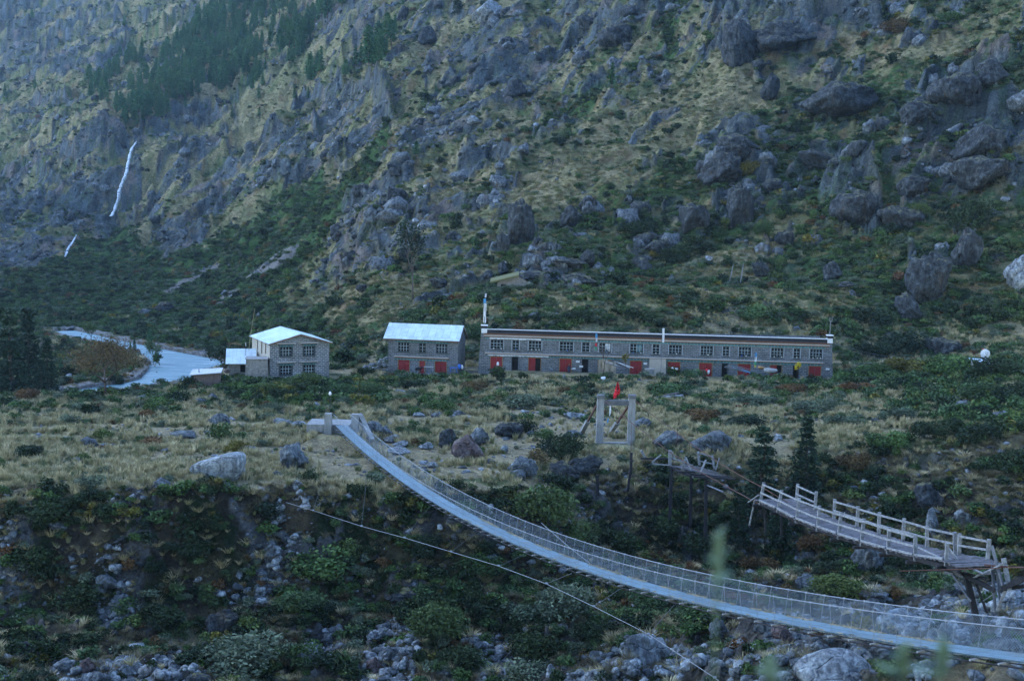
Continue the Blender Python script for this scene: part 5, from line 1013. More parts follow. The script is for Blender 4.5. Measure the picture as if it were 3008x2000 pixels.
m = MB(); m.quad((.1, .3, 4.75), (Lb-.1, .3, 4.75), (Lb-.1, DP-.3, 4.75), (.1, DP-.3, 4.75)); m.obj('roof', M['concrete'], lb)
m = MB(); m.box(.75, Lb-.6, -.06, .2, 5.013, 5.5); m.obj('parapet', M['black'], lb)
m = MB(); m.box(.75, Lb-.6, -.12, .24, 5.503, 5.575); m.obj('parapet_cap', M['white'], lb)
m = MB(); m.box(.3, Lb-.25, -.22, -.003, 4.62, 4.76); m.box(.5, Lb-1, -.30, -.003, 2.26, 2.37); m.obj('ledge', M['cream'], lb)
m = MB(); m.box(.3, Lb-.25, -.10, -.003, 4.765, 5.01)
for i in range(int((Lb-.6)/.3)): m.box(.4+i*.3, .52+i*.3, -.2, -.102, 4.82, 4.94)
m.box(.35, Lb-.3, -.14, -.003, 4.47, 4.615); m.box(.6, Lb-1.1, -.16, -.003, 2.12, 2.255); m.obj('timber_frieze', M['brown'], lb)
m = MB(); m.box(.5, Lb-.8, -.07, -.003, 4.2, 4.465); m.box(.7, Lb-1.2, -.08, -.003, 1.9, 2.115); m.obj('painted_frieze', M['teal'], lb)
for x0, x1 in ((-.05, .72), (Lb-.58, Lb+.12)):
    m = MB(); m.box(x0, x1, -.1, .7, 5.0 if x0 < 1 else 5.0, 5.62, 0); m.box(x0, x1, -.101, .701, 5.623, 5.98, 1); m.box(x0-.08, x1+.08, -.18, .78, 5.983, 6.08, 0); m.obj('corner_turret', [M['white'], M['black']], lb)
for i, (a, b, c) in enumerate(wx): window(lb, a, b, W0, W1, True, c)
for a, b, c in dx: door(lb, a, b, D0, D1, c)
m = MB()
for i in range(22):
    x = .9+i*.38; m.hexa([(x, -.17, 2.0+random.uniform(-.1, .08)), (x+.36, -.17, 1.98+random.uniform(-.1, .08)), (x+.36, -.13, 2.0), (x, -.13, 2.0)], [(x, -.19, 2.12), (x+.36, -.19, 2.12), (x+.36, -.165, 2.12), (x, -.165, 2.12)])
    if i < 14: x = 1.1+i*.5; m.hexa([(x, -.17, 4.28+random.uniform(-.1, .05)), (x+.48, -.17, 4.28+random.uniform(-.1, .05)), (x+.48, -.12, 4.3), (x, -.12, 4.3)], [(x, -.19, 4.44), (x+.48, -.19, 4.44), (x+.48, -.15, 4.44), (x, -.15, 4.44)])
m.obj('cloth_valance', M['clothwhite'], lb)
for px in (1692, 1925-35, 2425, 1702):   # small white notices
    x = F.x(px, 2); m = MB(); m.box(x, x+.5, -.03, -.001, 1.35 if px != 1702 else .7, 1.6 if px != 1702 else .95); m.obj('notice_board', M['white'], lb)
# pots of flowers on the sills
pot = MB(); pot.tube([(0, 0, 0), (0, 0, .16)], [.07, .1], 8)
potme = pot.mesh('flower_pot', M['bluepl']); potw = pot.mesh('flower_pot', M['white']); plantme = bush_mesh('leaves', 60, .34, .3, .07, M['leaf_dark'], 77)
for i, (a, b, c) in enumerate(wx):
    for kx in ((.25, .6, .85) if b-a > 1.3 else (.5,)):
        if random.random() < .35: continue
        p = F.A+F.u*(a+(b-a)*kx)+Vector((0, -.09+0, W0-.0)); e = bpy.data.objects.new('potted_plant', None); e.location = p; link(e, 'small potted plant on an upper window sill of the long lodge', 'potted plant', 'potted plants on the sills of the long lodge')
        link(bpy.data.objects.new('flower_pot', potme if random.random() < .3 else potw), parent=e); l_ = link(bpy.data.objects.new('leaves', plantme), parent=e); l_.location = (0, 0, .12)
# ---------------- house with red doors ----------------
F2 = Face((-17.05, 168.0), (-7.35, 166.7), -.1); L2 = F2.L; h2 = empty('stone_house', F2.A, 'two storey stone house with tin roof and three red doors left of the long lodge', 'building', rz=F2.rz)
m = MB(); D2 = 5.6; E2 = 5.05; R2 = 6.6
w2 = [(F2.x(a), F2.x(b)) for a, b in ((1169, 1202), (1231, 1251), (1281, 1314))]; d2 = [(F2.x(a, 1), F2.x(b, 1)) for a, b in ((1170, 1202), (1232, 1248), (1278, 1311))]
wall_openings(m, 0, L2, -.5, E2, [(a, b, 3.0, 4.3) for a, b in w2]+[(a, b, .12, 1.85) for a, b in d2])
m.quad((0, D2, -.5), (L2, D2, -.5), (L2, D2, E2), (0, D2, E2)); m.poly([(L2, 0, -.5), (L2, D2, -.5), (L2, D2, E2), (L2, D2/2, R2-.12), (L2, 0, E2)]); m.poly([(0, 0, -.5), (0, D2, -.5), (0, D2, E2), (0, D2/2, R2-.12), (0, 0, E2)])
m.obj('wall', M['wall_long'], h2)
m = MB(); o_ = .5; sl_ = (R2-E2)/(D2/2)
for sy in (0, 1):
    y0, y1 = (-o_, D2/2) if sy == 0 else (D2/2, D2+o_); z0, z1 = (E2-o_*sl_, R2) if sy == 0 else (R2, E2-o_*sl_)
    m.hexa([(-.6, y0, z0), (L2+.25, y0, z0), (L2+.25, y1, z1), (-.6, y1, z1)], [(-.6, y0, z0+.06), (L2+.25, y0, z0+.06), (L2+.25, y1, z1+.06), (-.6, y1, z1+.06)])
m.obj('roof', M['tin'], h2)
m = MB(); m.box(-.55, L2+.2, -.42, -.36, E2-.42, E2-.27); m.beam((L2+.2, -.42, E2-.36), (L2+.2, D2/2, R2-.12), .06, .16); m.beam((L2+.2, D2+.42, E2-.36), (L2+.2, D2/2, R2-.12), .06, .16); m.box(1.0, L2-1.2, -.2, -.003, 4.58, 4.72); m.box(1.0, L2-1.2, -.16, -.003, 2.12, 2.3); m.obj('timber_frieze', M['brown'], h2)
m = MB(); m.box(.9, L2-1.3, -.22, -.003, 2.303, 2.42); m.box(1.0, L2-1.2, -.24, -.003, 4.723, 4.8); m.obj('ledge', M['cream'], h2)
m = MB(); m.box(1.0, L2-1.3, -.09, -.003, 4.33, 4.575); m.box(1.0, L2-1.4, -.09, -.003, 1.9, 2.115); m.obj('painted_frieze', M['teal'], h2)
for a, b in w2: window(h2, a, b, 3.0, 4.3, False)
for a, b in d2: door(h2, a, b, .12, 1.85, 'red')
m = MB(); m.box(.6, L2-1, -1.6, -.003, -.5, .1); m.obj('doorstep', M['concrete'], h2)
# ---------------- gabled house ----------------
A1 = Vector((-31.8, 160, -.5)); ang = math.radians(26); u1 = Vector((math.cos(ang), math.sin(ang), 0))
F1 = Face((A1.x, A1.y), (A1.x+u1.x*8.1, A1.y+u1.y*8.1), -.5); L1 = 8.1; D3 = 9.5
h1 = empty('gabled_house', F1.A, 'stone gabled house with bright tin roof and shuttered windows beside the river', 'building', rz=F1.rz)
E1, R1 = 5.0, 6.15; m = MB()
zw = lambda px, py: F1.z(px, py)
w1_ = [(F1.x(823), F1.x(857)), (F1.x(892), F1.x(924))]; ops = [(a, b, 3.2, 4.5) for a, b in w1_]+[(a, b, .75, 2.0) for a, b in w1_]
wall_openings(m, 0, L1, -.6, E1, ops); m.poly([(0, 0, E1), (L1, 0, E1), (L1/2, 0, R1-.05)])
m.obj('wall', M['wall_gable'], h1)
m = MB(); m.quad((0, D3, -.6), (L1, D3, -.6), (L1, D3, E1), (0, D3, E1)); m.quad((L1, .001, -.6), (L1, D3, -.6), (L1, D3, E1), (L1, .001, E1)); m.poly([(0, D3, E1), (L1, D3, E1), (L1/2, D3, R1-.05)])
sm = MB(); wall_openings(sm, 0, D3, -.6, E1, [(D3-7.3, D3-6.7, .9, 2.4), (6.2, 6.75, 3.4, 4.6), (3.9, 4.5, 3.1, 4.6), (1.9, 2.45, 3.3, 4.6), (2.2, 2.7, .9, 2.2)][1:])
for v in sm.v: m.v.append((v[1], v[0]+.001, v[2]))
off = len(m.v)-len(sm.v); m.f += [tuple(off+i for i in f) for f in sm.f]; m.m += sm.m
m.obj('side_wall', M['wall_plain'], h1)
for y0, y1, z0, z1 in ((6.2, 6.75, 3.4, 4.6), (3.9, 4.5, 3.1, 4.6), (1.9, 2.45, 3.3, 4.6), (2.2, 2.7, .9, 2.2)):
    f = MB(); f.box(.1, .16, y0, y1, z0, z1, 0); f.box(-.03, .12, y0-.04, y1+.04, z1, z1+.14, 1); f.box(.05, .12, y0, y0+.06, z0, z1, 1); f.obj('narrow_window', [M['glass'], M['brown']], h1)
m = MB(); o1 = .3; s1 = (R1-E1)/(L1/2)
for x0, x1, z0, z1 in ((-o1, L1/2, E1-o1*s1, R1), (L1/2, L1+o1, R1, E1-o1*s1)): m.hexa([(x0, -.5, z0), (x1, -.5, z1), (x1, D3+.3, z1), (x0, D3+.3, z0)], [(x0, -.5, z0+.07), (x1, -.5, z1+.07), (x1, D3+.3, z1+.07), (x0, D3+.3, z0+.07)])
m.obj('roof', M['tin'], h1)
m = MB(); m.beam((-o1, -.45, E1-o1*s1-.08), (L1/2, -.45, R1-.08), .08, .15); m.beam((L1+o1, -.45, E1-o1*s1-.08), (L1/2, -.45, R1-.08), .08, .15); m.obj('bargeboard', M['brown'], h1)
m = MB(); m.tube([(L1/2, -.06, R1-1.15), (L1/2, .0, R1-1.15)], .34, 16); m.obj('round_vent', M['wall_rough'], h1)
for a, b in w1_:
    for z0, z1 in ((3.2, 4.5), (.75, 2.0)):
        window(h1, a, b, z0, z1, False); s_ = MB(); s_.box(a-.45, b+.45, -.38, -.002, z1+.38, z1+.46, 0); s_.box(a-.28, b+.28, -.26, -.002, z1+.2, z1+.376, 1); s_.box(a-.12, b+.12, -.14, -.002, z1+.02, z1+.196, 2); s_.box(a-.12, a-.02, -.05, -.002, z0-.1, z1+.02, 1); s_.box(b+.02, b+.12, -.05, -.002, z0-.1, z1+.02, 1); s_.obj('window_hood', [M['cream'], M['frame_dark'], M['teal']], h1)
# turret, annex, shed
def prismbox(name, base, size, rz, z0, z1, material, label, cat, taper=.0):
    e = empty(name, base, label, cat, rz=rz); m = MB(); w, d = size
    m.hexa([(-taper, -taper, z0), (w+taper, -taper, z0), (w+taper, d+taper, z0), (-taper, d+taper, z0)], [(0, 0, z1), (w, 0, z1), (w, d, z1), (0, d, z1)]); m.obj('wall', material, e); return e
p = at(716, 1118, 157.5); tur = prismbox('stone_turret', (p.x, p.y, -.8), (1.5, 2.2), math.radians(-35), 0, 0, M['wall_rough'], 'square rough stone annex tower built against the gabled house', 'annex') if False else None
e = empty('stone_annex', (at(722, 1118, 158.6).x, 158.6, -.6), 'square rough rubble annex built against the left wall of the gabled house', 'annex', rz=math.radians(8))
m = MB(); m.hexa([(-.12, -.1, -.3), (2.9, -.1, -.3), (2.9, 2.6, -.3), (-.12, 2.6, -.3)], [(0, 0, 3.05), (2.75, 0, 3.05), (2.75, 2.6, 3.05), (0, 2.6, 3.05)]); m.obj('wall', M['wall_rough'], e); m = MB(); m.box(-.12, 2.85, -.1, 2.7, 3.053, 3.15); m.obj('roof', M['concrete'], e)
e = empty('lean_to_house', (at(672, 1118, 161.5).x, 161.5, -.6), 'low stone house with tin lean-to roof behind the rubble annex', 'building', rz=math.radians(12))
m = MB(); wall_openings(m, 0, 3.4, -.3, 2.15, [(1.5, 2.2, .9, 1.9)]); m.quad((0, 0, -.3), (0, 4, -.3), (0, 4, 3.3), (0, 0, 2.15)); m.quad((3.4, 0, -.3), (3.4, 4, -.3), (3.4, 4, 3.3), (3.4, 0, 2.15)); m.quad((0, 4, -.3), (3.4, 4, -.3), (3.4, 4, 3.3), (0, 4, 3.3)); m.obj('wall', M['wall_rough'], e)
m = MB(); m.hexa([(-.4, -.5, 2.05), (3.6, -.5, 2.05), (3.6, 4.2, 3.5), (-.4, 4.2, 3.5)], [(-.4, -.5, 2.12), (3.6, -.5, 2.12), (3.6, 4.2, 3.57), (-.4, 4.2, 3.57)]); m.obj('roof', M['tin'], e)
f = MB(); f.box(1.5, 2.2, .15, .2, .9, 1.9); f.obj('window', M['glass'], e)
x_ = (563-CX)/FPX*156; e = empty('timber_shed', (x_, 156, gz(x_, 156)-.1), 'small brown board shed with weathered sheet roof left of the gabled house', 'shed', rz=math.radians(6))
m = MB(); m.box(0, 3.3, .05, 2.2, -.3, 1.75)
for i in range(16): m.box(i*.205+.01, i*.205+.19, random.uniform(.0, .02), .049, -.3+random.uniform(0, .1), 1.72+i*.02)
m.obj('board_wall', M['wood_brown'], e); m = MB(); m.hexa([(-.5, -.35, 1.75), (3.5, -.35, 2.1), (3.4, 2.4, 2.35), (-.5, 2.4, 2.1)], [(-.5, -.35, 1.82), (3.5, -.35, 2.18), (3.4, 2.4, 2.43), (-.5, 2.4, 2.18)]); m.obj('roof', M['rust_tin'], e); m = MB(); m.tube([(.6, .5, 1.9), (.58, .5, 2.5)], .05); m.obj('stovepipe', M['wood_dark'], e)
def sack(px, py, Y, w, h, label, mats_, name='sack', cat='sack', seed=0):
    p = at(px, py, Y); me = rock_mesh(name, 900+seed, mats_, 2, 1, rough=.03, sharp=6); o = bpy.data.objects.new(name, me); o.location = (p.x, p.y, p.z+h/2); o.scale = (w/2, w*.4, h/2); return link(o, label, cat)
sack(662, 1112, 158, .5, .42, 'small bright blue tarpaulin bundle beside the timber shed', M['clothblue'], 'tarpaulin', 'tarpaulin', 1); sack(647, 1109, 158.5, .8, .3, 'white bundle between timber shed and annex', M['clothwhite'], 'bundle', 'bundle', 2); sack(668, 1098, 160, .9, .8, 'dark firewood heap beside the shed', M['wood_brown'], 'firewood_heap', 'firewood', 3)
# things before the houses
sack(1349, 1090, 165.2, .6, 1.0, 'blue and white backpack standing at the corner of the red door house', M['bluepl'], 'backpack', 'backpack', 4); sack(1358, 1088, 165.2, .3, .8, 'white canister next to the blue backpack', M['clothwhite'], 'canister', 'canister', 5)
def table(px, py, Y, w, d, h, mt_, label, name='table'):
    p = at(px, py, Y); e = empty(name, (p.x, p.y, p.z), label, 'table'); m = MB(); m.box(-w/2, w/2, -d/2, d/2, h-.06, h); m.obj('tabletop', mt_, e)
    for sx in (-1, 1):
        for sy in (-1, 1): m = MB(); m.box(sx*w*.45-.03, sx*w*.45+.03, sy*d*.4-.03, sy*d*.4+.03, -.1, h-.06); m.obj('leg', mt_, e)
table(1332, 1091, 165, .9, .5, .55, M['bluepl'], 'low blue stand before the red door house'); table(1259, 1090, 165.2, 1.3, .6, .6, M['concrete'], 'grey trough bench between the doors of the red door house', 'bench')
g = MB(); g.tube([(-.35, 0, .45), (0, 0, .5), (.3, 0, .48)], [.16, .2, .15], 8); g.tube([(.3, 0, .5), (.45, 0, .68), (.6, 0, .66)], [.1, .1, .05], 8)
for x in (-.28, .26):
    for y in (-.09, .09): g.tube([(x, y, .42), (x+.02, y, .2), (x, y, 0)], [.06, .035, .03], 6)
g.tube([(-.35, 0, .5), (-.48, 0, .35)], [.04, .015], 5)
gme = g.mesh('goat', M['fur'], True)
p = at(1229, 1094, 164.8); o = bpy.data.objects.new('goat', gme); o.location = (p.x, p.y, p.z); o.scale = (1.1, 1.1, 1.1); link(o, 'black goat standing at the step of the red door house', 'goat')
p = hit(405, 1206); o = bpy.data.objects.new('goat', gme); o.location = p; o.rotation_euler = (0, 0, 2.3); link(o, 'black goat grazing at the bush in the left meadow', 'goat')
# seated person at the fourth red door
def person(loc, label, rz=0):
    me = bpy.data.meshes.new('person'); J = [(0, 0, .45), (0, .0, .65), (0, -.02, .88), (0, -.03, 1.0), (0, -.04, 1.12), (.1, -.3, .46), (.11, -.34, .05), (.11, -.46, .03), (-.1, -.3, .46), (-.11, -.36, .05), (-.11, -.48, .03), (.2, -.02, .88), (.25, -.12, .66), (.12, -.3, .56), (-.2, -.02, .88), (-.25, -.12, .66), (-.12, -.3, .56)]
    E_ = [(0, 1), (1, 2), (2, 3), (3, 4), (0, 5), (5, 6), (6, 7), (0, 8), (8, 9), (9, 10), (2, 11), (11, 12), (12, 13), (2, 14), (14, 15), (15, 16)]; Rr = [.15, .14, .13, .05, .1, .09, .06, .04, .09, .06, .04, .07, .05, .035, .07, .05, .035]
    me.from_pydata([Vector(j) for j in J], E_, []); me.materials.append(M['jacket']); o = bpy.data.objects.new('person', me); o.location = loc; o.rotation_euler = (0, 0, rz); link(o, label, 'person')
    sk = o.modifiers.new('skin', 'SKIN'); 
    for v, r_ in zip(me.skin_vertices[0].data, Rr): v.radius = (r_, r_)
    me.skin_vertices[0].data[0].use_root = True; o.modifiers.new('sub', 'SUBSURF').levels = 1
    h_ = MB(); h_.tube([(0, -.09, 1.14), (0, -.1, 1.2), (0, -.1, 1.27)], [.06, .085, .05], 8); h_.obj('face', M['skin'], o, smooth=True); h_ = MB(); h_.tube([(0, -.03, 1.12), (0, -.04, 1.22), (0, -.05, 1.3), (0, -.06, 1.33)], [.07, .1, .085, .02], 8); h_.obj('hair', M['fur'], o, smooth=True)
p = F.A+F.u*(F.x(1671, 2))+Vector((0, -.5, -.12)); m = MB(); 
person(p, 'person in dark jacket sitting on a stool before the fourth red door')
st_ = MB(); st_.tube([(0, 0, .36), (0, 0, .40)], .2, 10)
for a in range(3): st_.tube([(math.cos(a*2.1)*.13, math.sin(a*2.1)*.13, .36), (math.cos(a*2.1)*.17, math.sin(a*2.1)*.17, -.2)], .02, 5)
st_.obj('stool', M['wood_grey'], loc=p, label='round stool under the person at the fourth red door', cat='stool')
# pale board, trough, tarps, planks, heaps before the long lodge
p = F.A+F.u*F.x(1906, 2); q = F.A+F.u*F.x(1955, 2); m = MB(); m.hexa([(p.x, p.y-.75, .6), (q.x, q.y-.75, .6), (q.x, q.y-.68, .6), (p.x, p.y-.68, .6)], [(p.x, p.y-.4, 3.15), (q.x, q.y-.4, 3.15), (q.x, q.y-.33, 3.15), (p.x, p.y-.33, 3.15)]); m.obj('board', M['cardboard'], label='large pale sheet leaning against the wall of the long lodge', cat='board')
p = at(1908, 1094, 162); m = MB(); m.box(p.x-.6, p.x+.6, 161.6, 162.4, p.z-.2, p.z+.45); m.box(p.x-.66, p.x+.66, 161.54, 162.46, p.z+.453, p.z+.52); m.obj('water_tank', M['concrete'], label='low grey water tank left before the leaning pale sheet', cat='tank')
def planks(px, py, Y, n, L, spread, mts, label, name='plank_pile', cat='planks', up=.25):
    p = at(px, py, Y); e = empty(name, p, label, cat); cols = {}
    for i in range(n):
        m = MB(); a = random.uniform(-spread, spread); l_ = L*random.uniform(.5, 1); x = random.uniform(-L*.4, L*.4); z = random.uniform(.05, .45)
        m.beam((x-l_/2*math.cos(a), random.uniform(-.5, .5), z+up*l_/2), (x+l_/2*math.cos(a), l_/2*math.sin(a), max(z-up*l_/2, .02)), .14, .05); m.obj('plank', mts[i % len(mts)], e)
planks(2185, 1094, 161, 16, 3.4, .8, [M['wood_pale'], M['steel_dark'], M['wood_pale'], M['clothblue']], 'untidy pile of pale and blue planks before the long lodge at right', up=.32)
planks(1818, 1080, 161.5, 12, 2.6, .6, [M['wood_pale'], M['clothwhite'], M['wood_grey']], 'heap of pale boards before the middle of the long lodge', up=.4)
m = MB(); p = at(1782, 1078, 163.6); 
for i in range(6):
    for j in range(4):
        x = p.x-1.15+i*.4; z = 1.0+j*.5; dy = lambda a, b: .25*math.sin(a*2.3+b)+.12*b
        m.quad((x, p.y-.2-dy(i, j), z+.2*math.sin(i)), (x+.4, p.y-.2-dy(i+1, j), z+.2*math.sin(i+1)), (x+.4, p.y-.2-dy(i+1, j+1), z+.5+.2*math.sin(i+1)), (x, p.y-.2-dy(i, j+1), z+.5+.2*math.sin(i)))
m.obj('tarpaulin', M['cardboard'], smooth=True, label='crumpled cream tarpaulin hung before the long lodge by the bare tree', cat='tarpaulin')
sack(2237, 1086, 161, 1.2, .5, 'orange brown log heap right of the untidy plank pile', M['ochre'], 'log_heap', 'logs', 6); sack(2260, 1098, 160, 2.4, .8, 'grey heap of gravel before the right part of the long lodge', M['concrete'], 'gravel_heap', 'gravel heap', 7)
sack(2076, 1096, 161, .45, .6, 'red sack lying before the long lodge', M['flagred'], 'sack', 'sack', 8); sack(2081, 1099, 160.6, .35, .6, 'white sack lying against the red sack', M['clothwhite'], 'sack', 'sack', 9); sack(1463, 1075, 163, .4, .6, 'white drum before the first red door of the long lodge', M['clothwhite'], 'drum', 'drum', 10); sack(1685, 1086, 164.6, .7, .3, 'white basin on the ground beside the seated person', M['clothwhite'], 'basin', 'basin', 11); sack(1620, 1086, 164.6, .45, .25, 'dark and white bundle before the long lodge', M['steel'], 'bundle', 'bundle', 12); sack(1771, 1116, 155, .7, .45, 'pink and white cloth bundle under the bare tree', M['clothwhite'], 'bundle', 'cloth bundle', 13); sack(1658, 1112, 155, .5, .6, 'pale blue stone like sack in the weeds before the long lodge', M['rockpale'], 'sack', 'sack', 14)
for i, (px, py, w) in enumerate([(1975, 1084, .35), (1988, 1087, .5)]): sack(px, py, 163, w, .3, ['small pink bundle on the bush before the long lodge', 'larger pink bundle right of the small pink one'][i], M['clothwhite'], 'bundle', 'cloth bundle', 20+i)
# rubble pile left of the red door house, wall between houses
e = empty('rubble_heap', at(1105, 1085, 169), 'pile of pale building stones left of the red door house', 'stone pile')
r_ = random.Random(5)
for i in range(46):
    u_ = r_.random(); o = bpy.data.objects.new('stone', ROCKP['rockpale'][i % 3]); o.parent = e; x = r_.uniform(-2, 1.6); o.location = (x, r_.uniform(-1.2, 1), r_.uniform(0, 1)*(1.1+x*.45)); s_ = r_.uniform(.15, .42); o.scale = (s_, s_*.8, s_*.6); o.rotation_euler = (0, 0, r_.uniform(0, 6)); COL.objects.link(o)
pa = at(1358, 1093, 169); pb = at(1406, 1093, 169); m = MB(); m.box(pa.x, pb.x, 169, 169.4, -.8, .35); m.box(pa.x, pb.x, 168.95, 169.45, .62, .72); m.box(pa.x, pa.x+.15, 169.1, 169.3, .353, .617); m.box(pb.x-.15, pb.x, 169.1, 169.3, .353, .617); m.obj('low_wall', M['wall_rough'], label='low stone wall with rail closing the gap between red door house and long lodge', cat='wall')
# ---------------- masts and flags ----------------
def flagstrip(e, x, z0, z1, w, mt_, name='flag', wav=.12, y=0, n=10):
    m = MB()
    for i in range(n):
        a, b = z0+(z1-z0)*i/n, z0+(z1-z0)*(i+1)/n; f = lambda z: wav*math.sin(z*3.1)
        for yy in (0,): m.hexa([(x, y-.01, a), (x+w+.2*f(a), y+f(a), a), (x+w+.2*f(a), y+f(a)+.015, a), (x, y+.01, a)], [(x, y-.01, b), (x+w+.2*f(b), y+f(b), b), (x+w+.2*f(b), y+f(b)+.015, b), (x, y+.01, b)])
    return m.obj(name, mt_, e, smooth=True)
def mast(px, py, Y, h, label, r=.035, flags=(), material='wood_pale', z=None, cat='flag pole', name='flag_pole', tiltx=0):
    p = at(px, py, Y); 
    if z is not None: p.z = z
    e = empty(name, p, label, cat); e.rotation_euler = (0, tiltx, 0); m = MB(); m.tube([(0, 0, -.3), (.02, 0, h*.5), (0, 0, h)], [r, r*.9, r*.6], 6); m.obj('pole', M[material], e)
    for x, z0, z1, w, mt_ in flags: flagstrip(e, x, z0, z1, w, M[mt_])
tp = F.A+F.u*.35; mast(1418, 0, tp.y+.3, 4.3, 'tall prayer mast wrapped in pale and blue cloth on the left corner turret', .05, [(-.16, .25, 2.9, .34, 'clothwhite'), (-.2, 2.9, 3.55, .36, 'clothblue'), (-.05, 3.75, 4.25, .22, 'clothwhite')], z=7.05, cat='prayer mast', name='prayer_mast')
e_ = bpy.data.objects['prayer_mast']; e_.location = (tp.x, tp.y+.3, F.z0+6.1)
tp = F.A+F.u*(Lb-.22); e = empty('roof_antler_pole', (tp.x, tp.y+.3, F.z0+6.1), 'short forked pole on the right corner turret of the long lodge', 'pole'); m = MB(); m.tube([(0, 0, -.05), (.02, 0, 1.6)], [.05, .04]); m.tube([(.02, 0, 1.6), (-.12, 0, 2.0), (-.08, 0, 2.35)], [.06, .06, .03]); m.tube([(.02, 0, 1.6), (.2, 0, 2.0), (.16, 0, 2.5)], [.06, .05, .02]); m.obj('pole', M['wood_pale'], e)
mast(1941, 1092, 161, 5.9, 'thin pole with narrow white flag before the leaning pale sheet', .03, [(.0, 3.9, 5.8, .3, 'clothwhite')], 'steel_dark'); mast(1748, 1092, 161, 5.2, 'pole with string of blue white red and green cloth left of the bare tree', .025, [(-.1, 4.5, 5.1, .25, 'clothblue'), (-.05, 4.0, 4.5, .2, 'clothwhite'), (-.1, 3.4, 3.8, .25, 'flagred'), (-.15, 2.9, 3.3, .28, 'clothgreen')], 'steel_dark')
mast(2217, 1100, 159, 3.0, 'short pole of coloured prayer flags standing by the plank pile', .03, [(-.1, 2.3, 2.9, .25, 'clothblue'), (-.08, 1.7, 2.3, .25, 'clothwhite'), (-.1, 1.2, 1.7, .25, 'clothgreen'), (-.1, .9, 1.2, .25, 'clothyellow')], 'steel_dark')
for (x0, y0, x1, y1, lb_) in ((2141, 832, 2154, 777, 'thinner left pole of the two weathered poles on the bluff'), (2173, 838, 2184, 773, 'right thicker pole of the two weathered poles on the bluff')):
    a = hit(x0, y0, 174); a.z -= .2; b = at(x1, y1, a.y); m = MB(); m.tube([a, (a+b)/2+Vector((.05, 0, 0)), b], [.08, .1, .05], 6); m.obj('weathered_pole', M['wood_pale'], label=lb_, cat='pole')
a = at(735, 988, 165); a.z -= .2; b = at(748, 908, 165); m = MB(); m.tube([at(731, 1030, 165), a, b], [.03, .03, .015], 5); m.obj('bamboo_pole', M['straw'], label='long thin bamboo pole leaning behind the gabled house', cat='pole')
mast(722, 1040, 164, 1.6, 'short white tipped post at the left eave of the gabled house', .03, [(-.04, 1.1, 1.55, .1, 'clothwhite')], 'steel_dark')
a = hit(1483, 776, 180)+Vector((0, 0, .4)); b = at(1518, 797, a.y-2); m = MB(); m.tube([a, b], [.04, .04], 5); m.obj('white_pole', M['white'], label='slanting white pole above the turf roofed hut', cat='pole')
# turf roofed hut under the rock
p = hit(1500, 850, 176); e = empty('turf_hut', p, 'low rubble hut with turf roof tucked under the overhanging rock', 'hut'); m = MB(); m.box(-2.2, 3.2, 0, 3, -.6, 1.1); m.poly([(-2.2, -.002, 1.1), (3.2, -.002, 1.1), (1.2, -.002, 2.1)]); m.obj('wall', M['wall_rough'], e); m = MB(); m.hexa([(-3.4, -.5, .9), (1.3, -.5, 2.1), (1.3, 3.2, 2.5), (-3.4, 3.2, 1.3)], [(-3.4, -.5, 1.15), (1.3, -.5, 2.4), (1.3, 3.2, 2.8), (-3.4, 3.2, 1.55)]); m.obj('roof', M['turf'], e); m = MB(); m.box(-1.6, -.8, -.05, -.003, -.3, .8); m.obj('doorway', M['dark'], e)  # doorway is a near-black slab painting the shade of an opening
# satellite dish and tin roof at right
p = at(2893, 1062, 158); e = empty('satellite_dish', p, 'white satellite dish standing among bushes at the far right', 'satellite dish'); m = MB(); n = 18
def dp(r_, a): x = r_*math.cos(a); z = r_*math.sin(a); y = (r_*r_)*.45; return (x-.25*y, -.2+y*1.0-.0, 1.0+z+.1*y)
for k_, (r0, r1) in enumerate(((0.01, .3), (.3, .5), (.5, .62))):
    for i in range(n): a0, a1 = 2*math.pi*i/n, 2*math.pi*(i+1)/n; m.quad(dp(r0, a0), dp(r1, a0), dp(r1, a1), dp(r0, a1))
do = m.obj('dish', M['white'], e, smooth=True); sd_ = do.modifiers.new('thick', 'SOLIDIFY'); sd_.thickness = .03
m = MB(); m.tube([(0, -.05, 1.0), (0, .05, -.6)], .05); m.obj('mount', M['steel_dark'], e); m = MB(); m.tube([(0, -.2, .5), (0, -.6, .95)], .02); m.tube([(.3, -.1, 1.3), (0, -.6, .95)], .015); m.obj('feed_arm', M['steel_dark'], e)
p = at(2880, 1066, 157); e = empty('tin_roof_hut', p, 'half hidden hut with broken tin roof below the satellite dish', 'hut'); m = MB(); m.hexa([(-1.4, -.8, .15), (1.6, -.8, -.1), (1.6, 1, .3), (-1.2, 1, .5)], [(-1.4, -.8, .2), (1.6, -.8, -.05), (1.6, 1, .35), (-1.2, 1, .55)]); m.obj('roof', M['tin'], e); m = MB(); m.box(-1, 1.2, -.5, .8, -1.4, .0); m.obj('wall', M['wall_rough'], e)
mast(2888, 1062, 159, 2.2, 'thin dark aerial with red cloth behind the satellite dish', .02, [(-.2, 1.2, 1.7, .2, 'flagred')], 'steel_dark')
m = MB(); A_ = F.A+F.u*Lb+Vector((0, 0, 5.1)); B_ = at(2860, 1050, 159); 
for k_ in (0, 1): m.tube([A_.lerp(B_, i/16)+Vector((0, 0, -1.6*(1-k_*.3)*4*(i/16)*(1-i/16)+.0)) for i in range(17)], .016, 4)
m.obj('power_line', M['steel_dark'], label='sagging pair of wires from the long lodge to the satellite dish', cat='wires')
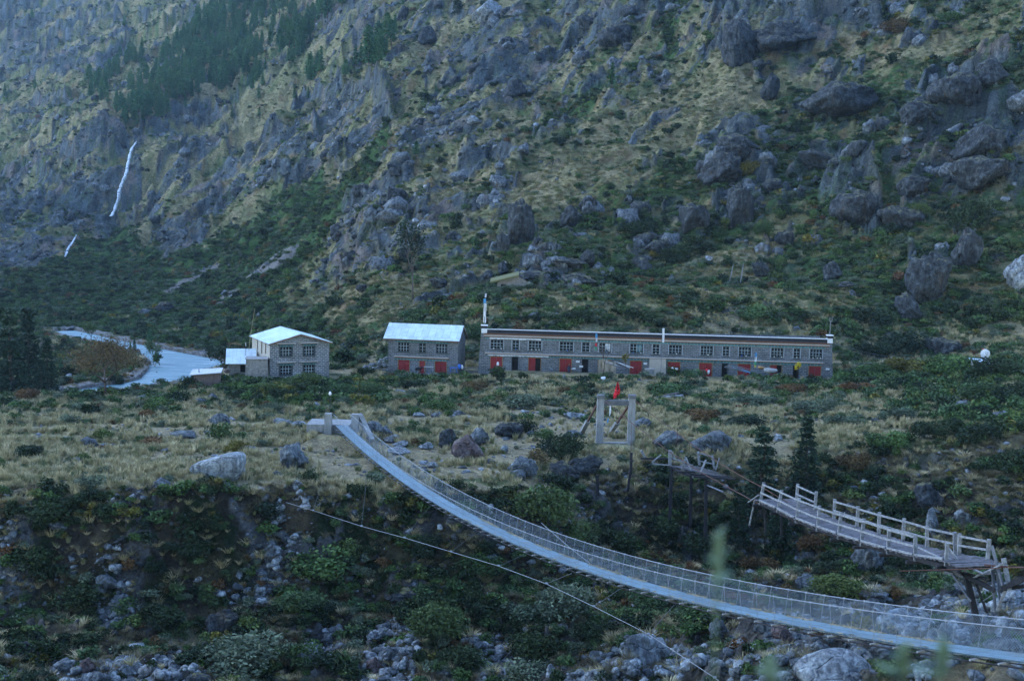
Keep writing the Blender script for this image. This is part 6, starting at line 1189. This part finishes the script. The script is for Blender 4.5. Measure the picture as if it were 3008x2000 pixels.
# log on the meadow
p = hit(1965, 1178); e = empty('fallen_log', p, 'bleached fallen log lying in the grass behind the concrete portal', 'log'); m = MB(); m.tube([(-1.6, 0, .15), (0, 0, .35), (1.7, .4, .6)], [.3, .28, .2], 8); m.obj('trunk', M['wood_pale'], e, smooth=True); m = MB(); m.tube([(-.6, .3, .5), (1.2, .7, .9)], [.15, .12], 7); m.obj('branch', M['wood_grey'], e, smooth=True)
# dry bracken heaps
for i, (px, py, w, h) in enumerate([(430, 1315, 84, 34), (300, 1323, 50, 18)]): bush(px, py, w, h, ['large heap of cut rusty bracken on the left meadow', 'smaller heap of cut rusty bracken at the far left meadow'][i], 'leaf_rust', name='bracken_heap')
# ---------------- suspension bridge ----------------
def BR(Y, off=0.0, up=0.0):     # centre line; off = to the right hand (far) side
    X = -16.44+.418*(118-Y); z = .61+.00228*(98.7-Y)**2; return Vector((X+.9226*off, Y+.3857*off, z+up))
YN = 22.0; hw = .65; RH = 1.15
sb = empty('suspension_bridge', BR(118), 'long sagging steel suspension footbridge with wire netting sides', 'bridge')
sbl = sb.location.copy(); inv = lambda v: v-sbl
ys = list(np.arange(118, YN-.1, -.6))
def strip(name, f0, f1, material, parent):
    V_ = []; F_ = []; UV = []; s_ = 0; prev = None
    for i, y in enumerate(ys):
        a, b = inv(f0(y)), inv(f1(y)); 
        if prev is not None: s_ += (a-prev).length
        prev = a; V_ += [tuple(a), tuple(b)]; UV += [(s_, 0), (s_, (b-a).length)]
        if i: n = 2*i; F_.append((n-2, n-1, n+1, n))
    me = bpy.data.meshes.new(name); me.from_pydata(V_, [], F_); me.materials.append(material); uvl = me.uv_layers.new(name='UVMap')
    for p in me.polygons:
        for li in p.loop_indices: uvl.data[li].uv = UV[me.loops[li].vertex_index]
    return link(bpy.data.objects.new(name, me), parent=parent)
dk = strip('deck', lambda y: BR(y, -hw+.04), lambda y: BR(y, hw-.04), M['deckmesh'], sb); sm_ = dk.modifiers.new('thick', 'SOLIDIFY'); sm_.thickness = .04
for sd_ in (-1, 1):
    strip('netting', lambda y: BR(y, sd_*(hw+.0), -.05), lambda y: BR(y, sd_*(hw+.16), RH), M['net'], sb)
    m = MB(); m.tube([inv(BR(y, sd_*(hw+.17), RH)) for y in ys], .017, 6); m.obj('handrail_cable', M['steel'], sb, smooth=True)
    m = MB(); m.tube([inv(BR(y, sd_*(hw+.13), -.15)) for y in ys], .03, 6); m.tube([inv(BR(y, sd_*(hw-.2), -.10)) for y in ys], .022, 6); m.obj('deck_cable', M['wood_dark'], sb, smooth=True)
fars = MB(); cnt = 0
for i, y in enumerate(np.arange(YN+.5, 117.5, 1.15)):
    beam = MB(); a, b = inv(BR(y, -hw-.2, -.10)), inv(BR(y, hw+.2, -.10)); tgt = MB() if y < 92 else fars
    for sd_ in (-1, 1):
        q = tgt if y >= 92 else MB(); q.tube([inv(BR(y, sd_*(hw+.02), -.14)), inv(BR(y, sd_*(hw+.18), RH+.03))], .009, 5); q.tube([inv(BR(y-.03, sd_*(hw+.17), RH)), inv(BR(y+.03, sd_*(hw+.17), RH))], .042, 5)
        if y < 92 and 40 < y: q.obj('hanger', M['steel'], sb)
    q = fars if y >= 92 else beam; q.beam(a, b, .07, .06)
    if y < 92 and y > 38: beam.obj('cross_beam', M['concrete'], sb)
fo = fars.obj('hanger_rows', M['steel'], sb); fo['kind'] = 'stuff'
# concrete end: two pillars, slab, abutment
for sd_, w in ((-1, .72), (1, .72)):
    p = BR(118.6, sd_*1.15) if sd_ < 0 else BR(117.6, sd_*1.25); m = MB(); q = inv(p); w2 = w/2
    m.hexa([(q.x-w2, q.y-w2, -1.2), (q.x+w2, q.y-w2, -1.2), (q.x+w2, q.y+w2+.5, -1.2), (q.x-w2, q.y+w2+.5, -1.2)], [(q.x-w2*.9, q.y-w2*.9, 1.15), (q.x+w2*.9, q.y-w2*.9, 1.15), (q.x+w2*.9, q.y+w2, 1.15), (q.x-w2*.9, q.y+w2, 1.15)]); m.obj('pillar', M['concrete'], sb)
m = MB(); p = inv(BR(119.2)); m.box(p.x-3.0, p.x+1.2, p.y-.6, p.y+2.6, -.9, -.06); m.obj('abutment', M['concrete'], sb)
m = MB(); m.beam((1.6, 1.0, .9), (3.1, -1.2, -1.2), .5, .5); m.obj('anchor_buttress', M['concrete'], sb)
m = MB(); p = inv(BR(YN-.5)); m.box(p.x-1.6, p.x+1.6, p.y-2.5, p.y+.2, -9+p.z, p.z-.2); m.obj('near_abutment', M['concrete'], sb)
# straw on deck
r_ = np.random.default_rng(9); n = 2200; yy = 40+45*r_.uniform(0, 1, n); of = np.where(r_.uniform(0, 1, n) < .8, hw-.06-np.abs(r_.normal(0, .06, n)), -hw+.06+np.abs(r_.normal(0, .05, n))); cl = fbm(yy/3, yy*0, 3, 8) > -.05
pts = np.array([inv(BR(y, o_, .07)) for y, o_ in zip(yy[cl], of[cl])])
straw_me = tri_mesh('straw_litter', pts+np.array(sbl)[None, :], .04, M['straw'], .2, 6.0, rng=r_); so_ = bpy.data.objects.new('straw_litter', straw_me); link(so_, 'yellow straw littering the edges of the suspension bridge deck', 'straw', kind='stuff')
# loose wire on far netting
m = MB(); m.tube([BR(75.2, hw+.1, 1.45), BR(71.5, hw+.1, .6), BR(68.5, hw, .05)], .012, 5); m.obj('loose_wire', M['steel'], label='loose slanting wire crossing the far netting of the suspension bridge', cat='wire')
# ---------------- guy cable ----------------
GP = [(700, 1410, 97), (840, 1475, 93), (920, 1499, 90), (1062, 1545, 86), (1188, 1579, 81.5), (1325, 1620, 77), (1465, 1662, 72.5), (1605, 1714, 68), (1745, 1781, 63), (1905, 1862, 58), (2100, 1990, 52), (2300, 2150, 46)]
gpw = [at(a, b, c) for a, b, c in GP]; gpw[0] = Vector((gpw[0].x, gpw[0].y, gz(gpw[0].x, gpw[0].y)+.05))
gc = empty('guy_cable', gpw[1], 'long steel wind guy cable hanging left of the suspension bridge with tie wires', 'cable'); o0 = gc.location.copy(); m = MB(); m.tube([p-o0 for p in gpw[1:]], .013, 6); m.obj('cable', M['steel'], gc, smooth=True)
for i, p in enumerate(gpw[2:-1]):
    c = MB(); c.tube([p-o0-Vector((.07, 0, -.02)), p-o0+Vector((.07, 0, .02))], .06, 6); c.obj('clamp', M['steel'], gc)
    x = GP[i+2][0]; yb = [y for y in np.arange(40, 116, .2)]; pxs = [proj(*BR(y, -hw-.3, -.2))[0] for y in yb]; y_ = float(np.interp(x+(20 if i < 2 else 75), pxs[::-1], yb[::-1])); q = BR(y_, -hw-.3, -.2); w = MB(); w.tube([p-o0, q-o0], .008 if i < 3 else .011, 4); w.obj('tie_wire', M['steel_dark'], gc)
# lamp pole behind the pillar
p = at(969, 1240, 121); p.z = gz(p.x, p.y); e = empty('lamp_pole', p, 'thin dark pole with a small white lamp beside the bridge pillars', 'lamp'); h_ = (at(969, 1150, 121).z-p.z); m = MB(); m.tube([(0, 0, -.3), (0, 0, h_-.35)], .035); m.obj('pole', M['wood_dark'], e); m = MB(); m.tube([(0, 0, h_-.36), (0, 0, h_-.2), (0, 0, h_)], [.1, .15, .05], 8); m.obj('lamp_shade', M['white'], e, smooth=True)
# ---------------- concrete portal of the old bridge ----------------
O5 = lambda x, y, Y: at(1650+x/3.016, 1080+y/3.016, Y)
pt = empty('bridge_portal', O5(480, 680, 118), 'grey concrete gateway of the ruined bridge with red flag', 'portal'); pl = pt.location.copy()
for tx0, tx1, bx0, bx1, yb in ((318, 378, 303, 365, 700), (597, 657, 582, 645, 690)):
    a, b, c, d = (O5(bx0, yb, 117.7)-pl, O5(bx1, yb, 117.7)-pl, O5(tx1, 272, 117.9)-pl, O5(tx0, 272, 117.9)-pl); dp_ = Vector((0, .75, 0)); m = MB(); m.hexa([a, b, b+dp_, a+dp_], [d, c, c+dp_, d+dp_]); m.obj('column', M['concrete'], pt)
    m = MB(); w_ = Vector((.08, 0, 0)); z_ = Vector((0, 0, .3)); w_ = Vector((.03, 0, 0)); m.hexa([d-w_-Vector((0, .08, .03)), c+w_-Vector((0, .08, .03)), c+w_+dp_+Vector((0, .08, -.03)), d-w_+dp_+Vector((0, .08, -.03))], [d-w_-Vector((0, .08, 0))+z_, c+w_-Vector((0, .08, 0))+z_, c+w_+dp_+Vector((0, .08, 0))+z_, d-w_+dp_+Vector((0, .08, 0))+z_]); m.obj('column_cap', M['concrete_dark'], pt)
    m = MB(); m.beam(((a+b)/2+(d-a)*.25)+Vector((.05, -.003, 0)), ((a+b)/2+(d-a)*.25)+Vector((.05, -.003, 0))+Vector((0, 0, .01)), .01); 
a = O5(378, 292, 118.1)-pl; b = O5(600, 292, 118.1)-pl; a2 = O5(376, 335, 118.1)-pl; b2 = O5(600, 335, 118.1)-pl; dp_ = Vector((0, .5, 0)); m = MB(); m.hexa([a2, b2, b2+dp_, a2+dp_], [a, b, b+dp_, a+dp_]); m.obj('lintel', M['concrete_dark'], pt)
a = O5(366, 664, 117.9)-pl; b = O5(584, 664, 117.9)-pl; a2 = a-Vector((0, 0, .18)); b2 = b-Vector((0, 0, .18)); m = MB(); m.hexa([a2, b2, b2+dp_, a2+dp_], [a, b, b+dp_, a+dp_]); m.obj('sill_beam', M['concrete'], pt)
for x0, y0, x1, y1 in ((312, 330, 170, 585), (590, 340, 415, 605)):
    p0 = O5(x0, y0, 118.6)-pl; g0 = hit(1650+x1/3.016, 1080+y1/3.016)-pl; md_ = p0.lerp(g0, .45); m = MB(); m.beam(p0, g0, .16, .16); m.obj('stay_rod', M['rust'], pt); m = MB(); m.beam(p0.lerp(g0, .55), g0, .42, .3); m.obj('stay_block', M['concrete'], pt)
p0 = O5(430, 335, 118)-pl; m = MB(); m.tube([p0, p0-Vector((-.02, 0, .45)), p0-Vector((.03, 0, 1.0))], [.05, .1, .05], 6); m.obj('hanging_scarf', M['clothwhite'], pt); m = MB(); m.tube([p0-Vector((.15, 0, 1.25)), p0-Vector((.2, 0, 1.7))], [.05, .08], 6); m.obj('hanging_cloth', M['clothblue'], pt)
fp_ = O5(490, 290, 118.2); e = empty('red_flag', fp_, 'limp bright red flag on a short stick above the concrete portal', 'flag'); m = MB(); m.tube([(0, 0, 0), (.02, 0, 1.85)], .025); m.obj('stick', M['wood_dark'], e)
m = MB(); pr = [(1.8, -.02, .05), (1.5, -.12, .13), (1.1, -.22, .25), (.75, -.3, .27), (.4, -.36, .02), (.15, -.4, -.25)]
for (z0, a0, b0), (z1, a1, b1) in zip(pr[:-1], pr[1:]): 
    for k_ in range(4):
        f = lambda a_, b_, t_: a_+(b_-a_)*t_; wv = lambda t_, z_: .1*math.sin(t_*7+z_*3)
        t0, t1 = k_/4, (k_+1)/4; m.quad((f(a0, b0, t0), wv(t0, z0), z0), (f(a0, b0, t1), wv(t1, z0), z0), (f(a1, b1, t1), wv(t1, z1), z1), (f(a1, b1, t0), wv(t0, z1), z1))
fo_ = m.obj('cloth', M['flagred'], e, smooth=True); sd_ = fo_.modifiers.new('thick', 'SOLIDIFY'); sd_.thickness = .02
# old cables from the portal
def cab(pts, r, label, name='old_cable', mt_='rust'):
    W_ = [O5(*p) for p in pts]; m = MB(); m.tube(W_, r, 5); m.obj(name, M[mt_], label=label, cat='cable', smooth=True); return W_
c1 = cab([(385, 292, 117.6), (620, 490, 111), (720, 560, 108), (940, 735, 101), (1240, 930, 93), (1570, 1110, 84), (1700, 1180, 78), (2110, 1385, 72)], .03, 'left rusty cable running from the portal to the broken wooden bridge')
c2 = cab([(650, 292, 117.6), (820, 430, 112), (950, 520, 108), (1120, 650, 103), (1250, 745, 98), (1490, 900, 90), (1620, 975, 86), (1760, 1050, 80), (2000, 1190, 76)], .03, 'right rusty cable running from the portal to the broken wooden bridge')
cab([(1560/2.529*3.016+500*3.016, 665/2.529*3.016+300*3.016, 60), (1920/2.529*3.016+1508, 705/2.529*3.016+905, 58), (2170/2.529*3.016+1508, 722/2.529*3.016+905, 56), (3000, 1800, 50)], .025, 'rusty cable stretched across the collapsed trestle to the right')
for i, (x, y0, y1, Y) in enumerate([(617, 500, 735, 111), (722, 565, 740, 108), (820, 640, 745, 105), (1025, 580, 700, 105), (1137, 660, 755, 102)]):
    m = MB(); m.tube([O5(x, y0, Y), O5(x-3, y1, Y)], .02, 4); m.obj('hanger_rod', M['rust'], label='rusty thin rod hanging from the old bridge cables', cat='rod', group='rods hanging from the old cables')
# ---------------- broken pier section ----------------
PS = 11.0
e = empty('broken_pier', O5(1100, 900, 106), 'splintered stump of the old wooden bridge standing on dark piles right of the portal', 'pier'); pl = e.location.copy()
def B5(x0, y0, Y0, x1, y1, Y1, w, name, mt_, par, orig, P=O5, h=None): m = MB(); m.beam(P(x0, y0, Y0+PS)-orig, P(x1, y1, Y1+PS)-orig, w, h or w); return m.obj(name, M[mt_], par)
for a in [(700, 803, 96, 1000, 806, 95), (1020, 925, 93, 1180, 922, 93), (1170, 965, 92.5, 1540, 985, 91), (1110, 940, 93, 1500, 975, 92), (940, 870, 95, 1130, 955, 92.5)]: B5(*a, .16, 'bearer', 'wood_dark', e, pl)
m = MB()
for i in range(18): t_ = i/17; m.beam(O5(965+t_*330, 872+t_*70, 95+PS-2.5*t_)-pl, O5(1210+t_*300, 868+t_*105+random.uniform(-5, 9), 96.3+PS-2.5*t_)-pl, .17, .05)
m.obj('deck', M['wood_grey'], e)
for a, w in [((960, 862, 94.5, 960, 732, 94.5), .26), ((1068, 905, 94, 1100, 788, 94), .14), ((1100, 788, 94, 1165, 975, 93.4), .1), ((1222, 862, 95.4, 1208, 742, 95.4), .2), ((1352, 895, 95, 1336, 776, 95), .18), ((1212, 970, 93, 1278, 815, 93.6), .12), ((1365, 905, 94.6, 1397, 798, 94.6), .1), ((705, 732, 96, 738, 795, 96), .2), ((970, 735, 94.6, 1000, 800, 95), .1)]: B5(*a, w, 'post', 'wood_pale', e, pl)
for a in [(1210, 752, 95.3, 1340, 790, 95), (1216, 825, 95.3, 1342, 852, 95), (972, 798, 94.5, 1135, 852, 94), (1050, 860, 93.8, 1165, 860, 93.8), (800, 850, 95, 945, 862, 94.5), (800, 838, 95.2, 882, 770, 95.4)]: B5(*a, .09, 'rail', 'wood_pale', e, pl)
for x0, y0, x1, y1, Y in [(975, 880, 955, 1370, 94.5), (1150, 950, 1146, 1140, 95), (1280, 985, 1287, 1350, 93), (318, 950, 320, 1060, 107)]:
    g_ = O5(x1, y1, Y+PS*(Y < 99)); q = O5(x0, y0, Y+PS*(Y < 99)); gzz = gz(g_.x, g_.y); m = MB(); m.beam(q-pl, Vector((g_.x, g_.y, min(g_.z, gzz+.2)))-pl, .26); m.obj('pile', M['wood_dark'], e)
q = O5(617, 750, 104); m = MB(); m.beam(q, O5(612, 945, 104), .22); lp_ = m.obj('leaning_pile', M['wood_dark'], label='dark charred pile left of the splintered pier', cat='pile'); m = MB(); m.beam(O5(585, 1095, 107), O5(606, 930, 107.3), .2); m.obj('leaning_pile', M['wood_dark'], label='second dark pile below the charred pile left of the splintered pier', cat='pile'); m = MB(); m.beam(O5(616, 810, 107.2), O5(617, 940, 107.2), .1); m.obj('slat', M['wood_pale'], lp_)
m = MB(); m.beam(O5(1290, 1040, 103), O5(1430, 1098, 102), .2, .06); m.obj('loose_plank', M['wood_pale'], label='loose plank dangling below the splintered pier', cat='plank')
# ---------------- broken wooden bridge ----------------
O6 = lambda x, y, Y: at(2150+x/2.529, 1380+y/2.529, Y)
LA, LB = Vector((15.93, 78.0)), Vector((20.47, 58.0)); dv = (LB-LA).normalized(); pv = Vector((-dv.y, dv.x))
if pv.y < 0: pv = -pv
def online(x6, y6, off):
    px, py = 2150+x6/2.529, 1380+y6/2.529; t_ = np.linspace(-6, 30, 600); X = LA.x+dv.x*t_+pv.x*off; Y = LA.y+dv.y*t_+pv.y*off; q = proj(X, Y, np.full(600, 5.6))[0]; k_ = float(np.interp(px, q, t_)); x, y = LA.x+dv.x*k_+pv.x*off, LA.y+dv.y*k_+pv.y*off
    return Vector((x, y, z_for(x/y, y, py))), k_
WB = 2.15
NPx = [(215, 232, 238, 97), (345, 290, 370, 155), (485, 365, 500, 212), (640, 425, 652, 270), (795, 480, 812, 320), (965, 535, 980, 367), (1158, 590, 1170, 430), (1358, 640, 1363, 487), (1580, 675, 1600, 550)]
FPx = [(482, 212, 490, 107), (620, 252, 628, 165), (762, 345, 765, 222), (930, 400, 938, 275), (1092, 450, 1096, 320), (1270, 495, 1280, 365), (1447, 560, 1450, 420), (1655, 600, 1655, 467), (1680, 610, 1692, 478), (1885, 680, 1912, 520)]
nb_ = [online(a, b, 0) for a, b, _, _ in NPx]; kz = [k_ for _, k_ in nb_]; zz_ = [p.z for p, _ in nb_]
e = empty('broken_footbridge', nb_[0][0], 'tilted remains of the old wooden footbridge deck with pale post and rail sides', 'bridge'); pl = e.location.copy()
def dpt(k_, off, up=0): return Vector((LA.x+dv.x*k_+pv.x*off, LA.y+dv.y*k_+pv.y*off, float(np.interp(k_, kz, zz_))+up))-pl
k0, k1 = kz[0], kz[-1]+1.0; m = MB(); k_ = k0-.3; r_ = random.Random(3)
while k_ < k1:
    w = r_.uniform(.16, .24)
    if r_.random() > .05: m.beam(dpt(k_, -.12+r_.uniform(-.12, .05), r_.uniform(-.02, .03)), dpt(k_+r_.uniform(-.05, .05), WB+.15+r_.uniform(-.05, .15), r_.uniform(-.02, .03)), w*.92, .05)
    k_ += w+.01
m.obj('deck', M['wood_grey'], e)
for off in (.05, WB*.5, WB-.05):
    for i in range(6): a, b = k0+(k1-k0)*i/6, k0+(k1-k0)*(i+1)/6; m = MB(); m.beam(dpt(a, off, -.14), dpt(b, off, -.14), .14, .2); m.obj('stringer', M['wood_dark'], e)
for i in range(9): kk = kz[i]-.1; m = MB(); m.beam(dpt(kk, -.45, -.3), dpt(kk, WB+.5, -.3), .16, .16); m.obj('cross_beam', M['wood_dark'], e)
m = MB()
for i in range(8): m.beam(dpt(kz[i]+.1, -.1, .09), dpt(kz[i+1]-.1, -.1, .09), .1, .1)
m.obj('kerb', M['wood_pale'], e)
tn = []; tf = []; bn = []; bf = []
for (bx, by, tx, ty), off, T_, B_ in [(q, 0, tn, bn) for q in NPx]+[(q, WB, tf, bf) for q in FPx]:
    b, kk = online(bx, by, off); t_ = at(2150+tx/2.529, 1380+ty/2.529, b.y); bb = dpt(kk, off, -.25); T_.append(t_-pl); B_.append(dpt(kk, off, 0)); m = MB(); m.beam(bb, t_-pl+Vector((0, 0, .04)), .17, .12); m.obj('post', M['wood_pale'], e)
for T_, B_, skip in ((tn, bn, (7,)), (tf, bf, (1, 7))):
    for i in range(len(T_)-1):
        if i in skip: continue
        for f in (.93, .48):
            a = B_[i].lerp(T_[i], f); b = B_[i+1].lerp(T_[i+1], f+r_.uniform(-.04, .03)); o_ = Vector((pv.x, pv.y, 0))*(-.09); m = MB(); m.beam(a+o_, b+o_, .05, .1); m.obj('rail', M['wood_pale'], e)
for a, b, w in [((1375, 575), (1555, 660), .09), ((130, 240), (205, 185), .12)]:
    pa_, _ = online(*a, 0); pb_, _ = online(*b, 0); m = MB(); m.beam(pa_-pl, pb_-pl, w, .06); m.obj('rail', M['wood_pale'], e)
pa_, _ = online(178, 215, 0); m = MB(); m.beam(pa_-pl, at(2150+130/2.529, 1380+410/2.529, 78.5)-pl, .09, .07); m.obj('dangling_rail', M['wood_pale'], e)
for x6, y6, y7 in ((245, 290, 470), (365, 340, 500)):
    a = O6(x6, y6, 77); b = O6(x6+4, y7, 77); m = MB(); m.beam(a-pl, b-pl, .12); m.obj('hanging_strut', M['wood_dark'], e)
# ---------------- collapsed trestle ----------------
e = empty('collapsed_trestle', O6(1800, 900, 60), 'collapsed tangle of dark trestle legs and pale boards right of the old bridge', 'trestle'); pl = e.location.copy()
Yt = lambda x: 57.6-(x-1500)/670*3.5
for x0, y0, x1, y1, w, nm_, mt_ in [(1740, 780, 1840, 1200, .34, 'leg', 'wood_dark'), (1800, 800, 1895, 1060, .16, 'leg', 'wood_dark'), (1635, 770, 1775, 975, .12, 'leg', 'steel_dark'), (1930, 560, 2012, 855, .14, 'leg', 'steel_dark'), (1935, 700, 1955, 1045, .16, 'leg', 'steel_dark'), (1960, 690, 2000, 1030, .1, 'leg', 'steel_dark'),
  (1510, 742, 1770, 712, .2, 'beam', 'wood_dark'), (1735, 780, 1950, 895, .24, 'beam', 'wood_dark'), (2020, 880, 2180, 800, .3, 'beam', 'wood_dark'), (2010, 885, 2175, 862, .22, 'beam', 'wood_dark'), (1570, 735, 1900, 810, .18, 'beam', 'wood_dark'), (1880, 705, 2050, 720, .1, 'beam', 'rust'),
  (1760, 808, 1918, 750, .26, 'board', 'wood_pale'), (1870, 775, 2035, 762, .12, 'board', 'wood_pale'), (1765, 815, 2010, 698, .14, 'board', 'wood_pale'), (2018, 655, 2065, 895, .26, 'board', 'wood_pale'), (1868, 970, 2035, 858, .1, 'board', 'wood_pale'), (2035, 885, 1968, 1045, .16, 'board', 'wood_pale'), (1610, 580, 1745, 762, .15, 'board', 'wood_pale'), (1590, 650, 1875, 772, .13, 'board', 'wood_pale'), (1575, 700, 1700, 780, .2, 'board', 'wood_grey'), (1580, 755, 1720, 790, .24, 'board', 'wood_pale'), (1535, 655, 1610, 575, .1, 'board', 'wood_grey')]:
    m = MB(); a, b = O6(x0, y0, Yt(x0)), O6(x1, y1, Yt(x1)+random.uniform(-.4, .4)); m.beam(a-pl, b-pl, w*.75, w*.5 if nm_ == 'board' else w*.75); m.obj(nm_, M[mt_], e)
a = O6(1700, 840, 60.5); g_ = O6(1840, 1200, 60.5)
# ---------------- water ----------------
wm = mat('river water', (.10, .22, .24), .3, 0, .5); t = NT(wm); v = t.co((1, 1, 1)); n = t.noise(t.co((.5, 1, 1)), .5, 7, .7); n2 = t.noise(t.co((.25, 1.2, 1)), .5, 6, .75)
t.base(t.ramp(n2, [(.38, (.055, .13, .15)), (.56, (.09, .18, .205)), (.66, (.36, .43, .45))])); t.b.inputs['Roughness'].default_value = .5; t.bump(n, .3, .8)
m = MB(); W_ = []
for i in range(len(RIV)):
    x, y, w = RIV[i]; a = RIV[max(i-1, 0)]; b = RIV[min(i+1, len(RIV)-1)]; d = Vector((b[0]-a[0], b[1]-a[1])).normalized(); W_.append(((x-d.y*(w+1.5), y+d.x*(w+1.5), RIVZ), (x+d.y*(w+1.5), y-d.x*(w+1.5), RIVZ)))
for (a, b), (c, d) in zip(W_[:-1], W_[1:]): m.quad(a, b, d, c)
o = m.obj('river', wm); o['kind'] = 'structure'
# foreground river far below the near bank
m = MB(); m.quad((-90, 43, -8.9), (90, 43, -8.9), (90, 47, -8.9), (-90, 47, -8.9)); o = m.obj('gorge_stream', wm); o['kind'] = 'structure'
# waterfall
wf = mat('falling water', (.42, .48, .54), .6); t = NT(wf); n = t.noise(t.co((1.5, 1.5, .12)), 1.2, 5, .7); t.base(t.ramp(n, [(.35, (.14, .19, .23)), (.62, (.46, .53, .59))]))
m = MB(); path_ = [(402, 415, 3), (396, 424, 5), (386, 440, 7), (378, 470, 7), (372, 505, 8), (363, 530, 9), (352, 560, 9), (347, 590, 8), (336, 618, 7), (324, 642, 8)]; prev = None; r_ = random.Random(4)
fine = []
for (x0, y0, w0), (x1, y1, w1) in zip(path_[:-1], path_[1:]):
    for k_ in range(4): t_ = k_/4; fine.append((x0+(x1-x0)*t_+r_.uniform(-1.2, 1.2), y0+(y1-y0)*t_, (w0+(w1-w0)*t_)*1.25*r_.uniform(.85, 1.15)))
hs = [hit(x, y, 300) for x, y, w in fine]; yy = np.array([h.y for h in hs]); yy = np.minimum.accumulate(yy); yy = np.convolve(np.pad(yy, 3, 'edge'), np.ones(7)/7, 'valid')-24
for (x, y, w), Y in zip(fine, yy):
    row = (at(x-w*.5, y, Y+1.5), at(x-w*.15, y, Y), at(x+w*.25, y, Y+.2), at(x+w*.5, y, Y+1.8))
    if prev:
        for i in range(3): m.quad(prev[i], prev[i+1], row[i+1], row[i])
    prev = row
o = m.obj('waterfall', wf, smooth=True); o['kind'] = 'structure'; s_ = o.modifiers.new('thick', 'SOLIDIFY'); s_.thickness = .1
m = MB(); prev = None
for x, y, w in [(224, 690, 2.5), (216, 705, 3.5), (206, 722, 4), (197, 738, 5), (191, 752, 4)]:
    h = hit(x, y, 250); row = (at(x-w*.6, y, h.y-14), at(x+w*.6, y, h.y-14))
    if prev: m.quad(prev[0], prev[1], row[1], row[0])
    prev = row
o = m.obj('small_cascade', wf); o['kind'] = 'structure'; s_ = o.modifiers.new('thick', 'SOLIDIFY'); s_.thickness = .4
# ---------------- plants close to the camera ----------------
M['fgleaf'] = foliage('pale green near leaves', [(.16, .24, .14), (.20, .28, .17)])
def fgplant(px, pytop, Y, label, pyleaf, seed):
    top = at(px, pytop, Y); g_ = gz(top.x, top.y); e = empty('near_plant', (top.x, top.y, g_), label, 'plant'); h = top.z-g_; r = random.Random(seed); m = MB(); m.tube([(0, 0, -.05), (.012, 0, h*.5), (0, 0, h)], [.003, .002, .001], 5); m.obj('stem', M['fgleaf'], e)
    lm_ = MB(); n = 13; span = (pyleaf-pytop)*Y/FPX
    for i in range(n):
        z = h-span*i/n; a = r.uniform(0, 6.28); L = (.008+.016*(i/n))*(1.0 if i % 4 else 1.6); d = Vector((math.cos(a), math.sin(a)*.6, r.uniform(-.2, .35))).normalized(); s_ = d.cross(Vector((0, 0, 1))).normalized()*L*.3; p = Vector((0, 0, z))
        lm_.quad(p, p+d*L*.5+s_, p+d*L, p+d*L*.5-s_)
    for k_ in range(6): z = h-span*(.05+.1*k_); lm_.tube([(0, 0, z), (.002, 0, z-.012)], [.006, .004], 5)
    lm_.obj('leaves', M['fgleaf'], e)
fgplant(2110, 1560, 1.3, 'blurred pale green flowering stem close to the camera right of the middle', 1730, 1); fgplant(2655, 1890, 1.3, 'blurred leafy stem tip close to the camera at the lower right', 2000, 2); fgplant(2772, 1880, 1.2, 'faint blurred stem tip right of the leafy stem tip', 1990, 3); fgplant(2262, 1930, 1.2, 'blurred small leaf tip close to the camera at the bottom', 2010, 4)
# ---------------- haze ----------------
hz = MB(); hz.box(-1600, 1700, -440, 1560, -14, 700); ho_ = hz.obj('haze', None if False else M['white'])
hm = bpy.data.materials.new('haze air'); hm.use_nodes = True; ht = hm.node_tree; ht.nodes.remove(ht.nodes['Principled BSDF']); pvn = ht.nodes.new('ShaderNodeVolumePrincipled'); pvn.inputs['Color'].default_value = (.55, .80, 1.0, 1); pvn.inputs['Density'].default_value = .00008; pvn.inputs['Anisotropy'].default_value = 0.0
ht.links.new(pvn.outputs[0], ht.nodes['Material Output'].inputs['Volume']); ho_.data.materials.clear(); ho_.data.materials.append(hm); ho_['kind'] = 'stuff'; ho_['label'] = 'thin blue mountain air filling the valley'; ho_['category'] = 'haze'
